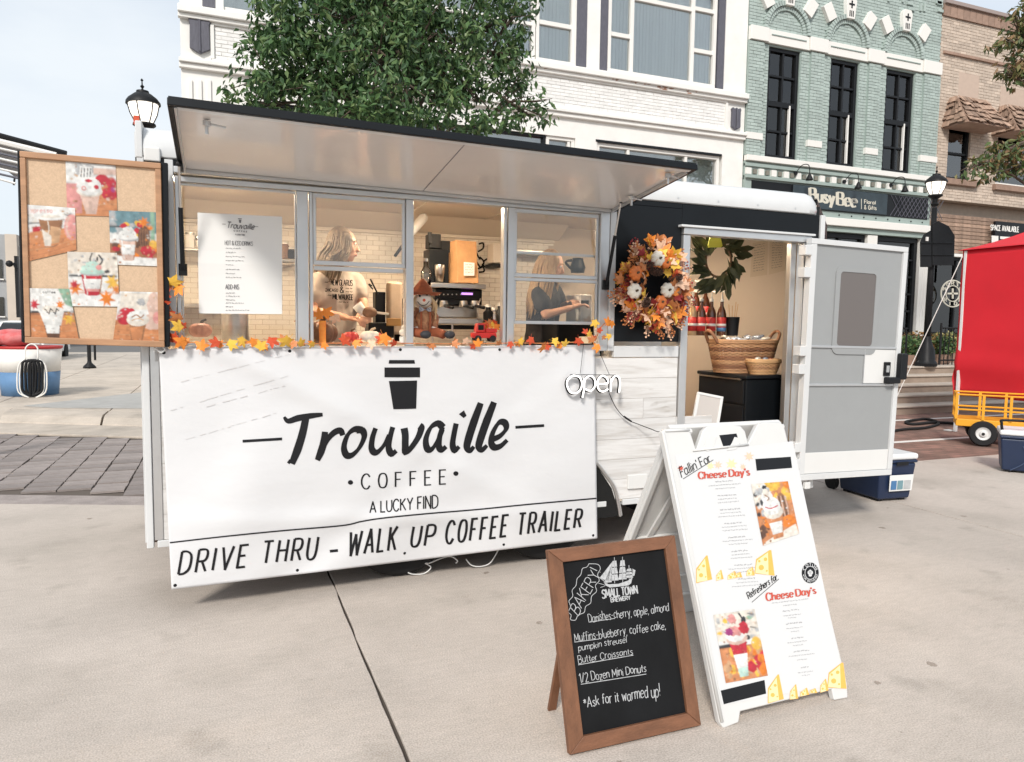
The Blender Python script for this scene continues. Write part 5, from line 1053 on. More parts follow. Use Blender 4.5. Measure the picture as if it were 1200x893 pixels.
def ph_red(s):
    s.rect('cream',0,.0,1,.4); bokeh(s, ['dark','grey'], 14, .1,.08,.95,.4, (.02,.06), 8); s.ln('dark',[(.5,.02),(.45,.15),(.52,.22),(.48,.3)],1.6); s.ln('dark',[(.62,.05),(.7,.15),(.62,.25)],1.8); s.rect('dark',.02,.42,.98,.455); s.rect('white',0,.46,1,.72); s.rect('blush',.0,.72,1,.76); s.rect('white',0,.76,1,.9)
    mleaf(s,'orange',.14,.66,.15,.3); mleaf(s,'red',.12,.6,.1); mleaf(s,'yellow',.88,.55,.17,.5); mleaf(s,'orange',.95,.68,.1)
    s.cup(.48,.38,.78,.22,.15,'red','white','mint'); s.dc('pink',.62,.28,.06,.05); s.rect('pink',.36,.68,.60,.72); mleaf(s,'orange',.75,.85,.17,.2)
def ph_oreo(s):
    s.text('coffee', [s.q(.35,.05),s.q(.65,.05),s.q(.65,.09),s.q(.35,.09)], .7, CK.index('dark'), 2); s.pg('green',[(.72,.0),(1,.0),(1,.35),(.85,.3)]); s.rect('dark',0,.42,1,.46); s.table(.46,'wood',-.02); mleaf(s,'red',.14,.3,.12); mleaf(s,'orange',.72,.3,.1); mleaf(s,'yellow',.86,.55,.14,.4); s.rect('dkwood',0,.46,1,.5)
    s.cup(.5,.55,.92,.19,.12,'brown','white'); s.pg('white',[(.24,.42),(.78,.42),(.68,.68),(.34,.68)]); s.dc('white',.51,.42,.28,.10,.05); s.dc('cream',.51,.38,.2,.06)
    for k in range(7): s.ln('dark', [(.36+k*.045,.38+.05*(k%3)),(.41+k*.045,.36+.05*((k+1)%3))], 1.1)
def ph_cider(s):
    s.rect('cream',.05,.03,.95,.35); s.dc('grey',.55,.2,.1,.08,.3); s.table(.55,'wood'); s.dc('red',.2,.48,.18,.17); s.dc('red',.33,.44,.1,.12); s.dc('blush',.85,.25,.16,.26,.1); s.dc('blush',.8,.58,.24,.16,.1); s.dc('pink',.92,.5,.1,.12)
    s.pg('coffee',[(.3,.6),(.68,.6),(.6,.97),(.38,.97)]); s.pg('wood',[(.33,.7),(.62,.66),(.58,.95),(.4,.95)]); s.dc('cream',.49,.54,.25,.13); s.dc('white',.47,.47,.22,.1,.06); s.ln('coffee',[(.35,.5),(.45,.45),(.55,.5),(.62,.44)],1.4); s.ln('caramel',[(.35,.56),(.5,.52),(.62,.55)],1.2)
card([z1(428,597),z1(755,620),(768/5.58,170+467/5.58),(440/5.58,170+460/5.58)], 'photograph of a whipped sundae in a cone cup, topmost on the corkboard', ph_sundae)
card([z2(160,388),z2(490,412),z2(500,685),z2(172,762)], 'photograph of a layered iced latte on a wooden table', ph_latte)
card([z2(712,428),z2(1026,440),z2(1032,792),z2(724,780)], 'photograph of a whipped cream drink among pumpkins', ph_pumpkin)
card([(440/5.58,170+697/5.58),(765/5.58,170+705/5.58),z3(625,265),z3(362,262)], 'photograph of a bright red iced drink with maple leaves', ph_red)
card([z3(148,168),z3(362,172),z3(416,455),z3(150,452)], 'photograph of a dark drink piled with cookie crumbs', ph_oreo)
card([z3(626,185),z3(836,190),z3(846,458),z3(590,455)], 'photograph of a cider drink beside a red pumpkin', ph_cider)

# ---------------- menu sheet behind the first window ----------------
MY = WY-.006; MS = wallp(MY)
mn = thing('menu_sheet', 'white paper menu of hot and iced drinks taped inside the first serving window', 'menu', (.1,MY,1.5))
MY2 = WY+.003
def n5(x, y): return (200+x/4.466, 220+y/4.466)
MS = wallp(MY2)
b = Pr(MS, 0); b.grid([n5(140,130),n5(583,152),n5(583,662),n5(148,658)], 8, 8)
for i, v in enumerate(b.v): b.v[i] = (v[0], v[1]+.004*sin(v[2]*14)*0-(.002 if (i//9)%4 == 0 else 0), v[2])
b.build('sheet', M['paper'], mn)
p = Pr(MS, .003)
p.poly([n5(352,160),n5(372,161),n5(372,165),n5(352,164)],0,0); p.poly([n5(356,167),n5(370,168),n5(368,184),n5(358,183)],0,0)
p.text('Trouvaille', [n5(292,178),n5(435,190),n5(435,218),n5(292,210)], 1.0, nib=(.5,1.4,R(-50)), slant=.25, space=1.5); p.stroke([n5(270,190),n5(288,191)], .6, smooth=False); p.stroke([n5(440,203),n5(458,204)], .6, smooth=False)
p.text('COFFEE', [n5(330,222),n5(400,227),n5(400,233),n5(330,228)], .45, space=6); p.text('A LUCKY FIND', [n5(338,240),n5(388,244),n5(388,251),n5(338,247)], .35)
p.text('HOT & ICED DRINKS', [n5(284,276),n5(430,283),n5(430,303),n5(284,299)], .5, space=1.6, word=3); p.text('ADD-INS', [n5(287,507),n5(357,507),n5(357,530),n5(287,530)], .6, space=1.6)
for k, (y, x1) in enumerate(((316,365),(338,342),(360,390),(381,385),(404,328),(427,362),(448,336),(469,370))): p.scribble(n5(288,0)[0], n5(x1,0)[0], n5(0,y)[1], n5(0,y+1)[1], 1.1, .42, 0, 0, k)
for k, (y, x1) in enumerate(((550,335),(567,362),(586,338),(603,382),(622,325),(641,412))): p.scribble(n5(288,0)[0], n5(x1,0)[0], n5(0,y)[1], n5(0,y+1)[1], 1.1, .42, 0, 0, k+20)
p.build('lettering', M['greyp'], mn)
# ---------------- white plastic sidewalk sign ----------------
FB, FT = 2.17, 2.52                      # front panel foot and top (Y)
FP = Plane((2.05,FB,0), (0,-1.1,-(FB-FT))); FP = Plane((2.05,FB,0), (0,-1.1,.35))
sg = thing('sidewalk_sign', 'white plastic folding sidewalk sign printed with fall drinks and cheese wedges', 'sign', (2.05,2.6,0))
wp = mat('sign_plastic', (.60,.60,.59), .4, var=.03, scale=5, bump=.03, bscale=90)
def s1_(x, y): return (780+x/4.466, 490+y/4.466)
def s2_(x, y): return (800+x/4.2524, 660+y/4.2524)
outl = [(790,503),(805,502),(809,503),(812,518),(816,528)]
# outline of the front board incl. handle lobes (picture points on the real leaning plane)
OUT = [(775.5,506),(779,502.5),(806,501.5),(810,508),(816,527),(824,504),(829,499.5),(858,497.5),(868,499),(873.5,505),(877,519),(888,497),(893,495),(914,494.5),(919,498),(993,800),(994,818),(978,821),(975,808),(868,834),(866,847),(848,854),(843,846)]
def bd(plane_pts, n, th, name, par, m, bev=.004): b = MB(); b.slab(plane_pts, n, th); return b.build(name, m, par, bevel=bev)
nF = -FP.n
o = bd([FP(x, y) for x, y in OUT], nF, .03, 'front_board', sg, wp, .006)
hole = [(843,510),(863,508),(867,520),(866,523),(848,524)]
# the carrying slot: flat black sheet on the board, painting the shade inside the opening
bd([FP(x, y, .001) for x, y in hole], nF, .0008, 'slot_shade', sg, M['black'], 0)
for hq in ([(824,527),(828,514),(833,510),(840,512),(836,525),(830,529)],[(852,528),(858,519),(861,512),(866,513),(867,521),(862,527)]):
    bd([FP(x, y, .0035) for x, y in hq], nF, .003, 'handle_rib', sg, wp, .001)
for a, c in (((812,528),(877,521)),((780,505),(808,504))):
    P_ = [FP(a[0],a[1],.002), FP(c[0],c[1],.002)]; MB().tube(P_, .005, 6).build('moulded_lip', wp, sg, smooth=True)
MB().tube([FP(777,507,.004), FP(846,846,.004)], .007, 8).build('edge_rim', wp, sg, smooth=True)
# back board leaning the other way, ribbed on the inside
BKP = Plane((2.05,3.17,0), (0,1.1,.62)); BKP.n = Vector((0,-1.1,-.62)).normalized()
bq = [Vector((1.74,2.56,1.1)), Vector((2.33,2.56,1.1)), Vector((2.40,3.16,0.0)), Vector((1.72,3.16,0.0))]
nb_ = Vector((0,.878,.479))
bd([q-nb_*0 for q in bq], nb_, .028, 'back_board', sg, wp, .006)
fbk = lambda u, v: (bq[0]*(1-u)+bq[1]*u)*(1-v)+(bq[3]*(1-u)+bq[2]*u)*v
for u in (.02,.97): bd([fbk(u-.02,.02),fbk(u+.02,.02),fbk(u+.02,1),fbk(u-.02,1)], -nb_, .022, 'side_rib', sg, wp, .004)
for v in (.5,.62,.74,.86): bd([fbk(.05,v),fbk(.94,v),fbk(.94,v+.012),fbk(.05,v+.012)], -nb_, .014, 'cross_rib', sg, wp, .003)
bd([fbk(.22,.3),fbk(.27,.3),fbk(.2,.5),fbk(.15,.5)], -nb_, .012, 'brace_rib', sg, wp, .003)
for x in (1.78, 2.27): MB().tube([(x-.03,2.545,1.085),(x+.05,2.545,1.085)], .012, 8).build('hinge_pin', wp, sg)
# printed poster
p = Pr(FP, .0011); cols = ['paper_','ink','red','black','gold','pale','grey','orange','yellow']
sm = [mat('poster_white', (.60,.605,.61), .4), M['print_'], mat('poster_red', (.50,.08,.05), .5), M['black'], mat('cheese_gold', (.76,.42,.09), .5, var=.08, scale=25), mat('cheese_pale', (.82,.66,.36), .5, var=.05, scale=25), M['lghtp'], mat('leaf_tint', (.80,.50,.36), .5), mat('leaf_tint_yellow', (.80,.66,.36), .5)]
p.grid([(791,533),(929,517),(990,801),(846,826)], 2, 2, 0, 0)
def mlf(x, y, r, mi, a0=0): 
    p.poly([(x+r*(1 if k%2 == 0 else .45)*cos(2*pi*k/14+a0), y+r*(1 if k%2 == 0 else .45)*sin(2*pi*k/14+a0)) for k in range(14)], mi, 1)
for x, y, r, mi in ((s1_(235,250),0,5,8),(s1_(275,245),0,5,7),(s1_(345,240),0,7,8),(s1_(437,200),0,6,7),(s1_(80,262),0,4,2),(s1_(405,255),0,4,7)): mlf(x[0], x[1], r, mi, r)
p.text("Fallin' For", [s1_(70,258),s1_(222,185),s1_(240,225),s1_(85,310)], .95, 1, 2, space=1.5, word=3, jit=.4); p.stroke([s1_(92,318),s1_(250,218)], .6, 1, 2)
p.text("Cheese Day's", [s1_(172,283),s1_(437,262),s1_(440,298),s1_(175,318)], 2, 2, 2, nib=(.6,2.3,0), space=1.7, word=3)
p.poly([s1_(470,214),s1_(655,202),s1_(662,260),s1_(477,275)], 3, 1)
rn = random.Random(8)
def lines(x, y, dy, groups, wd, sx=14, slope=-.075, mi=6):
    k = 0
    for g in groups:
        for i in range(g):
            w_ = wd*(rn.uniform(.5,.62) if i == 0 else rn.uniform(.55,1)); xx = x+k*0
            cx = x+(y-lines.y0)*lines.dx
            p.scribble(cx-w_/2, cx+w_/2, y+w_/2*-slope, y-w_/2*-slope, 1.3 if i == 0 else 1.0, .75 if i == 0 else .5, mi, 1, k+int(y)); y += dy*.72
        y += dy*.75; k += 1
    return y
lines.y0 = 564; lines.dx = .235
lines(848, 564, 5.6, [3,3,3,3,3,3,3,3], 38)
def cheese(x, y, w, h, a=0, m1=5, m2=4):
    T_ = lambda u, v: (x+(u*w)*cos(a)-(v*h)*sin(a)*.3, y+v*h+u*w*sin(a))
    p.poly([T_(-.5,.5),T_(-.46,-.05),T_(.18,-.5),T_(.26,-.5),T_(.5,.42)], m2, 1); p.poly([T_(-.46,.47),T_(-.42,-.0),T_(.10,-.40),T_(.2,.44)], m1, 2)
    for u, v, r in ((-.18,.22,.13),(.0,-.12,.09),(-.3,-.0,.06),(.1,.3,.05)): p.disc(T_(u, v), w*r, w*r, m2, 3, 10)
def cheese2(x, y, w, h): cheese(x, y, w, h, R(18))
cheese(s1_(200,0)[0], s1_(0,790)[1], 19, 31, R(-6)); cheese(s1_(283,0)[0], s1_(0,822)[1], 9, 12, R(-10)); cheese(s1_(350,0)[0], s1_(0,822)[1], 12, 9, R(-8)); cheese(s1_(380,0)[0], s1_(0,820)[1], 10, 7); cheese(s1_(445,0)[0], s1_(0,802)[1], 10, 11); cheese(s1_(522,0)[0], s1_(0,755)[1], 24, 31, R(12))
cheese(s2_(462,0)[0], s2_(0,625)[1], 19, 32, R(-8)); cheese(s2_(555,0)[0], s2_(0,642)[1], 10, 18); cheese(s2_(608,0)[0], s2_(0,642)[1], 11, 9, R(-10)); cheese(s2_(652,0)[0], s2_(0,636)[1], 9, 6); cheese(s2_(705,0)[0], s2_(0,610)[1], 10, 15, R(-10)); cheese(s2_(772,0)[0], s2_(0,560)[1], 23, 32, R(10))
p.text('Refreshers for', [s2_(318,148),s2_(468,48),s2_(472,80),s2_(330,178)], .95, 1, 2, space=1.5, word=3, jit=.4); p.stroke([s2_(345,195),s2_(480,78)], .6, 1, 2)
p.text("Cheese Day's", [s2_(415,150),s2_(660,118),s2_(665,150),s2_(420,188)], 2, 2, 2, nib=(.6,2.2,0), space=1.7, word=3)
lines.y0 = 705; lines.dx = .23
for k, (x, y, w_) in enumerate(((535,188,180),(535,208,70),(540,235,80),(545,258,85),(545,272,40),(555,298,80),(557,322,80),(560,340,40),(572,372,58),(572,392,100),(575,408,50),(592,437,78),(592,458,128),(595,480,50),(608,518,38),(612,542,75),(614,558,40))):
    c = s2_(x, y); h_ = w_/4.25/2; p.scribble(c[0]-h_, c[0]+h_, c[1]+h_*.12, c[1]-h_*.12, 1.3 if w_ < 90 and k%3 == 2 else 1.0, .75 if k%3 == 2 else .5, 6, 1, k)
p.poly([s2_(190,635),s2_(408,582),s2_(416,650),s2_(205,703)], 3, 1)
# round roaster badge
bx, by = s2_(636,48); p.disc((bx,by), 10, 12.2, 3, 1, 26); p.stroke([(bx+6.2*cos(2*pi*i/24),by+7.6*sin(2*pi*i/24)) for i in range(25)], .6, 0, 2)
for i, ch in enumerate('LOTUS'): a_ = pi*(1.18+.64*i/4); cx2, cy2 = bx+8.1*cos(a_), by+9.8*sin(a_); p.text(ch, [(cx2-1.3,cy2-1.6),(cx2+1.3,cy2-1.9),(cx2+1.3,cy2+1.5),(cx2-1.3,cy2+1.8)], .6, 0, 2)
for i in range(9): a_ = pi*(.9-.8*i/8); cx2, cy2 = bx+8.1*cos(a_), by+9.8*sin(a_); p.text('AQFBEHNRS'[i] if i != 1 else 'O', [(cx2-.8,cy2-1.2),(cx2+.8,cy2-1.2),(cx2+.8,cy2+1.2),(cx2-.8,cy2+1.2)], .4, 0, 2)
for a0, r_ in ((-90,4.4),(-40,3.8),(-140,3.8)): p.disc((bx+r_*.5*cos(R(a0)), by+1.2+r_*.6*sin(R(a0))), 1.7, 2.3, 0, 2)
p.disc((bx,by+3), 2, 1.3, 0, 2)
po = p.build('poster', sm, sg)
def ph_frappe(s):
    s.rect('wood',0,0,1,1); s.rect('cream',0,0,.5,.35); bokeh(s, ['dark','grey','white'], 16, 0,.02,.45,.5, (.04,.10), 14); bokeh(s, ['orange','yellow','wood'], 18, .45,.0,.95,.35, (.06,.13), 15); s.dc('coffee',.72,.45,.16,.26,.05)
    for k in range(5): s.ln('dark' if k%2 else 'blush', [(.62+k*.05,.25),(.6+k*.06,.45),(.64+k*.045,.66)], 1)
    bokeh(s, ['orange','wood','brown'], 14, 0,.55,.3,.95, (.06,.12), 16); s.dc('orange',.8,.72,.2,.12,.2); s.pg('cream',[(.1,.95),(.95,.8),(1,1),(0,1)])
    s.pg('wood',[(.22,.55),(.68,.55),(.58,.96),(.32,.96)]); s.pg('white',[(.28,.68),(.62,.68),(.58,.88),(.32,.88)]); s.dc('cream',.45,.5,.26,.13,.05); s.dc('white',.43,.4,.24,.16,.06); s.dc('white',.36,.25,.16,.12,.08); s.dc('cream',.34,.17,.08,.07); s.ln('coffee',[(.3,.2),(.4,.26),(.34,.3)],1.2); s.ln('red',[(.25,.4),(.4,.44),(.6,.41)],1.2)
def ph_refresh(s):
    s.rect('cream',0,0,1,.4); bokeh(s, ['dark','grey','yellow','green'], 16, .0,.05,1,.4, (.03,.08), 24); s.ln('dark',[(.6,.03),(.66,.12),(.62,.2)],2); s.ln('dark',[(.8,.05),(.95,.08)],1.5); s.ln('dark',[(.8,.25),(.95,.28)],1.5); s.rect('dark',0,.45,.35,.5); s.rect('wood',0,.5,1,1); bokeh(s, ['orange','yellow','caramel'], 26, 0,.55,1,.98, (.05,.11), 25); bokeh(s, ['red','orange'], 8, .65,.6,.98,.9, (.07,.13), 26); s.dc('yellow',.88,.5,.12,.1)
    s.pg('red',[(.26,.45),(.66,.45),(.62,.62),(.3,.62)]); s.pg('white',[(.3,.62),(.63,.62),(.58,.82),(.34,.82)]); s.pg('mint',[(.34,.82),(.58,.82),(.56,.95),(.36,.95)]); s.dc('blush',.45,.4,.25,.08); s.dc('white',.43,.34,.22,.1,.08); s.dc('pink',.42,.28,.2,.08,.3); s.dc('purple',.3,.28,.1,.06,.3); s.dc('red',.66,.25,.12,.1,.2); s.dc('pink',.42,.1,.1,.08,.3)
for q_, fn in (([s1_(448,345),s1_(640,330),s1_(700,605),s1_(510,668)], ph_frappe), ([s2_(153,258),s2_(358,228),s2_(425,560),s2_(215,598)], ph_refresh)):
    b = Photo(lambda x, y, e: FP(x, y, e+.0022), q_, .001); fn(b); grit(b, 5, 60); o = bpy.data.objects.new('printed_photo', b.mesh_print('printed_photo')); link(o, sg)

# ---------------- wooden chalkboard ----------------
CT, CB = 2.37, 2.21
cb = thing('chalkboard', 'brown wood framed chalkboard easel listing bakery items in white chalk', 'sign', (1.4,2.3,0))
CPl = Plane((1.4,CB,0), (0,-.72,CT-CB)); nC = -CPl.n
wood = mat('chalk_frame_wood', (.165,.072,.036), .6, var=.28, scale=7, stretch=(3,3,1), bump=.2, bscale=60); wood2 = mat('chalk_frame_wood_cross', (.18,.078,.04), .6, var=.28, scale=7, stretch=(1,3,3), bump=.2, bscale=60)
co = [(642,645),(791,627.5),(822,850),(668,885)]; fc = bil(co); cin = [(660,659),(780,643),(806,836),(684,863)]; fi = bil(cin)
slate = mat('slate', (.0065,.007,.008), .75, var=.35, scale=5, stretch=(1,1,.5)); chalk = mat('chalk', (.42,.43,.44), .95, var=.25, scale=120)
bd([CPl(x, y, -.004) for x, y in [(655,655),(785,640),(810,842),(680,868)]], nC, .012, 'slate_panel', cb, slate, 0)
for q, m_ in (([co[0],co[1],cin[1],cin[0]],wood2),([co[3],co[2],cin[2],cin[3]],wood2),([co[0],cin[0],cin[3],co[3]],wood),([co[1],cin[1],cin[2],co[2]],wood)):
    bd([CPl(x, y, .010) for x, y in q], nC, .026, 'frame_rail', cb, m_, .003)
lg = [(648,832),(664,800)]
a = CPl(655,760,-.01); 
for xx in (1.175, 1.58): MB().slab([(xx+.03,2.41,.52),(xx+.06,2.41,.52),(xx+.035,2.51,.0),(xx,2.51,.0)], (0,.9,.2), .016).build('back_leg', wood, cb, bevel=.002)
def c5(x, y): return (630+x/3.157, 610+y/3.157)
p = Pr(lambda x, y, e: CPl(x, y, e-.0035), .0008)
def wr(t, q, w=1.0, **k): p.text(t, [c5(*c) for c in q], w*.8, 0, 0, jit=.9, seed=len(t), space=1.6, word=4, **k)
wr('BAKERY!', [(118,318),(195,172),(232,190),(150,352)], 1.0)
rn = random.Random(2); LP = []
for k, (x, y) in enumerate(((190,160),(222,162),(232,178),(222,200),(228,222),(214,240),(218,262),(200,280),(196,305),(178,318),(172,340),(150,350),(140,368),(122,366),(124,350),(114,338),(122,318),(116,298),(130,280),(128,258),(142,240),(146,216),(160,200),(166,178),(182,172),(190,160))): LP.append(c5(x, y))
p.stroke(LP, .7)
wr('Danishes-cherry, apple, almond', [(185,346),(484,306),(486,334),(190,376)], .8); p.stroke([c5(190,376),c5(286,362)], .7)
wr('Muffins-blueberry, coffee cake,', [(134,416),(472,374),(474,402),(138,448)], .85); p.stroke([c5(136,450),c5(228,438)], .7)
wr('pumpkin streusel', [(150,458),(328,428),(330,450),(152,482)], .8)
wr('Butter Croissants', [(148,502),(350,472),(352,494),(152,530)], .85); p.stroke([c5(150,534),c5(354,498)], .8)
wr('1/2 Dozen Mini Donuts', [(152,566),(400,530),(402,558),(158,600)], .95); p.stroke([c5(160,606),c5(402,568)], .8)
wr('*Ask for it warmed up!', [(168,656),(450,606),(454,650),(172,690)], 1.1)
# stamped sailing ship over the brewery name
wr2 = lambda t, q, w: p.text(t, [c5(*c) for c in q], w, 0, 0, space=1.2, word=2.5)
wr2('SMALL TOWN', [(238,258),(366,240),(370,268),(240,288)], 1.5); wr2('BREWERY', [(270,286),(342,278),(344,292),(272,302)], 1.0)
p.poly([c5(244,226),c5(262,236),c5(300,234),c5(335,222),c5(352,208),c5(346,232),c5(336,240),c5(268,248),c5(252,240)])
for x, t_, b_ in ((284,136,232),(314,134,228),(338,165,222)):
    p.stroke([c5(x,t_),c5(x+1,b_)], .6)
    for k, wd_ in enumerate((10,13,16)):
        y0 = t_+14+k*(b_-t_-20)/3; y1 = y0+(b_-t_-20)/3-5; p.poly([c5(x-wd_*.7,y0),c5(x+wd_*.7,y0-2),c5(x+wd_,y1),c5(x-wd_,y1+2)])
for q in ([(278,150),(230,212),(262,226)],[(276,160),(246,230),(274,228)]): p.poly([c5(*c) for c in q])
p.stroke([c5(224,208),c5(258,232)], .7); p.stroke([c5(352,180),c5(350,210)], .7); p.poly([c5(350,178),c5(362,184),c5(358,204),c5(350,206)]); p.stroke([c5(225,232),c5(250,240),c5(232,248)], .5)
p.build('chalk_writing', chalk, cb)
# ---------------- maple leaves, pumpkins ----------------
LC = [mat('leaf_'+n, c, .55, var=.22, scale=30, col2=c2) for n, c, c2 in (('red',(.50,.03,.02),(.62,.12,.03)),('orange',(.72,.17,.02),(.80,.32,.04)),('yellow',(.78,.42,.03),(.80,.55,.10)),('rust',(.42,.12,.04),(.60,.25,.08)),('cream',(.74,.58,.44),(.72,.36,.20)),('maroon',(.22,.015,.02),(.35,.03,.03)))]
def maple(m, seed):
    rn = random.Random(seed); P = []
    ang = [90,58,28,-8,-48,-90,-132,-172,-208,-238]; tip = {90:1,28:.92,-48:.66,-132:.66,-208:.92}
    for i, a in enumerate((90,28,-48,-132,-208)):
        r = {90:1,28:.95,-48:.68,-132:.68,-208:.95}[a]
        for da, k in ((-20,.66),(-11,.78),(0,1),(11,.78),(20,.66)):
            P.append(((r*k)*cos(R(a-da)), (r*k)*sin(R(a-da))))
        mid = a-31 if a != -48 else -90
        P.append((.46*cos(R(mid)), .46*sin(R(mid))))
    vs = [(0,0,.10)]+[(x, y, .10-.22*hypot(x,y)**2+rn.uniform(-.04,.04)) for x, y in P]; n = len(P)
    b = MB(); b.add(vs, [(0,1+i,1+(i+1)%n) for i in range(n)]); b.tube([(0,-.2,.08),(.03,-.6,.02),(.05,-.95,.05)], .02, 4)
    for a_ in (90,28,-208,-48,-132): b.tube([(0,0,.108),(.5*cos(R(a_)),.5*sin(R(a_)),.055),(.85*cos(R(a_)),.85*sin(R(a_)),-.05)], [.018,.012,.005], 3); return b.mesh('leaf', m, True)
ML = [maple(m, i) for i, m in enumerate(LC)]
def putleaf(k, p, s, par, rn, tilt=.5, up=None):
    o = bpy.data.objects.new('leaf', ML[k]); link(o, par, False); o.matrix_parent_inverse = Matrix.Translation(-Vector(par.location))
    o.matrix_basis = Matrix.Translation(p) @ Matrix.Rotation(R(90)+rn.uniform(-tilt,tilt), 4, 'X') @ Matrix.Rotation(rn.uniform(-tilt,tilt), 4, 'Y') @ Matrix.Rotation(up if up is not None else rn.uniform(0,2*pi), 4, 'Z') @ Matrix.Scale(s, 4); return o
gar = thing('leaf_garland', 'garland of red orange and yellow maple leaves along the bottom of the serving windows', 'garland', (1,4.04,1.38))
rn = random.Random(17)
GP = [(203,330,2,.05),(210,338,1,.05),(191,344,0,.05),(190,355,0,.055),(194,368,0,.06),(208,372,3,.05),(209,383,2,.045),(206,396,0,.055),(213,400,1,.05),(236,406,1,.045),(253,402,0,.045),(271,403,2,.045),(283,399,2,.045),(297,400,1,.045),(306,406,2,.045),(318,400,0,.045),(336,399,2,.055),(345,403,3,.04),(352,402,2,.04),(403,399,0,.05),(417,402,1,.04),(436,403,4,.04),(450,396,1,.055),(462,402,0,.035),(533,403,3,.04),(546,399,4,.04),(560,403,1,.04),(598,403,0,.035),(610,400,2,.04),(622,398,0,.04),(636,407,1,.05),(650,400,2,.045),(662,403,2,.04),(678,399,0,.04),(690,392,2,.045),(697,378,2,.045),(712,378,1,.05),(702,387,0,.035),(714,394,2,.035),(700,407,1,.045),(694,398,3,.04),(585,402,3,.035),(507,405,3,.03),(380,404,1,.035),(366,403,2,.03)]
for x, y, k, s in GP: putleaf(k, at(x, y, y=4.035+rn.uniform(-.02,.01)), s*rn.uniform(.85,1.05), gar, rn, .6)
for x, y, k, s in GP[::2]: putleaf(rn.choice((0,1,3)), at(x+rn.uniform(-7,7), y+rn.uniform(-3,3), y=4.058), s*.7, gar, rn, .5)
vine = MB().tube(crom([at(x, y, y=4.05) for x, y in [(201,328),(196,350),(206,375),(209,398),(250,402),(300,400),(350,403),(400,402),(450,402),(540,403),(600,402),(650,402),(694,398),(703,385),(712,376)]], 5), .003, 5).build('vine', LC[3], gar)
def pumpkin(name, label, c, r, h, m, stem_m, ribs=9, group=None, extra=None):
    t = thing(name, label, 'pumpkin', (c[0],c[1],c[2]-h), group)
    b = MB(); n = ribs*6; k = 11
    for i in range(k):
        a = -pi/2+pi*i/(k-1)
        for j in range(n):
            th = 2*pi*j/n; rib = 1-.14*(1-abs(sin(ribs*th/2)))**1.2; rr_ = r*cos(a)*rib+.0005; b.v.append((c[0]+rr_*cos(th), c[1]+rr_*sin(th), c[2]+h*sin(a)*(1-.25*math.exp(-(cos(a)/.35)**2))))
    b.f = [(i*n+j, i*n+(j+1)%n, (i+1)*n+(j+1)%n, (i+1)*n+j) for i in range(k-1) for j in range(n)]; b.m = [0]*len(b.f)
    b.build('rind', m, t, smooth=True)
    MB().tube(crom([(c[0],c[1],c[2]+h*.65),(c[0]+.01*r/.07,c[1],c[2]+h*1.05),(c[0]+.035*r/.07,c[1],c[2]+h*1.35)],4), [.2*r]*2+[.14*r]*4+[.10*r]*3, 8).build('stem', stem_m, t, smooth=True); return t
PM = dict(white=mat('pumpkin_white', (.76,.70,.60), .5, var=.06, scale=20), orange=mat('pumpkin_orange', (.62,.16,.03), .5, var=.15, scale=20), brown=mat('pumpkin_brown', (.16,.07,.035), .55, var=.4, scale=40), rose=mat('pumpkin_rose', (.62,.30,.22), .5, var=.15, scale=30), red=mat('pumpkin_red', (.60,.04,.03), .4), stem=mat('stem_brown', (.09,.06,.035), .8), stemw=mat('stem_cream', (.60,.50,.36), .7))
c = at(376,390,y=4.32); t = pumpkin('brown_pumpkin', 'dark brown ribbed pumpkin tied with a broad orange ribbon on the sill', c, .098, .075, PM['brown'], PM['stem'])
rib_ = MB(); rib_.box((c.x-.022,c.y-.105,c.z-.075),(c.x+.016,c.y-.095,c.z+.07)); rib_.build('ribbon', LC[1], t, bevel=.003)
for k, (dx, dz, a) in enumerate(((-.07,.095,.3),(.02,.115,-.4),(.07,.09,-.9),(-.11,.07,.9),(-.02,.10,1.4))): putleaf((3,1,4,3,1)[k], Vector((c.x+dx,c.y-.09,c.z+dz)), .05, t, rn, .5)
c = at(411,395,y=4.3); pumpkin('red_pumpkin', 'small glossy red pumpkin between the brown and the white ones', c, .048, .036, PM['red'], PM['stem'])
c = at(434,394,y=4.3); pumpkin('white_pumpkin', 'squat cream white pumpkin among the sill leaves', c, .06, .036, PM['white'], PM['stemw'])
c = at(235,387,y=4.35); pumpkin('pink_pumpkin', 'rosy striped pumpkin with a dark curled stem below the paper menu', c, .062, .045, PM['rose'], PM['stem'])
# canister under the menu
c0 = at(276,397,y=4.62); t = thing('steel_canister', 'plain grey steel canister standing below the menu sheet', 'canister', tuple(c0)); MB().lathe((c0.x,c0.y,1.30), [(.078,0),(.08,.01),(.074,.30),(.078,.305),(.07,.305),(.07,.29)], 28).build('body', M['steel'], t, smooth=True, auto=30)
# ---------------- toy truck ----------------
TM = mat('toy_red', (.55,.02,.015), .3, coat=.4)
c = at(567,402,y=4.22); t = thing('toy_truck', 'red toy pickup truck carrying leaves on the window sill', 'toy', tuple(c)); x, y, z = c; z += .01
MB().box((x-.08,y-.03,z+.02),(x+.075,y+.03,z+.055)).build('chassis', TM, t, bevel=.008)
b = MB(); b.slab([(x-.062,y-.028,z+.055),(x+.0,y-.028,z+.055),(x-.0,y-.028,z+.112),(x-.05,y-.028,z+.112)], (0,1,0), .056); cab = b.build('cab', TM, t, bevel=.007)
MB().box((x-.047,y-.031,z+.070),(x-.012,y-.027,z+.1)).build('side_window', M['dark'], cab, bevel=.003)
MB().box((x+.004,y-.029,z+.055),(x+.076,y-.022,z+.08)).build('bed_side', TM, t, bevel=.003); MB().box((x+.004,y+.022,z+.055),(x+.076,y+.029,z+.08)).build('bed_side', TM, t, bevel=.003)
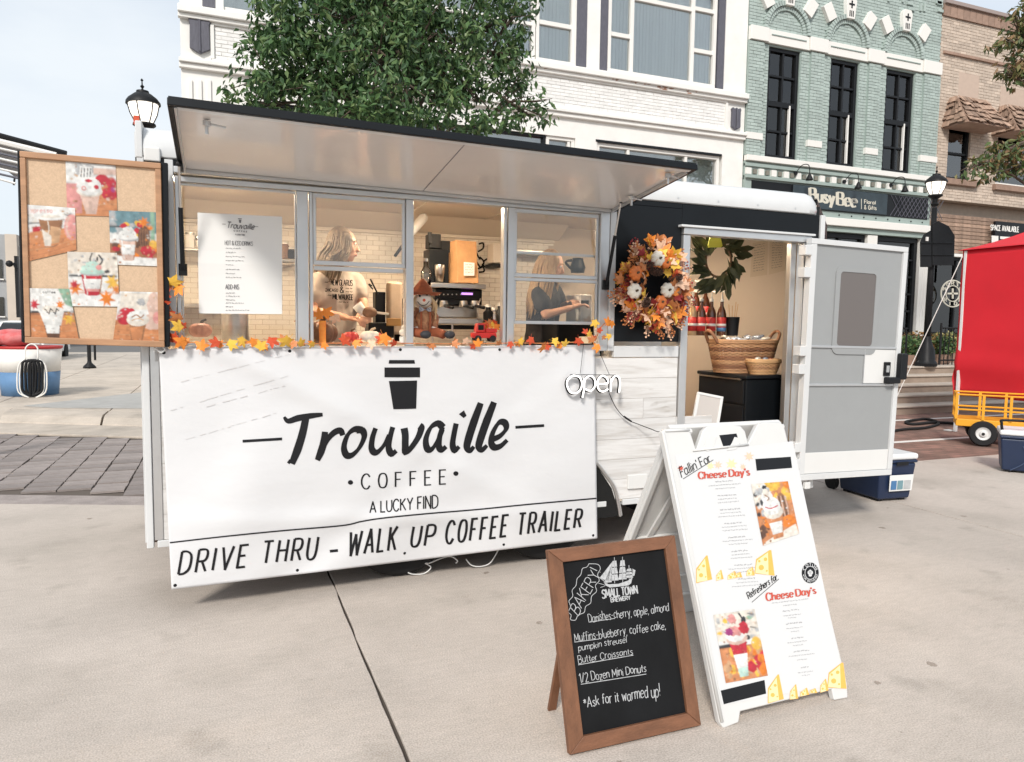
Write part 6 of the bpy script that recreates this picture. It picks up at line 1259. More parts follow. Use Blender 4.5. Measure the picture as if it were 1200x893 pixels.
for dx in (-.05,.045):
    for dy in (-.034,.024): MB().lathe((x+dx,y+dy,z+.018), [(.0,-.004),(.018,-.004),(.02,0),(.02,.01),(0,.012)], 14, axis='y').build('wheel', M['rubber'], t, smooth=True, auto=30)
for k in range(7): putleaf((1,0,3,1,2,0,1)[k], Vector((x+.01+.011*k, y-.01, z+.095+.012*(k%3))), .035, t, rn, .8)
# ---------------- scarecrow doll ----------------
c = at(497,400,y=4.24); x, y, z = c; z0_ = z; t = thing('scarecrow_doll', 'seated scarecrow doll in a brown felt hat with straw hair and checked bow tie', 'doll', tuple(c))
felt = mat('brown_felt', (.28,.075,.03), .9, var=.15, scale=60, bump=.2, bscale=200); straw = mat('straw', (.66,.46,.26), .9, rnd=.15, island=True); muslin = mat('muslin', (.80,.70,.60), .85, var=.05, scale=40); plaid = mat('doll_plaid', (.50,.27,.13), .85, col2=(.20,.05,.03), scale=45); navy = mat('doll_boot', (.03,.03,.035), .7)
hp = at(496,357,y=4.24)
MB().ball(hp, (.048,.04,.043), 18).build('head', muslin, t, smooth=True)
MB().lathe(hp+Vector((0,.012,.030)), [(.105,.012),(.085,-.002),(.055,.012),(.052,.03),(.03,.058),(.006,.085)], 20, sx=1, sy=.8).build('hat', felt, t, smooth=True)
f = Pr(wallp(hp.y-.0385), .001)
f.disc((492.5,352.5),1.1,1.3,0); f.disc((500,351),1.1,1.3,0); f.stroke([(490,358.5),(493.5,362),(498.5,362),(502.5,358)], .7, 0); f.disc((497,357),1.6,1.6,1); f.build('face', [M['print_'], LC[0]], t)
b = MB()
for k in range(46):
    a = rn.uniform(-.2,1)*(1 if k%2 else -1); s = 1 if k%2 else -1; p0 = hp+Vector((s*.04, rn.uniform(-.02,.02), .015)); b.tube(crom([p0, p0+Vector((s*rn.uniform(.01,.03), -.01, -.04)), p0+Vector((s*rn.uniform(.0,.03), rn.uniform(-.02,.01), -rn.uniform(.07,.13)))],3), .0035, 4)
tag(b.build('hair', straw, t), kind='stuff')
MB().tube(crom([hp-Vector((0,0,.04)), hp-Vector((0,0,.075)), hp-Vector((0,0,.12)), hp-Vector((0,0,.17))],3), [.022,.03,.04,.046,.05,.052,.054,.052,.045,.03], 14).build('body', plaid, t, smooth=True)
for s in (-1,1):
    P = crom([hp+Vector((s*.03,0,-.05)), hp+Vector((s*.065,-.01,-.09)), hp+Vector((s*.05,-.03,-.145))],4); MB().tube(P, [.018]*len(P), 8).build('arm', plaid, t, smooth=True); MB().ball(P[-1], .017, 8).build('hand', muslin, t, smooth=True)
    P = crom([hp+Vector((s*.025,-.01,-.165)), hp+Vector((s*.06,-.06,-.17)), hp+Vector((s*.045+.04,-.1,-.18))],4); MB().tube(P, [.024]*len(P), 8).build('trouser_leg', felt, t, smooth=True); MB().ball(P[-1]+Vector((.02*s+.01,-.01,-.0)), (.03,.02,.022), 12).build('boot', navy, t, smooth=True)
for s in (-1,1): MB().slab([hp+Vector((0,-.045,-.05)), hp+Vector((s*.032,-.046,-.032)), hp+Vector((s*.032,-.046,-.066))], (0,1,0), .01).build('bow_tie', mat('bow_check', (.6,.6,.62), .8, col2=(.02,.02,.05), scale=110), t)
for s in (-1,1): MB().box(tuple(hp+Vector((s*.024-.005,-.056,-.16))), tuple(hp+Vector((s*.024+.005,-.05,-.06)))).build('brace_strap', felt, t)
t.scale = (1.12,1.12,1.12)
c = at(472,394,y=4.22); t = thing('white_figurine', 'tiny cream knotted figurine on a block beside the window post', 'figurine', tuple(c))
b = MB(); b.ball(c+Vector((0,0,.022)), .022, 10); b.ball(c+Vector((.006,0,.05)), .016, 10); b.build('body', PM['white'], t, smooth=True); MB().box((c.x-.017,c.y-.015,c.z-.04),(c.x+.017,c.y+.015,c.z-.002)).build('base', M['wpaint'], t, bevel=.003)

# ---------------- neon open sign ----------------
t = thing('open_sign', 'white lit tube sign spelling open hanging in front of the banner edge', 'sign', tuple(at(695,451,y=4.02)))
neon = mat('neon_white', (1,.97,.94), .4, emit=.9)
ST = [[(672,440),(666,444),(664.5,451),(668,459),(674,461),(680,457),(682,449),(679,442),(672,440)],
      [(684.5,443),(684.5,455),(682.5,466)], [(684.5,452),(686,444),(692,440.5),(697,445),(697,453),(692,458),(686,456)],
      [(700,450.5),(712,449),(711,443),(705.5,440.5),(700.5,446),(701,455),(706,459),(712.5,456)], [(715.5,459),(716,444)], [(716,448),(720,441),(725,442),(726.5,449),(725.5,460)]]
for s in ST:
    o = MB().tube(crom([at(x, y, y=4.018) for x, y in s], 5), .0052, 7).build('letter_tube', neon, t, smooth=True)
    MB().tube(crom([at(x-1.6, y+.6, y=4.036) for x, y in s], 5), .0075, 6).build('tube_backing', M['print_'], o, smooth=True)
MB().tube([at(668,439,y=4.034), at(722,439.5,y=4.034)], .0022, 5).build('hanging_bar', M['print_'], t)
for a, c in (((684,402),(680,438)),((699,404),(714,439))): MB().tube([at(*a,y=4.03), at(*c,y=4.03)], .0016, 5).build('chain', M['blackm'], t)
MB().box(tuple(at(680,396,y=4.03)-Vector((0,0,.035))), tuple(at(692,396,y=4.05)+Vector((.0,0,.008)))).build('hook_block', mat('pine_block', (.62,.46,.28), .7), t, bevel=.002)
P = crom([at(x, y, y=Y) for x, y, Y in ((714,461,4.03),(722,478,4.09),(734,491,4.1),(750,498,4.08),(768,505,4.0),(778,512,3.8),(790,560,3.5))], 6)
cab_ = MB().tube(P, .0028, 5).build('power_cable', M['print_'], t); MB().tube([at(731,488,y=4.092),at(740,494,y=4.092)], .006, 6).build('inline_switch', M['print_'], t)

# ---------------- autumn wreath on the black panel ----------------
cw = at(762,335,y=4.08); t = thing('autumn_wreath', 'round autumn wreath of orange leaves with white and orange pumpkins on the black panel', 'wreath', tuple(cw))
rn = random.Random(33); tw = mat('twig', (.10,.06,.04), .9)
b = MB()
for k in range(5):
    P = [cw+Vector(((.19+.02*sin(5*a+k))*cos(a), .01*cos(3*a+k)-.01, (.21+.02*cos(4*a+k))*sin(a))) for a in [2*pi*i/40 for i in range(41)]]; b.tube(P, .007, 5)
tag(b.build('twig_ring', tw, t), kind='stuff')
for k in range(160):
    a = 2*pi*k/160*3+rn.uniform(-.1,.1); r = rn.uniform(.11,.28); p = cw+Vector((r*cos(a)*.92, -.02-rn.uniform(0,.06)-(.03 if r < .22 else 0), r*1.06*sin(a)))
    putleaf(rn.choice((1,1,1,1,4,4,4,3,3,2,2,0,5,3)), p, rn.uniform(.038,.066), t, rn, .9, up=a-pi/2+rn.uniform(-.6,.6))
sprig = []
for ci in (4,3,5):
    b = MB(); rs = random.Random(ci)
    for k in range(14):
        p = Vector((rs.uniform(-.35,.35), rs.uniform(.0,1.0), rs.uniform(-.2,.2))); b.ball(p, .075, 6); b.tube([(0,0,0),p], .012, 3)
    sprig.append(b.mesh('berry_sprig', LC[ci], True))
for k in range(64):
    a = rn.uniform(0,2*pi); r = rn.uniform(.17,.30); p = cw+Vector((r*cos(a)*.9, -.06, r*1.02*sin(a))); o = bpy.data.objects.new('berry_sprig', rn.choice(sprig[:2] if k%3 else sprig[2:])); link(o, t, False); o.matrix_parent_inverse = Matrix.Translation(-Vector(t.location)); tag(o, kind='stuff')
    o.matrix_basis = Matrix.Translation(p) @ Matrix.Rotation(R(90), 4, 'X') @ Matrix.Rotation(a-pi/2+rn.uniform(-.4,.4), 4, 'Z') @ Matrix.Scale(rn.uniform(.06,.09), 4)
def wpump(px, py, r, m, sm, par, Y=3.98):
    c = at(px, py, y=Y); b = MB(); n = 48; k = 9; T_ = Matrix.Rotation(R(90), 3, 'X')
    for i in range(k):
        a = -pi/2+pi*i/(k-1)
        for j in range(n):
            th = 2*pi*j/n; rr_ = r*cos(a)*(1-.16*(1-abs(sin(8*th/2)))) + .0003; v = T_ @ Vector((rr_*cos(th), rr_*sin(th), r*.62*sin(a)*(1-.3*math.exp(-(cos(a)/.35)**2)))); b.v.append(tuple(c+v))
    b.f = [(i*n+j, i*n+(j+1)%n, (i+1)*n+(j+1)%n, (i+1)*n+j) for i in range(k-1) for j in range(n)]; b.m = [0]*len(b.f)
    o = b.build('mini_pumpkin', m, par, smooth=True); MB().tube([c+Vector((0,-r*.40,0)), c+Vector((.003,-r*.75,.004))], [.16*r,.12*r], 7).build('stem', sm, o)
for px, py, r, k in ((771,303,.052,'white'),(743.5,341,.052,'white'),(782,340,.050,'white'),(745,320,.05,'orange'),(774,354,.046,'orange'),(780,308,.04,'orange')): wpump(px, py, r, PM[k], PM['stem'], t)
cone_b = MB()
for i in range(9):
    for j in range(8):
        a = 2*pi*(j+.5*(i%2))/8; r = .55*sin(pi*(i+1)/10.5)+.1; p = Vector((r*cos(a), r*sin(a), -1+2*i/8)); cone_b.add([p*.6, p+Vector((-.22*sin(a),.22*cos(a),.02)), p*1.22+Vector((0,0,.14)), p+Vector((.22*sin(a),-.22*cos(a),.02))], [(0,1,2,3)])
cone_b.ball((0,0,0), (.42,.42,.95), 8); pc = cone_b.mesh('pinecone', mat('pinecone_brown', (.10,.055,.04), .8, var=.3, scale=8))
for px, py, a in ((758,313,.5),(791,326,1.2),(756,355,-.6),(768,318,2)):
    o = bpy.data.objects.new('pinecone', pc); link(o, t, False); o.matrix_parent_inverse = Matrix.Translation(-Vector(t.location)); o.matrix_basis = Matrix.Translation(at(px,py,y=3.985)) @ Matrix.Rotation(a, 4, 'Y') @ Matrix.Rotation(R(70), 4, 'X') @ Matrix.Scale(.042, 4)

# ---------------- inside the doorway ----------------
AW = Plane((4.02,6.18,0), (-.7,-.71,0))
for k, (q, lab) in enumerate((([(882,285),(900,281),(899,322),(879,325)],'creased paper list taped to the cream wall, nearer the dark green wreath'),([(902,281),(921,282),(920,317),(901,322)],'creased paper list taped to the cream wall, nearer the open door'))):
    b = Pr(AW, .004); b.poly(q, 0, 0); f_ = bil(q)
    for i in range(11):
        a, c = f_(.15,.08+i*.075), f_(.8,.08+i*.075); b.scribble(a.x, c.x, a.y, c.y, 1.1, .35, 1, .5, i+k*20)
    o = b.build('paper_list', [mat('cream_paper', (.68,.60,.50), .8), M['greyp']]); tag(o, lab, 'paper')
cg = at(842,305,y=4.75); t = thing('green_wreath', 'dark green leafy wreath hanging just inside the open doorway', 'wreath', tuple(cg)); rn = random.Random(5)
dgm = mat('magnolia_leaf', (.055,.068,.032), .45, rnd=.3); b = MB(); b.add([(0,0,0),(.16,.35,.04),(.14,.7,.05),(0,1,-.02),(-.14,.7,.05),(-.16,.35,.04),(0,.5,-.03)], [(0,1,6),(1,2,6),(2,3,6),(3,4,6),(4,5,6),(5,0,6)]); lm_ = b.mesh('leaf', dgm, True)
MB().tube([cg+Vector((.12*cos(a),0,.13*sin(a))) for a in [2*pi*i/30 for i in range(31)]], .01, 6).build('twig_ring', tw, t)
for k in range(105):
    a = 2*pi*k/35+rn.uniform(-.15,.15); r_ = rn.uniform(.09,.16); p = cg+Vector((r_*cos(a), rn.uniform(-.05,.02), r_*1.15*sin(a))); o = bpy.data.objects.new('leaf', lm_); link(o, t, False); o.matrix_parent_inverse = Matrix.Translation(-Vector(t.location))
    o.matrix_basis = Matrix.Translation(p) @ Matrix.Rotation(R(90)+rn.uniform(-.5,.5), 4, 'X') @ Matrix.Rotation(a-pi/2-rn.uniform(.0,1.6), 4, 'Z') @ Matrix.Rotation(rn.uniform(-.8,.8), 4, 'Y') @ Matrix.Scale(rn.uniform(.09,.2), 4)
q = [(833,276),(844,276),(847,288),(845,290),(831,290),(830,287)]; MB().slab([at(x, y, y=4.66) for x, y in q], (0,1,0), .01).build('yellow_tag', mat('lime_tag', (.62,.68,.10), .5), t, bevel=.002)
# syrup bottles
syr = mat('syrup_glass', (.09,.03,.015), .08, coat=.6); lab_r = mat('label_red', (.48,.03,.03), .5); lab_b = mat('label_blue', (.06,.17,.35), .5); clear = mat('syrup_clear', (.45,.30,.16), .1, coat=.5)
spots = [(821,384,4.83,1,'second from the left in front of the doorway rack'),(833,384,4.83,1,'in the middle of the front row'),(845,386,4.80,1.02,'with a blue lower label beside the black cup'),(811,386,4.86,.95,'half hidden by the door frame'),(815,374,5.02,1.0,'in the back row by the door frame'),(826,372,5.02,1.0,'in the back row behind the front bottles')]
zsh = 1.452
for k, (px, py, Y, s, lb) in enumerate(spots):
    c = at(px, py, y=Y); x, y = c.x, c.y; z = zsh if Y < 4.95 else zsh+.09
    t = thing('syrup_bottle', 'syrup bottle with white pump, '+lb, 'bottle', (x,y,z), 'syrup bottles inside the doorway')
    MB().lathe((x,y,z), [(.034,0),(.037,.006),(.037,.17),(.03,.20),(.014,.235),(.013,.27)], 18).build('glass_body', syr if k != 3 else clear, t, smooth=True, auto=40)
    MB().lathe((x,y,z+.035), [(.0376,0),(.0376,.11)], 18).build('label', lab_r, t, smooth=True)
    MB().lathe((x,y,z+.075), [(.0382,0),(.0382,.02)], 18).build('label_band', M['wpaint'], t, smooth=True)
    if k == 2: MB().lathe((x,y,z+.035), [(.0382,0),(.0382,.03)], 18).build('label_band', lab_b, t, smooth=True)
    MB().lathe((x,y,z+.27), [(.016,0),(.016,.02),(.006,.024),(.006,.07)], 10).build('pump_collar', M['white'], t, smooth=True, auto=40)
    MB().slab([(x-.012,y-.01,z+.345),(x-.008,y-.05,z+.335),(x+.008,y-.05,z+.335),(x+.012,y-.01,z+.345),(x+.01,y+.012,z+.345),(x-.01,y+.012,z+.345)], (0,0,1), .012).build('pump_head', M['white'], t, bevel=.003)
MB().box((2.64,WY+.80,1.451),(3.06,WY+.98,zsh+.088)).build('rack_step', M['dark'], tr)
c = at(858,386,y=4.78); t = thing('straw_cup', 'black cup of stirring sticks at the end of the syrup shelf', 'cup', (c.x,c.y,zsh)); MB().lathe((c.x,c.y,zsh), [(.045,0),(.055,.15),(.05,.15),(.042,.01)], 18).build('cup', M['black'], t, smooth=True, auto=40)
for dx, dy in ((-.03,.05),(.02,.07),(.035,.055),(-.005,.04)): MB().tube([(c.x+dx*.4,c.y,zsh+.02),(c.x+dx*1.4,c.y,zsh+.2+dy)], .003, 5).build('stick', straw, t)
# black fridge
fp = at(875,440,y=4.42); FXa = fp.x; d = ray(819,440); yb = FXa/ (d.x/d.y); ztop = at(875,440,y=4.42).z
FXr = at(918,440,y=4.42).x
t = thing('black_cabinet', 'low black cooler cabinet standing inside the trailer doorway', 'cabinet', (FXa,4.42,.45)); 
MB().box((FXa,4.42,.45),(FXr,yb,ztop-.03)).build('body', M['tblack'], t, bevel=.006); MB().box((FXa-.015,4.405,ztop-.028),(FXr+.01,yb+.01,ztop)).build('top', M['black'], t, bevel=.008)
MB().box((FXa-.008,4.44,ztop-.22),(FXa-.001,yb-.02,ztop-.045)).build('drawer', M['black'], t, bevel=.003); MB().box((FXa-.008,4.44,.5),(FXa-.001,yb-.02,ztop-.235)).build('side_panel', M['black'], t, bevel=.003)
MB().tube([(FXa-.02,4.46,ztop-.035),(FXa-.02,yb-.04,ztop-.035)], .006, 6).build('handle', M['steel'], t)
# wicker baskets
wick = mat('wicker', (.33,.17,.085), .7, rnd=.2, island=True, col2=(.45,.26,.13), scale=20); wickd = mat('wicker_dark', (.22,.10,.05), .7, rnd=.2, island=True)
def basket(name, label, c, rx, ry, h, m, m2, handles, fl=1.25):
    t = thing(name, label, 'basket', tuple(c)); c = Vector(c); b = MB(); b2 = MB(); rows = int(h/.011); n = 44
    S = lambda a, u: c+Vector((rx*(1/fl+(1-1/fl)*u)*math.copysign(abs(cos(a))**.8, cos(a)), ry*(1/fl+(1-1/fl)*u)*math.copysign(abs(sin(a))**.8, sin(a)), h*u))
    for i in range(rows):
        u = (i+.5)/rows; tgt = b if (i//3) % 2 == 0 else b2
        P = [S(2*pi*j/n, u) for j in range(n+1)]; P = [p+(p-c).normalized()*(.0035 if (j+i) % 2 else -.0035) for j, p in enumerate(P)]; tgt.tube(P, .0062, 5)
    tag(b.build('weave', m, t, smooth=True), kind='stuff'); tag(b2.build('weave', m2, t, smooth=True), kind='stuff')
    for k in (0,1): MB().tube([S(2*pi*j/40,1)+Vector((0,0,.006+.012*k)) for j in range(41)], .011, 8).build('rim', m, t, smooth=True)
    MB().tube([S(2*pi*j/24,.02)-Vector((0,0,0)) for j in range(25)], .006, 6).build('base_ring', m, t)
    if handles:
        for s in (-1,1): MB().tube(crom([c+Vector((s*rx*.98,-ry*.35,h)), c+Vector((s*rx*1.12,-ry*.25,h+.07)), c+Vector((s*rx*1.15,0,h+.095)), c+Vector((s*rx*1.12,ry*.25,h+.07)), c+Vector((s*rx*.98,ry*.35,h))],5), .013, 8).build('handle', wickd, t, smooth=True)
    return t, S
cb_ = at(870,437,y=4.70); rxx = (at(909,395,y=4.7).x-at(837,395,y=4.7).x)/2*.97
t, S = basket('large_basket', 'large wicker basket piled with wrapped snacks on the black cabinet', (cb_.x+.01,4.72,ztop+.002), rxx, .17, .235, wick, wickd, True)
foil = [mat('wrapper_'+str(i), c_, .25, metal=.3, var=.3, scale=30) for i, c_ in enumerate(((.55,.56,.58),(.62,.55,.45),(.30,.32,.36),(.60,.60,.60),(.35,.14,.10)))]
for k in range(26):
    p = Vector((cb_.x+.01+rn.uniform(-.72,.72)*rxx, 4.72+rn.uniform(-.11,.11), ztop+.235+rn.uniform(0,.05))); T_ = Matrix.Rotation(rn.uniform(-.5,.5),3,'Y') @ Matrix.Rotation(rn.uniform(0,3),3,'Z')
    MB().ball(p, (.05,.03,.016), 8, T=T_).build('wrapped_snack', foil[k%4], t, smooth=True)
c2_ = at(896,438,y=4.5); t, S = basket('small_basket', 'small pale wicker bowl basket in front of the large one', (c2_.x,4.52,ztop+.002), .135, .09, .09, mat('wicker_pale', (.52,.31,.15), .7, rnd=.2, island=True), wick, False, 1.35)
for k in range(7):
    p = Vector((c2_.x+rn.uniform(-.08,.06), 4.52+rn.uniform(-.04,.04), ztop+.085+rn.uniform(0,.03))); MB().ball(p, (.03,.02,.02), 8).build('wrapped_snack', foil[(4,1,2,0)[k%4]], t, smooth=True)
# leaning framed board
q = [at(817.5,459,y=4.36), at(847.5,465,y=4.34), at(838,524,y=4.27), at(807,516,y=4.29)]; t = thing('leaning_board', 'white framed board leaning against the black cabinet in the doorway', 'board', tuple(q[3]))
n_ = (q[1]-q[0]).cross(q[3]-q[0]).normalized(); n_ = n_ if n_.y > 0 else -n_; fb_ = lambda u, v: (q[0]*(1-u)+q[1]*u)*(1-v)+(q[3]*(1-u)+q[2]*u)*v
b = MB(); b.slab([fb_(.05,.04),fb_(.95,.04),fb_(.95,.96),fb_(.05,.96)], n_, .01); b.build('panel', mat('board_taupe', (.50,.46,.43), .25, coat=.3), t)
for a in ((0,0,1,.05),(0,.95,1,1),(0,.0505,.1,.9495),(.9,.0505,1,.9495)): b = MB(); b.slab([fb_(a[0],a[1])-n_*.006,fb_(a[2],a[1])-n_*.006,fb_(a[2],a[3])-n_*.006,fb_(a[0],a[3])-n_*.006], n_, .018); b.build('frame_rail', M['white'], t, bevel=.002)

# ---------------- behind the serving windows ----------------
ZC = 1.04                                                  # back counter top
def P3(px, py, Y): return at(px, py, y=Y)
t = thing('espresso_machine', 'steel and black two group espresso machine on the rear counter', 'machine', tuple(P3(540,380,5.55)))
def pbox(name, x0, y0, x1, y1, Ya, Yb, m, par, bv=.006):
    a, c = P3(x0,(y0+y1)/2,Ya), P3(x1,(y0+y1)/2,Ya); zt_, zb_ = P3((x0+x1)/2,y0,Ya).z, P3((x0+x1)/2,y1,Ya).z
    return MB().box((a.x,Ya,zb_),(c.x,Yb,zt_)).build(name, m, par, bevel=bv)
pbox('top_tray',505,332,570,338,5.42,5.9,M['steel'],t); pbox('body',510,339,565,357,5.5,5.9,M['tblack'],t); pbox('control_panel',511,340,563,350,5.485,5.499,M['black'],t,.003); pbox('display',541,343,554,345.5,5.48,5.484,mat('display_violet', (.45,.2,.65), .4, emit=1.5),t,.001)
pbox('lower_body',512,358,560,372,5.6,5.9,M['steel'],t); pbox('drip_tray',508,373,566,380,5.42,5.9,M['steel'],t); pbox('base',510,381,564,386,5.5,5.85,M['black'],t)
for x in (520,543,556):
    c = P3(x,360,5.48); MB().lathe(c, [(.032,0),(.035,.012),(.03,.05)], 16).build('group_head', M['steel'], t, smooth=True, auto=30); MB().tube([c+Vector((0,-.03,.01)), c+Vector((.02,-.17,-.005))], .013, 8).build('portafilter', M['black'], t, smooth=True)
for x in (513,563): MB().tube(crom([P3(x,350,5.46), P3(x-3,360,5.42), P3(x-2,376,5.42)],4), .006, 6).build('steam_wand', M['steel'], t, smooth=True)
for x in (507,530,568): MB().tube([P3(x,372,5.44), P3(x,404,5.44)], .008, 6).build('machine_leg', M['steel'], t)
for k in range(6): MB().lathe(P3(515+k*5,345,5.484), [(.006,0),(.005,-.005)], 8, axis='y').build('button', M['wpaint'], t)
for k, (px, r, hh, m_, lb) in enumerate(((572,.04,.16,M['black'],'tall black flask beside the espresso machine'),(579,.034,.14,M['steel'],'steel milk jug beside the black flask'),(585,.03,.17,M['black'],'slim black bottle at the end of the rear counter'))):
    c = P3(px,384,5.4); t2 = thing('flask', lb, 'flask', tuple(c)); MB().lathe((c.x,c.y,c.z), [(r,0),(r,hh*.75),(r*.5,hh*.86),(r*.5,hh)], 16).build('body', m_, t2, smooth=True, auto=40); MB().lathe((c.x,c.y,c.z+hh), [(r*.55,0),(r*.55,.02)], 12).build('cap', M['wpaint'], t2)
t = thing('kraft_bag', 'tall tan paper coffee bag with a white label on the espresso machine', 'bag', tuple(P3(542,332,5.55))); kraft = mat('kraft_paper', (.40,.22,.10), .8, var=.12, scale=14, bump=.3, bscale=18)
a, c = P3(536,331,5.45), P3(561,331,5.45); tp_ = P3(548,281,5.45).z
b = MB(); b.v = [(a.x-.06,5.6,a.z),(a.x,5.45,a.z),(c.x,5.45,a.z),(c.x+.01,5.6,a.z),(a.x-.055,5.59,tp_-.02),(a.x+.0,5.5,tp_),(c.x-.005,5.5,tp_-.005),(c.x,5.58,tp_-.01),(a.x-.03,5.53,(a.z+tp_)/2)]; b.f = [(0,1,5,4),(1,2,6,5),(2,3,7,6),(3,0,4,7),(4,5,6,7)]; b.m = [0]*5
b.build('bag', kraft, t, bevel=.004); q = Pr(wallp(5.445), .002); q.poly([(543.5,307),(556,308),(556,323),(543.5,323)], 0, 2); q.build('label', M['paper'], t); q = Pr(wallp(5.44), .002)
for k in range(4): q.scribble(545, 554, 310+k*3, 310+k*3, 1.2, .4, 0, 1, k)
q.build('print', M['greyp'], t)
t = thing('coffee_grinder', 'black coffee grinder with a steel chute beside the kraft bag', 'grinder', tuple(P3(512,332,5.5)))
pbox('housing',503,292,526,332,5.5,5.68,M['tblack'],t); pbox('hopper_neck',503,274,517,291,5.52,5.64,M['black'],t); pbox('side_box',517,282,528,296,5.55,5.68,M['black'],t); pbox('hopper_post',502,272,506,285,5.49,5.515,M['black'],t,.002)
MB().lathe(P3(515,330,5.46), [(.03,0),(.04,.12),(.036,.13)], 16).build('steel_jug', M['steel'], t, smooth=True)
t = thing('glass_bottle', 'clear glass bottle between the scarecrow and the grinder', 'bottle', tuple(P3(499,333,4.9))); c = P3(499,334,4.9); MB().lathe(c, [(.035,0),(.036,.09),(.014,.13),(.014,.16)], 16).build('bottle', glass('clear_glass', (.9,.92,.92), .12), t, smooth=True); MB().lathe(c+Vector((0,0,.161)), [(.016,0),(.016,.02)], 10).build('cap', M['steel'], t)
t = thing('wall_roller', 'white padded roller on a dark stick leaning against the rear wall', 'roller', tuple(P3(466,300,5.6))); MB().tube([P3(463,300,5.6),P3(483,272,5.7)], .012, 8).build('stick', M['print_'], t, smooth=True); MB().tube([P3(480,276,5.68),P3(483,271,5.7),P3(496,255,5.75),P3(498,252.5,5.76)], [.02,.035,.04,.025], 12).build('pad', M['paper'], t, smooth=True)
t = thing('wall_dispenser', 'small cream box with a dark base fixed to the tiled wall', 'dispenser', tuple(P3(583,300,6.1))); pbox('box',578,285,590,308,5.98,6.14,M['inwall'],t); pbox('tray',577,309,591,313,5.95,6.14,M['black'],t,.003)
q = Pr(wallp(6.148), .003)
for P_ in ([(561,286),(566,285),(566,291),(560,295)],[(562,301),(567,307),(563,313),(558,306)],[(566,307),(572,303),(574,309),(569,313),(565,309)],[(560,315),(566,313),(567,318),(561,319)],[(556,290),(560,300),(563,304)]): q.stroke(P_, 1.9)
o = q.build('wall_emblem', M['print_']); tag(o, 'black swirling wall decal on the tiles right of the kraft bag', 'decal'); sm_ = o.modifiers.new('thick','SOLIDIFY'); sm_.thickness = .002
# things near the first woman
t = thing('bag_of_beans', 'tall cream bag standing behind the window post by the first woman', 'bag', tuple(P3(467,390,5.1))); pbox('bag',456,330,472,392,5.1,5.22,mat('cream_bag', (.50,.40,.30), .8, var=.1, scale=10),t,.02)
t = thing('milk_frother', 'black upright frother with forked top on the counter', 'machine', tuple(P3(448,395,5.2))); pbox('column',440,342,452,395,5.2,5.3,M['black'],t); pbox('foot',432,378,462,396,5.05,5.2,M['tblack'],t); pbox('panel',454,373,470,382,5.02,5.05,mat('amber_panel', (.45,.26,.08), .4),t,.003)
MB().tube(crom([P3(443,345,5.2),P3(438,335,5.2),P3(434,327,5.2)],4), .006, 6).build('prong', M['black'], t); MB().tube(crom([P3(436,335,5.2),P3(432,333,5.2),P3(437,339,5.2)],4), .005, 6).build('prong', M['black'], t)
t = thing('black_apron', 'black apron hanging on the rack beside the window post', 'apron', tuple(P3(470,360,5.3))); 
b = MB(); n=8
for i in range(n+1):
    for j in range(2): u = i/n; p = P3(462+10*u, 350+j*50, 5.3+.02*sin(u*9)); b.v.append(tuple(p))
b.f = [(2*i,2*i+2,2*i+3,2*i+1) for i in range(n)]; b.m = [0]*n; o = b.build('cloth', M['tblack'], t, smooth=True); o.modifiers.new('thick','SOLIDIFY').thickness = .004
MB().tube(crom([P3(467,330,5.3),P3(463,340,5.3),P3(465,352,5.3),P3(471,345,5.3)],4), .005, 5).build('strap', M['wpaint'], t)
# things behind / beside the second woman
t = thing('cash_drawer', 'white counter machine that the second woman reaches into', 'machine', tuple(P3(687,380,5.0))); pbox('body',680,345,694,378,4.95,5.2,M['white'],t,.01); pbox('slot',681,352,690,357,4.945,4.949,M['dark'],t,.001); MB().box((P3(640,378,5.0).x,4.8,.5),(P3(700,378,5.0).x,5.25,P3(687,379,5.0).z)).build('stand', M['tblack'], t, bevel=.01)
t = thing('wall_telephone', 'dark coffee pot hanging from the shelf rail beside the woman in black', 'pot', tuple(P3(676,312,5.9))); t.name = 'hanging_pot'
c = P3(677,312,5.9); MB().lathe(c-Vector((0,0,.06)), [(.06,0),(.07,.05),(.05,.11),(.05,.13)], 16).build('pot', M['tblack'], t, smooth=True); MB().tube(crom([c+Vector((-.06,0,.05)), c+Vector((-.12,0,.03)), c+Vector((-.07,0,-.02))],4), .012, 6).build('handle', M['print_'], t, smooth=True)
MB().box((P3(600,291,6.0).x,5.95,P3(650,300,6.0).z),(2.75,6.1,P3(650,296,6.0).z)).build('wall_shelf', M['steel'], tr)
for k, (x0, x1, hh, m_) in enumerate(((330,336,.11,M['counter']),(338,344,.07,M['black']),(220,226,.1,M['wpaint']),(228,236,.07,M['steel']))):
    c = P3((x0+x1)/2, 303 if k < 2 else 291, 5.95); t = thing('shelf_jar', ['brown jar on the rear shelf right of the paper menu','short black jar on the rear shelf right of the paper menu','white jar on the rear shelf left of the paper menu','steel tin on the rear shelf left of the paper menu'][k], 'jar', tuple(c)); MB().lathe(c, [(.04,0),(.042,hh*.8),(.03,hh)], 14).build('body', m_, t, smooth=True, auto=40); MB().lathe(c+Vector((0,0,hh)), [(.032,0),(.032,.015)], 14).build('lid', M['steel'], t)
MB().box((P3(322,305,5.98).x,5.9,P3(335,305,5.95).z-.012),(P3(352,305,5.98).x,6.1,P3(335,305,5.95).z-.0)).build('wall_shelf', M['steel'], tr)
MB().box((P3(212,293,5.98).x,5.9,P3(225,292,5.95).z-.012),(P3(240,293,5.98).x,6.1,P3(225,292,5.95).z-.0)).build('wall_shelf', M['steel'], tr)
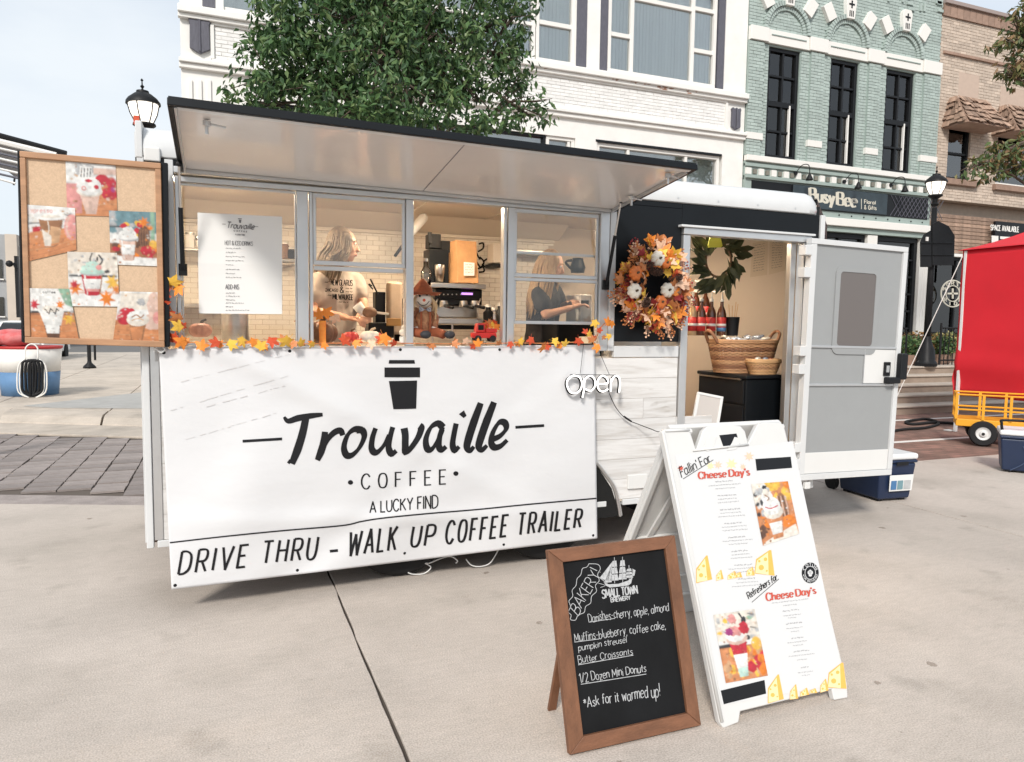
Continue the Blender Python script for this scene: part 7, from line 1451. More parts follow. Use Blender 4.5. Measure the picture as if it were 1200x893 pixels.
# ---------------- people ----------------
def cap_(b, p, q, r0, r1, n=12, steps=5):
    p, q = Vector(p), Vector(q); b.tube([p.lerp(q, i/steps) for i in range(steps+1)], [r0+(r1-r0)*i/steps for i in range(steps+1)], n); b.ball(p, r0, n); b.ball(q, r1, n)
def remesh(o, v, sm=3):
    m_ = o.modifiers.new('surface', 'REMESH'); m_.mode = 'VOXEL'; m_.voxel_size = v; m_.use_smooth_shade = True; s = o.modifiers.new('smooth', 'SMOOTH'); s.factor = .5; s.iterations = sm; return o
SK = mat('skin', (.60,.34,.235), .5, var=.05, scale=12)
def person(label, loc, head, fd, neck, chest, pelvis, SL, EL, HL, SR, ER, HR, shirt, hairm, hair_len, hairdir, hold=None):
    t = thing('person', label, 'person', loc); V = Vector; head, neck, chest, pelvis = map(V, (head, neck, chest, pelvis)); fd = V(fd).normalized(); sd_ = fd.cross(V((0,0,1))).normalized(); up = sd_.cross(fd)
    Rm = Matrix((sd_, fd, up)).transposed()
    b = MB(); b.ball(head, (.072,.092,.108), 24, T=Rm); L_ = lambda x, y, z: head+sd_*x+fd*y+up*z
    b.ball(L_(0,.030,-.055), (.052,.056,.05), 18, T=Rm); b.ball(L_(0,.062,-.088), (.022,.02,.018), 12, T=Rm)
    b.tube([L_(0,.083,.018), L_(0,.098,-.006), L_(0,.108,-.026), L_(0,.094,-.034)], [.008,.010,.013,.008], 10)
    b.ball(L_(0,.088,-.052), (.024,.010,.006), 10, T=Rm); b.ball(L_(0,.086,-.063), (.020,.010,.007), 10, T=Rm)
    for s in (-1,1): b.ball(L_(s*.028,.076,.026), (.022,.012,.007), 10, T=Rm); b.ball(L_(s*.073,-.005,-.01), (.009,.02,.03), 10, T=Rm); b.ball(L_(s*.036,.066,-.025), (.022,.018,.02), 10, T=Rm)
    cap_(b, head-up*.05-fd*.01, neck, .052, .056); cap_(b, neck, chest, .06, .12); mid = chest.lerp(pelvis,.55)
    W2 = (V(SL)-V(SR)).normalized()
    for s_ in (-1,1): cap_(b, chest+W2*.05*s_, mid+W2*.035*s_, .105, .095); cap_(b, mid+W2*.035*s_, pelvis+W2*.06*s_, .095, .11)
    for s_, (S_, E_, H_) in ((1,(SL,EL,HL)),(-1,(SR,ER,HR))):
        S_, E_, H_ = V(S_), V(E_), V(H_); cap_(b, neck+(S_-neck)*.35-V((0,0,.01)), S_, .05, .052); cap_(b, S_, E_, .048, .036); cap_(b, E_, H_, .036, .023)
        d = (H_-E_).normalized(); u = d.cross(V((0,0,1))).normalized(); w_ = u.cross(d); pc_ = H_+d*.05
        b.ball(pc_, 1, 14, T=Matrix((u*.038, d*.05, w_*.016)).transposed())
        for k, (o_, l_) in enumerate(((-.028,.062),(-.010,.074),(.009,.070),(.027,.056))):
            p0 = H_+d*.085+u*o_; p1 = p0+d*l_*.5-w_*.006; p2 = p1+(d*.7-w_*.7)*l_*.35; p3 = p2+(d*.3-w_*.95)*l_*.3; b.tube([p0,p1,p2,p3], [.0095,.009,.0085,.007], 8)
        p0 = H_+d*.03+u*(.03*s_); b.tube([p0, p0+d*.03+u*.022*s_-w_*.006, p0+d*.055+u*.018*s_-w_*.016], [.012,.0105,.008], 8)
        # hips and legs
        hp_ = pelvis+W2*.085*s_; kn = hp_+V((0,0,-.42))+fd*.03; ft = kn+V((0,0,-(kn.z-.53)))-fd*.02; cap_(b, hp_, kn, .085, .055); cap_(b, kn, ft, .055, .036); cap_(b, ft, ft+fd*.14-V((0,0,.03)), .04, .032)
    body = remesh(b.build('body', SK, t), .0075, 3)
    for s in (-1,1):
        e = MB().ball(L_(s*.029,.076,.012), .0125, 12); e.build('eye', M['paper'], body, smooth=True); MB().ball(L_(s*.029,.0855,.012), .006, 8).build('iris', M['print_'], body, smooth=True); MB().tube([L_(s*.014,.088,.031), L_(s*.03,.086,.036), L_(s*.046,.074,.031)], .003, 5).build('eyebrow', hairm, body)
    MB().ball(L_(0,.094,-.058), (.021,.005,.008), 12, T=Rm).build('lips', mat('lips', (.50,.17,.14), .45), body, smooth=True)
    b = MB(); cap_(b, neck-V((0,0,.035)), chest, .095, .135)
    for s_ in (-1,1): cap_(b, chest+W2*.06*s_, mid+W2*.045*s_, .118, .112); cap_(b, mid+W2*.045*s_, pelvis+W2*.06*s_+V((0,0,.03)), .112, .122)
    for S_, E_ in ((SL,EL),(SR,ER)): S_, E_ = V(S_), V(E_); cap_(b, neck+(S_-neck)*.4-V((0,0,.02)), S_, .062, .066); cap_(b, S_, S_.lerp(E_,.52), .066, .068)
    sh = remesh(b.build('t_shirt', shirt, t), .011, 2); dsp = bpy.data.textures.new('cloth_fold', 'CLOUDS'); dsp.noise_scale = .09; m_ = sh.modifiers.new('fold', 'DISPLACE'); m_.texture = dsp; m_.strength = .022; m_.texture_coords = 'GLOBAL'; m_.mid_level = .5
    b = MB()
    for s_ in (-1,1): hp_ = pelvis+W2*.085*s_; kn = hp_+V((0,0,-.42))+fd*.03; ft = kn+V((0,0,-(kn.z-.6)))-fd*.02; cap_(b, pelvis+W2*.05*s_, hp_, .11, .10); cap_(b, hp_, kn, .10, .072); cap_(b, kn, ft, .072, .055)
    remesh(b.build('trousers', M['tblack'], t), .014, 2)
    b = MB(); b.ball(head-fd*.022+up*.016, (.083,.092,.108), 24, T=Rm); rn = random.Random(len(label))
    for s in (-1,1): b.ball(head+sd_*.055*s+fd*.01+up*.03, (.03,.055,.06), 12, T=Rm)
    for k in range(190):
        a = rn.uniform(-2.3,2.3); p0 = head+(-fd*cos(a)*.085+sd_*sin(a)*.078)-fd*.012+up*rn.uniform(.0,.06); l_ = hair_len*rn.uniform(.75,1.05); q1 = p0-up*.08+(-fd*cos(a)+sd_*sin(a))*.02; q2 = p0+V(hairdir)*.04-V((0,0,l_*.6))+(-fd*cos(a)*.5+sd_*sin(a))*.045; q3 = p0+V(hairdir)*.07-V((0,0,l_))+(-fd*cos(a)*.4+sd_*sin(a)*.6)*.05
        P = crom([p0,q1,q2,q3],4); b.tube(P, [.006]+[.0085]*(len(P)-3)+[.006,.002], 5)
    hb = b.build('hair', hairm, t, smooth=True); return t
def hairmat(name, a, c):
    return mat(name, a, .45, col2=c, scale=9, stretch=(6,6,.5), bump=.5, bscale=40)
def P4(px, py, Y): return at(px, py, y=Y)
wt = mat('white_tee', (.44,.39,.35), .8, var=.03, scale=6); bt_ = mat('black_tee', (.028,.028,.032), .8, var=.1, scale=8)
w1 = person('blonde woman in a cream printed T-shirt holding a cup behind the sash window', (P4(395,380,5.1).x,5.1,.45), P4(402,287,5.05), (.96,-.20,-.10), P4(396,316,5.10), P4(394,345,5.10), P4(392,392,5.12)-Vector((0,0,.12)),
   P4(417,330,5.16), P4(426,358,5.05), P4(428,366,4.82), P4(374,330,5.0), P4(364,364,4.95), P4(405,372,4.78), wt, hairmat('ash_blonde', (.14,.105,.075), (.28,.21,.145)), .27, (-1.1,.1,0))
ty = P4(394,350,5.10).y-.20
q = Pr(Plane((P4(394,350,5.1).x,4.945,1.4), (.05,-1,0)), .001)
q.text('NEW GLARUS', [(388,327.5),(413,328.5),(413,335),(388,334)], .85, space=1.8, word=3); q.text('CHICAGO', [(381,338),(396,338.5),(396,342),(381,341.5)], .6); q.text('&', [(398.5,336),(403,336),(403,343),(398.5,343)], 1.1); q.scribble(405, 413, 338, 338, 1.4, .5); q.scribble(405, 413, 342, 342, 1.4, .5); q.scribble(380, 390, 331, 330, 1.6, .6); q.text('MILWAUKEE', [(390,344.5),(413.5,345.5),(413.5,351.5),(390,350.5)], .85, space=1.8); q.scribble(397, 408, 354, 354, 1.2, .5); q.scribble(384, 390, 346, 346, 1.5, .6)
q.build('shirt_print', M['print_'], w1)
t = thing('paper_cup', 'white paper cup in the raised hand of the woman in the cream shirt', 'cup', tuple(P4(424,362,4.72))); c = P4(424,364,4.72); MB().lathe(c, [(.026,-.04),(.034,.05),(.032,.05),(.024,-.038)], 18, T=Matrix.Rotation(R(-40),3,'Y')).build('cup', M['paper'], t, smooth=True)
t = thing('wooden_scoop', 'round wooden scoop above the counter in front of the woman in the cream shirt', 'scoop', tuple(P4(434,366,4.7))); MB().ball(P4(433,366,4.7), (.05,.03,.036), 14).build('bowl', M['counter'], t, smooth=True); MB().tube([P4(438,366,4.7),P4(455,368,4.72)], .008, 8).build('handle', M['steel'], t)
w2 = person('woman with long blonde hair in a black T-shirt reaching across the counter', (P4(640,380,5.2).x,5.2,.45), P4(646,311,5.15), (.80,-.56,-.30), P4(638,334,5.2), P4(637,352,5.2), P4(634,396,5.22)-Vector((0,0,.08)),
   P4(650,342,5.32), P4(658,360,5.3), P4(668,355,5.1), P4(632,345,5.08), P4(640,369,5.0), P4(668,361,4.95), bt_, hairmat('honey_blonde', (.22,.13,.065), (.46,.32,.18)), .42, (-1.3,-.2,0))
# ---------------- street lamps ----------------
def lamp(label, px, Y, zb, zt, s=1.0, reach=0):
    p = at(px, 300, y=Y); x = p.x; t = thing('street_lamp', label, 'street lamp', (x,Y,zb), 'black street lamps with lit globes'); H = zt-zb; m_ = M['blackm']
    MB().lathe((x,Y,zb), [(.24*s,0),(.25*s,.06),(.20*s,.12),(.18*s,.34),(.13*s,.44),(.10*s,.52),(.075,.62)], 20, rib=.05, ribn=16).build('base', m_, t, smooth=True, auto=35)
    MB().lathe((x,Y,zb+.6), [(.07,0),(.05,H-1.36)], 16).build('pole', m_, t, smooth=True)
    hs = s if s > .7 else .8
    Q = lambda pf: [(r_*hs, h_*hs) for r_, h_ in pf]; zq = zt-.345*hs
    MB().lathe((x,Y,zq-.445*hs), Q([(.055,-.05),(.085,0),(.05,.04),(.06,.12),(.13,.17),(.16,.19),(.155,.215)]), 18).build('fitter', m_, t, smooth=True, auto=35)
    g = MB().lathe((x,Y,zq-.225*hs), Q([(.11,0),(.175,.14),(.205,.27),(.20,.31)]), 20).build('globe', M['globe'], t, smooth=True)
    for k in range(6):
        a = 2*pi*k/6+.2; MB().tube([(x+r_*hs*cos(a),Y+r_*hs*sin(a),zq+(-.225+h)*hs) for r_, h in ((.118,0),(.183,.14),(.213,.27),(.212,.31))], .007, 5).build('cage_rib', m_, g)
    MB().lathe((x,Y,zq+.085*hs), Q([(.24,-.035),(.235,0),(.20,.05),(.12,.115),(.09,.13),(.085,.16),(.02,.18),(.012,.2),(.03,.225),(.01,.25),(.008,.30),(.022,.315),(.0,.345)]), 22).build('cap', m_, t, smooth=True, auto=40)
    return t
yl = 9.9
lt_ = lamp('black street lamp with a lit globe rising behind the end of the trailer', 170, yl, 0, at(163,98,y=yl).z, .5)
lt_.rotation_euler = (0, R(-1.5), 0); lt_.location.x += .13
c = at(160,142,y=yl-.2); MB().box(tuple(c-Vector((.03,.02,.04))), tuple(c+Vector((.03,.02,.06)))).build('red_tag', LC[0], lt_)
yr = 10.9; rl = lamp('black street lamp with a lit globe on the terrace by the green storefront', 1092, yr, .75, at(1098,199,y=yr).z, .88)
rx_ = at(1092,300,y=yr).x
for q, lab in (([(1079,283),(1083,275),(1091,270),(1092,313),(1079,313)],'black back of the narrow traffic sign on the street lamp pole'),([(1093,262),(1100,259),(1112,265),(1119,276),(1118,311),(1093,311)],'black back of the wide traffic sign on the street lamp pole')):
    t = thing('traffic_sign', lab, 'sign', tuple(at(*q[0],y=yr-.12)), 'traffic signs seen from behind'); MB().slab([at(x, y, y=yr-.14) for x, y in q], (0,1,0), .02).build('plate', M['blackm'], t, bevel=.004)
    for yy in (285,299): a, c = at((q[0][0]+1),yy,y=yr-.15), at(q[-2][0]-1,yy,y=yr-.15); MB().tube([a,c], .012, 6).build('mounting_bar', M['blackm'], t)
a = at(1087,280,y=yr-.16); MB().box((a.x-.03,a.y,a.z-.04),(a.x+.03,a.y+.02,a.z+.04)).build('sticker', M['wpaint'], rl)
t = thing('iron_railing', 'short black iron railing at the edge of the terrace steps', 'railing', (at(1110,420,z=.75).x,11.2,.75)); yy = 11.2
xa, xb = at(1101,420,y=yy).x, at(1132,420,y=yy).x
for z in (.85,1.55): MB().tube([(xa,yy,z),(xb,yy,z)], .018, 6).build('rail', M['blackm'], t)
k = 0; x = xa
while x < xb: MB().tube([(x,yy,.75),(x,yy,1.55 if k%5 else 1.65)], .012 if k%5 else .025, 5).build('baluster', M['blackm'], t); x += .13; k += 1
def bush(name, label, px, Y, r, m, n, group):
    p = at(px, 420, y=Y); t = thing(name, label, 'plant', (p.x,Y,.75), group); MB().lathe((p.x,Y,.75), [(.6*r,0),(.8*r,.22),(.72*r,.22)], 14).build('pot', M['btrim'], t, smooth=True, auto=40)
    b = MB(); leaves(b, (p.x,Y,.95+r*.5), (r,r,r*.75), n, .07, random.Random(int(px)), 0, .7); tag(b.build('foliage', m, t), kind='stuff')
mum = leafmat('mum_rust', [(.30,.10,.04),(.45,.22,.08),(.12,.12,.05),(.5,.3,.12)]); mumy = leafmat('mum_yellow', [(.55,.40,.15),(.35,.35,.12),(.1,.16,.06),(.6,.5,.25)])
for k, (px, Y, r, m_, lb) in enumerate(((1066,11.3,.36,M['leaf'],'low dark green potted plant beside the storefront window'),(1078,11.8,.42,mum,'rust coloured potted mum behind the street lamp base'),(1058,11.9,.38,mum,'brown potted mum half hidden by the open trailer door'),(1106,12.2,.42,mumy,'pale yellow potted mum behind the railing'),(1100,11.5,.34,M['leaf'],'dark green potted plant between the lamp and the railing'))): bush('potted_plant', lb, px, Y, r, m_, 900, 'potted plants on the terrace')
for k, x in enumerate((1056,1061)):
    pass
t = thing('hoop_rack', 'black curved hoop rack behind the trailer door handle', 'rack', tuple(at(1058,395,y=11.0))); MB().tube(crom([at(1052,398,y=11),at(1053,388,y=11),at(1058,384,y=11),at(1062,389,y=11),at(1062,400,y=11),Vector((at(1062,400,y=11).x,11,.75))],5), .02, 6).build('hoop', M['blackm'], t, smooth=True); MB().tube([at(1052,398,y=11),Vector((at(1052,398,y=11).x,11,.75))], .02, 6).build('leg', M['blackm'], t)
# ---------------- red canopy tent ----------------
red = mat('red_canvas', (.60,.010,.022), .55, var=.05, scale=2, bump=.05, bscale=20)
TX, TYY = 10.17, 4.62; TW = 3.0; ze = at(1129,292,y=TYY+TW).z; zbt = at(1120,463,y=TYY+TW).z
t = thing('canopy_tent', 'bright red pop up canopy tent with a side wall at the street edge', 'tent', (TX+1.5,TYY+1.5,0))
def clothwall(x0,y0,x1,y1,zb,zt,name,n=60,amp=.08):
    b = MB(); mz = 18
    dx, dy = x1-x0, y1-y0; l_ = hypot(dx,dy); nx_, ny_ = dy/l_, -dx/l_
    for i in range(n+1):
        u = i/n
        for j in range(mz+1):
            v = j/mz; f = amp*(sin(9*u+4*v)*.5*v+.6*sin(3.2*v*3+u*5)*v*(1-v)+.5*math.exp(-((v-.55-.3*u)**2)/.006)*u*(1-.5*u)+.45*math.exp(-((v-.78-.1*u)**2)/.004)); b.v.append((x0+dx*u+nx_*f, y0+dy*u+ny_*f, zt+(zb-zt)*v+.02*sin(pi*u)*v))
    b.f = [(i*(mz+1)+j,(i+1)*(mz+1)+j,(i+1)*(mz+1)+j+1,i*(mz+1)+j+1) for i in range(n) for j in range(mz)]; b.m = [0]*len(b.f); o = b.build(name, red, t, smooth=True); s = o.modifiers.new('thick','SOLIDIFY'); s.thickness = .003
clothwall(TX,TYY+TW,TX,TYY,zbt,ze,'side_wall'); clothwall(TX+TW,TYY+TW,TX,TYY+TW,zbt,ze,'side_wall')
b = MB(); ap = (TX+TW/2,TYY+TW/2,ze+.95); o_ = .05; cs_ = [(TX-o_,TYY-o_,ze-.02),(TX+TW+o_,TYY-o_,ze-.02),(TX+TW+o_,TYY+TW+o_,ze-.02),(TX-o_,TYY+TW+o_,ze-.02)]
n = 10
for s in range(4):
    A, B = Vector(cs_[s]), Vector(cs_[(s+1)%4]); base = len(b.v)
    for i in range(n+1):
        for j in range(n+1):
            v = j/n; p = A.lerp(B, i/n).lerp(Vector(ap), v); p.z -= .16*sin(pi*v)*(1-.5*v)-.0; b.v.append(tuple(p))
    b.f += [(base+i*(n+1)+j, base+(i+1)*(n+1)+j, base+(i+1)*(n+1)+j+1, base+i*(n+1)+j+1) for i in range(n) for j in range(n)]
b.m = [0]*len(b.f); b.build('roof', red, t, smooth=True)
for i, j in ((0,0),(1,0),(0,1),(1,1)):
    MB().box((TX-.02+i*TW,TYY-.02+.05*(1-2*j)+j*TW,0),(TX+.02+i*TW,TYY+.02+.05*(1-2*j)+j*TW,ze-.03)).build('leg', M['white'], t, bevel=.004); MB().box((TX-.05+i*TW,TYY-.0+j*TW,0),(TX+.06+i*TW,TYY+.1+j*TW,.012)).build('foot_plate', M['white'], t)
t = MB().tube([at(1128,300,y=7.6), at(1050,467,y=8.2), Vector((at(1040,480,y=8.4).x,8.45,.0))], .006, 5).build('guy_rope', M['wpaint']); tag(t, 'thin pale guy rope slanting down from the red tent corner', 'rope')
# ---------------- yellow cart ----------------
yel = mat('cart_yellow', (.72,.34,.02), .45, var=.05, scale=6); CY = 6.75; t = thing('garden_cart', 'yellow wagon cart with rail sides in front of the red tent', 'cart', (at(1121,480,y=CY).x,CY,0))
X_ = lambda px: at(px, 480, y=CY).x; Z_ = lambda py: at(1150, py, y=CY).z
x0, x1 = X_(1121), X_(1121)+1.5; yb2 = CY+.55
MB().box((x0,CY,Z_(497)),(x1,yb2,Z_(489))).build('bed', yel, t, bevel=.008)
for yy in (CY, yb2):
    for pz in (461,478): MB().tube([(x0,yy,Z_(pz)),(x1,yy,Z_(pz))], .012, 6).build('side_rail', yel, t)
    for i in range(6): MB().box((x0+i*(x1-x0)/5-.016,yy-.012,Z_(489)),(x0+i*(x1-x0)/5+.016,yy+.012,Z_(460))).build('stake', yel, t)
for xx in (x0,x1):
    for pz in (461,478): MB().tube([(xx,CY,Z_(pz)),(xx,yb2,Z_(pz))], .012, 6).build('end_rail', yel, t)
    for i in (1,2): MB().box((xx-.012,CY+i*.2,Z_(489)),(xx+.012,CY+i*.2+.03,Z_(460))).build('stake', yel, t)
for xx in (X_(1140), x1-.2):
    for yy in (CY+.0, yb2-.02):
        r_ = .165; w_ = bpy.data.objects.new('wheel', None); link(w_, t); MB().lathe((xx,yy,r_), [(r_*.55,-.05),(r_*.9,-.052),(r_,-.03),(r_,.03),(r_*.9,.052),(r_*.55,.05),(r_*.55,-.05)], 26, axis='y').build('tyre', M['rubber'], w_, smooth=True, auto=50)
        MB().lathe((xx,yy,r_), [(r_*.56,.03),(r_*.5,.045),(r_*.25,.02),(r_*.22,.055),(r_*.1,.06)], 20, axis='y').build('rim', M['white'], w_, smooth=True, auto=30); MB().lathe((xx,yy,r_), [(r_*.12,.06),(r_*.1,.068)], 10, axis='y').build('hub', M['rubber'], w_)
MB().box((X_(1152),CY+.1,.12),(x1-.1,CY+.5,Z_(498))).build('undercarriage', mat('cart_grey', (.20,.23,.22), .6), t, bevel=.01)
t.rotation_euler = (0,0,R(-50))
P = crom([at(x, y, z=.02) for x, y in ((1040,506),(1060,503),(1085,501),(1100,496),(1085,491),(1062,494),(1070,497),(1095,495),(1125,497),(1135,502))], 6)
t = MB().tube(P, .022, 6).build('hose', M['rubber'], smooth=True); tag(t, 'black hose looped on the brick street by the steps', 'hose')
# ---------------- coolers ----------------
cblue = mat('cooler_blue', (.010,.022,.06), .45, var=.06, scale=5); clid = mat('cooler_lid', (.70,.71,.72), .4)
def cooler(name, label, A, U, V_, lu, lv, h, wheels):
    A, U, V_ = Vector(A), Vector(U).normalized(), Vector(V_).normalized(); t = thing(name, label, 'cooler', tuple(A)); up = Vector((0,0,1))
    pt_ = lambda u, v, z: A+U*u+V_*v+up*z
    def pr(u0,v0,u1,v1,z0,z1,tap,nm,m,bv): 
        b = MB(); q0 = [pt_(u0+tap,v0+tap,z0),pt_(u1-tap,v0+tap,z0),pt_(u1-tap,v1-tap,z0),pt_(u0+tap,v1-tap,z0)]; q1 = [pt_(u0,v0,z1),pt_(u1,v0,z1),pt_(u1,v1,z1),pt_(u0,v1,z1)]; b.add(q0+q1, [(3,2,1,0),(4,5,6,7),(0,1,5,4),(1,2,6,5),(2,3,7,6),(3,0,4,7)]); return b.build(nm, m, t, bevel=bv, seg=3)
    pr(0,0,lu,lv,.02,h*.80,.03,'body',cblue,.02); pr(-.008,-.008,lu+.008,lv+.008,h*.805,h*.87,.0,'collar',cblue,.012); pr(-.012,-.012,lu+.012,lv+.012,h*.872,h,.0,'lid',clid,.022)
    for (u, v) in ((.06,.05),(lu-.1,.05),(.06,lv-.1),(lu-.1,lv-.1)): pr(u,v,u+.05,v+.05,0,.03,0,'foot',M['rubber'],.005)
    return t, pt_, U, V_
A = at(1029,590,z=0); B = at(1068,581,z=0); Cc = at(978,574,z=0); 
U = (Cc-A); V_ = (B-A); V_ = (V_ - U.normalized()*V_.dot(U.normalized()))
t, pt_, U, V_ = cooler('cooler', 'navy blue wheeled cooler with white lid partly under the open trailer door', A, U, V_, min(.62, U.length), .40, .43, 1)
for v in (-.01,.37):
    c = pt_(.60, v+.03, .07); MB().lathe(c, [(.035,-.02),(.075,-.02),(.08,0),(.075,.02),(.035,.02)], 20, T=Matrix((tuple(U),(0,0,1),tuple(V_))).transposed()).build('wheel', M['rubber'], t, smooth=True, auto=40)
off = -U*.006; b = MB(); LQ = [pt_(0,.10,.245),pt_(0,.36,.245),pt_(.012,.355,.10),pt_(.012,.11,.10)]; b.slab([q-U*.012 for q in LQ], -U, .002); lb_ = b.build('label', M['paper'], t)
for (a0,a1,z0,z1,m_) in ((.12,.34,.205,.23,M['lghtp']),(.12,.18,.115,.195,lab_b),(.19,.25,.115,.195,C['teal']),(.26,.335,.115,.195,C['grey'])): b = MB(); b.slab([q-U*.0165 for q in (pt_(.006,a0,z1),pt_(.006,a1,z1),pt_(.009,a1,z0),pt_(.009,a0,z0))], -U, .001); b.build('label_print', m_, lb_)
MB().box(tuple(pt_(-.02,.16,.33)), tuple(pt_(-.01,.30,.36))).build('handle', M['blackm'], t)
A = at(1170,553,z=0); t, pt_, U, V_ = cooler('cooler', 'navy blue cooler with white lid and black handle at the right edge of the concrete', A, (.62,-.78,0), (.78,.62,0), .8, .42, .46, 0); t['label'] = 'navy blue cooler with white lid and raised black handle in front of the yellow cart'
MB().tube(crom([pt_(.02,.03,.42),pt_(.0,.0,.53),pt_(.04,-.01,.565),pt_(.5,-.01,.565),pt_(.56,.0,.53),pt_(.55,.03,.42)],5), .014, 8).build('handle', M['blackm'], t, smooth=True)
MB().tube(crom([pt_(.1,-.012,.03),pt_(.22,-.012,.12),pt_(.24,-.012,.22),pt_(.2,-.012,.30)],5), .004, 5).build('moulded_arc', mat('cooler_blue_light', (.05,.08,.15), .5), t)
# ---------------- left street ----------------
p0 = at(36,462,z=.13); t = thing('barrel_planter', 'large red white and blue painted barrel planter on the corner pavement', 'planter', (p0.x,p0.y,.13)); s = FPX/((p0-CP).dot(_F)); Rr = 33/s; Hh = 57/s
MB().lathe((p0.x,p0.y,.13), [(Rr*.86,0),(Rr*.93,Hh*.48)], 36).build('blue_band', mat('planter_blue', (.10,.21,.38), .6, var=.08, scale=6), t, smooth=True)
MB().lathe((p0.x,p0.y,.13+Hh*.48), [(Rr*.93,.001),(Rr,Hh*.46)], 36).build('white_band', M['trimwhite'], t, smooth=True)
MB().lathe((p0.x,p0.y,.13+Hh*.94), [(Rr,.001),(Rr*1.03,.02),(Rr*1.03,.05),(Rr*.95,.05)], 36).build('rim', mat('planter_red', (.45,.03,.03), .6), t, smooth=True)
MB().lathe((p0.x,p0.y,.13+Hh*.94), [(Rr*.95,.03),(.001,.04)], 24).build('soil', M['btrim'], t)
t2 = thing('red_cloth', 'red and pink bundled cloth lying on top of the barrel planter', 'cloth', (p0.x-.15,p0.y,.13+Hh)); b = MB(); rn = random.Random(4)
for k in range(9): b.ball((p0.x-.35+rn.uniform(-.35,.35), p0.y+rn.uniform(-.3,.1), .13+Hh+.05+rn.uniform(0,.16)), (.28,.22,.12), 10)
remesh(b.build('cloth', mat('pink_red_cloth', (.50,.05,.05), .7, col2=(.62,.28,.28), scale=3), t2), .04)
t = thing('wire_rack', 'black and white wire hoop rack standing before the barrel planter', 'rack', tuple(at(37,465,z=.131))); Yw = p0.y-Rr-.12
wp_ = lambda x, y: at(x, y, y=Yw)
for k, (xl_, xr2) in enumerate(((26,50),(30,46),(34,42))): MB().tube(crom([wp_(36,464),wp_(xl_+1,458),wp_(xl_,445),wp_(xl_,430),wp_(xl_+3,423),wp_(xr2-3,423),wp_(xr2,430),wp_(xr2,445),wp_(xr2-1,458),wp_(38,464)],5), .024, 6).build('hoop', M['blackm'], t, smooth=True)
for x in (36,39): MB().tube([wp_(x,423),wp_(x,465)], .02, 6).build('rod', M['blackm'], t)
for k, (xl_, xr2) in enumerate(((20,55),(23,52))): MB().tube(crom([wp_(34,466),wp_(xl_+2,460),wp_(xl_,445),wp_(xl_+2,428),wp_(xl_+9,421)],5), .012, 6).build('white_wire', M['trimwhite'], t, smooth=True); MB().tube(crom([wp_(42,466),wp_(xr2-2,460),wp_(xr2,445),wp_(xr2-2,428),wp_(xr2-9,421)],5), .012, 6).build('white_wire', M['trimwhite'], t, smooth=True)
MB().tube(crom([wp_(30,421),wp_(30,408),wp_(37,403),wp_(44,408),wp_(44,421)],5), .012, 6).build('white_wire', M['trimwhite'], t, smooth=True)
for k, (px, lab) in enumerate(((105,'black sign post with a flanged foot on the far pavement'),(111.5,'thinner black post just behind the flanged sign post'))):
    p = at(px,431-9*k,z=.14); t = thing('sign_post', lab, 'post', tuple(p)); MB().lathe(p, [(.05 if k == 0 else .035,0),(.05 if k == 0 else .035,2.6)], 10).build('post', M['blackm'], t)
    if k == 0: MB().lathe(p, [(.17,0),(.15,.05),(.06,.14),(.05,.2)], 14).build('flange', M['blackm'], t, smooth=True)
# distant building, lamp arm, car, canopy
DB = 42.0; Dp = lambda x, y: at(x, y, y=DB)
t = thing('distant_building', 'far beige and grey building with dark windows down the left street', 'building', (Dp(0,370).x,DB,0))
zt = Dp(10,275).z; xa_, xb_, xc_ = Dp(-90,300).x, Dp(8,300).x, Dp(22,300).x
MB().box((xa_,DB,0),(xb_,DB+9,zt)).build('grey_wall', mat('far_grey', (.34,.35,.36), .8, var=.1, scale=1), t); MB().box((xb_+.01,DB-.3,0),(xc_,DB+9,zt)).build('beige_pier', mat('far_beige', (.58,.50,.42), .8, var=.06, scale=1), t); MB().box((xc_+.01,DB,0),(Dp(27,300).x,DB+9,zt-.5)).build('side_pier', M['wpaint'], t)
for k in range(3):
    for j in range(5): z = zt-1.2-k*1.8; x = xb_-1.0-j*1.4; o = MB().box((x,DB-.08,z-.9),(x+.8,DB-.01,z)).build('window', M['dglass'], t); MB().box((x-.06,DB-.12,z-.98),(x+.86,DB-.005,z-.92)).build('sill', M['wpaint'], o)
t = thing('wall_lamp', 'small dark bracket lamp sticking out from the far beige pier', 'lamp', tuple(at(12,310,y=30))); MB().tube([at(20,316,y=30),at(16,309,y=30),at(11,309,y=30)], .05, 6).build('arm', M['blackm'], t); MB().ball(at(11,309,y=30), .12, 8).build('head', M['blackm'], t, smooth=True); MB().box(tuple(at(20,300,y=30)), tuple(at(21,372,y=30.2))).build('post', M['blackm'], t)
# parked car facing us
YC = 27.0; cx = at(13,378,y=YC).x; s = FPX/((Vector((cx,YC,.6))-CP).dot(_F)); t = thing('parked_car', 'white car facing the camera at the end of the left street', 'car', (cx,YC,0)); cw_ = M['trimwhite']; hw = .86
prof = [(-0.0,.30),(-.02,.62),(.25,.82),(1.0,.95),(1.65,1.36),(2.9,1.40),(3.7,1.02),(4.3,.92),(4.35,.32)]
b = MB(); k = len(prof)
for sx_ in (-1,1):
    for y, z in prof: b.v.append((cx+sx_*hw*(1 if z < 1.0 else .82), YC+y, z))
b.f = [(i,i+1,k+i+1,k+i) for i in range(k-1)]+[tuple(range(k-1,-1,-1)), tuple(range(k,2*k)), (0,k,2*k-1,k-1)]; b.m = [0]*len(b.f); b.build('body', cw_, t, bevel=.05, seg=3)
MB().slab([(cx-.66,YC+1.05,.985),(cx+.66,YC+1.05,.985),(cx+.58,YC+1.58,1.33),(cx-.58,YC+1.58,1.33)], (0,-.5,.8), .012).build('windscreen', M['dglass'], t)
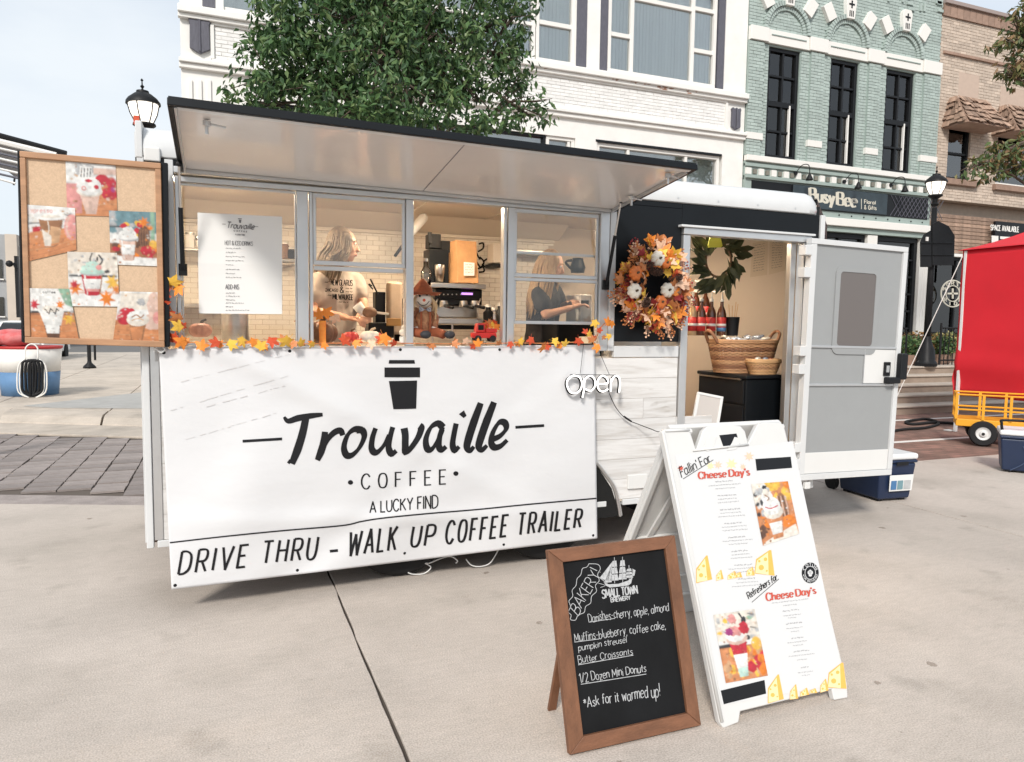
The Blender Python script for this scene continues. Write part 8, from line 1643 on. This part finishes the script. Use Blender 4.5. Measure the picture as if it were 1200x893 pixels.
MB().box((cx-.4,YC-.04,.50),(cx+.4,YC+.01,.64)).build('grille', M['black'], t); MB().box((cx-.55,YC-.05,.30),(cx+.55,YC+.02,.42)).build('lower_grille', M['black'], t)
for s_ in (-1,1):
    MB().box((cx+s_*.62-.15,YC-.04,.60),(cx+s_*.62+.15,YC+.06,.70)).build('headlight', M['steel'], t, bevel=.02); MB().box((cx+s_*.98-.08,YC+1.2,.95),(cx+s_*.98+.08,YC+1.3,1.06)).build('mirror', cw_, t, bevel=.02)
    for yy in (.75,3.4): MB().lathe((cx+s_*.80,YC+yy,.30), [(.0,-.1),(.3,-.1),(.3,.1),(0,.1)], 18, axis='x').build('wheel', M['rubber'], t)
# grey ribbed canopy at upper left
KY = 9.0; t = thing('ribbed_canopy', 'grey ribbed canopy roof with a dark ridge behind the picture board', 'canopy', tuple(at(0,190,y=KY))); kp = lambda x, y, Y=KY: at(x, y, y=Y)
Aq = [kp(-90,128),kp(75,179,KY),kp(24,208,KY),kp(8,195,KY),kp(-90,190)]
ribm = mat('canopy_grey', (.33,.31,.30), .7, stretch=(1,1,1), var=.1, scale=3)
b = MB(); b.slab([kp(-90,133),kp(60,177),kp(22,211),kp(8,200),kp(-90,170)], (0,1,0), .05); b.build('canopy_sheet', ribm, t)
MB().tube([kp(-90,128,KY-.02),kp(0,159,KY-.02),kp(78,180,KY-.02)], .028, 6).build('ridge', M['blackm'], t)
MB().tube([kp(-90,134,KY-.03),kp(0,166,KY-.03),kp(66,182,KY-.03)], .03, 6).build('ridge_trim', M['trimwhite'], t)
for k in range(7): y_ = 174+k*6; MB().tube([kp(-90,y_-26,KY-.03),kp(0,y_,KY-.03),kp(min(22,60-k*7),y_+5,KY-.03)], .012, 5).build('rib', M['shutter'] if k%2 else M['wpaint'], t)
MB().tube([kp(17,209,KY-.02),kp(16,217,KY-.02)], .01, 5).build('hook', M['blackm'], t)
MB().tube([kp(-90,170,KY+.1),Vector((kp(-90,170).x,KY+.1,0))], .05, 8).build('pole', M['blackm'], t)
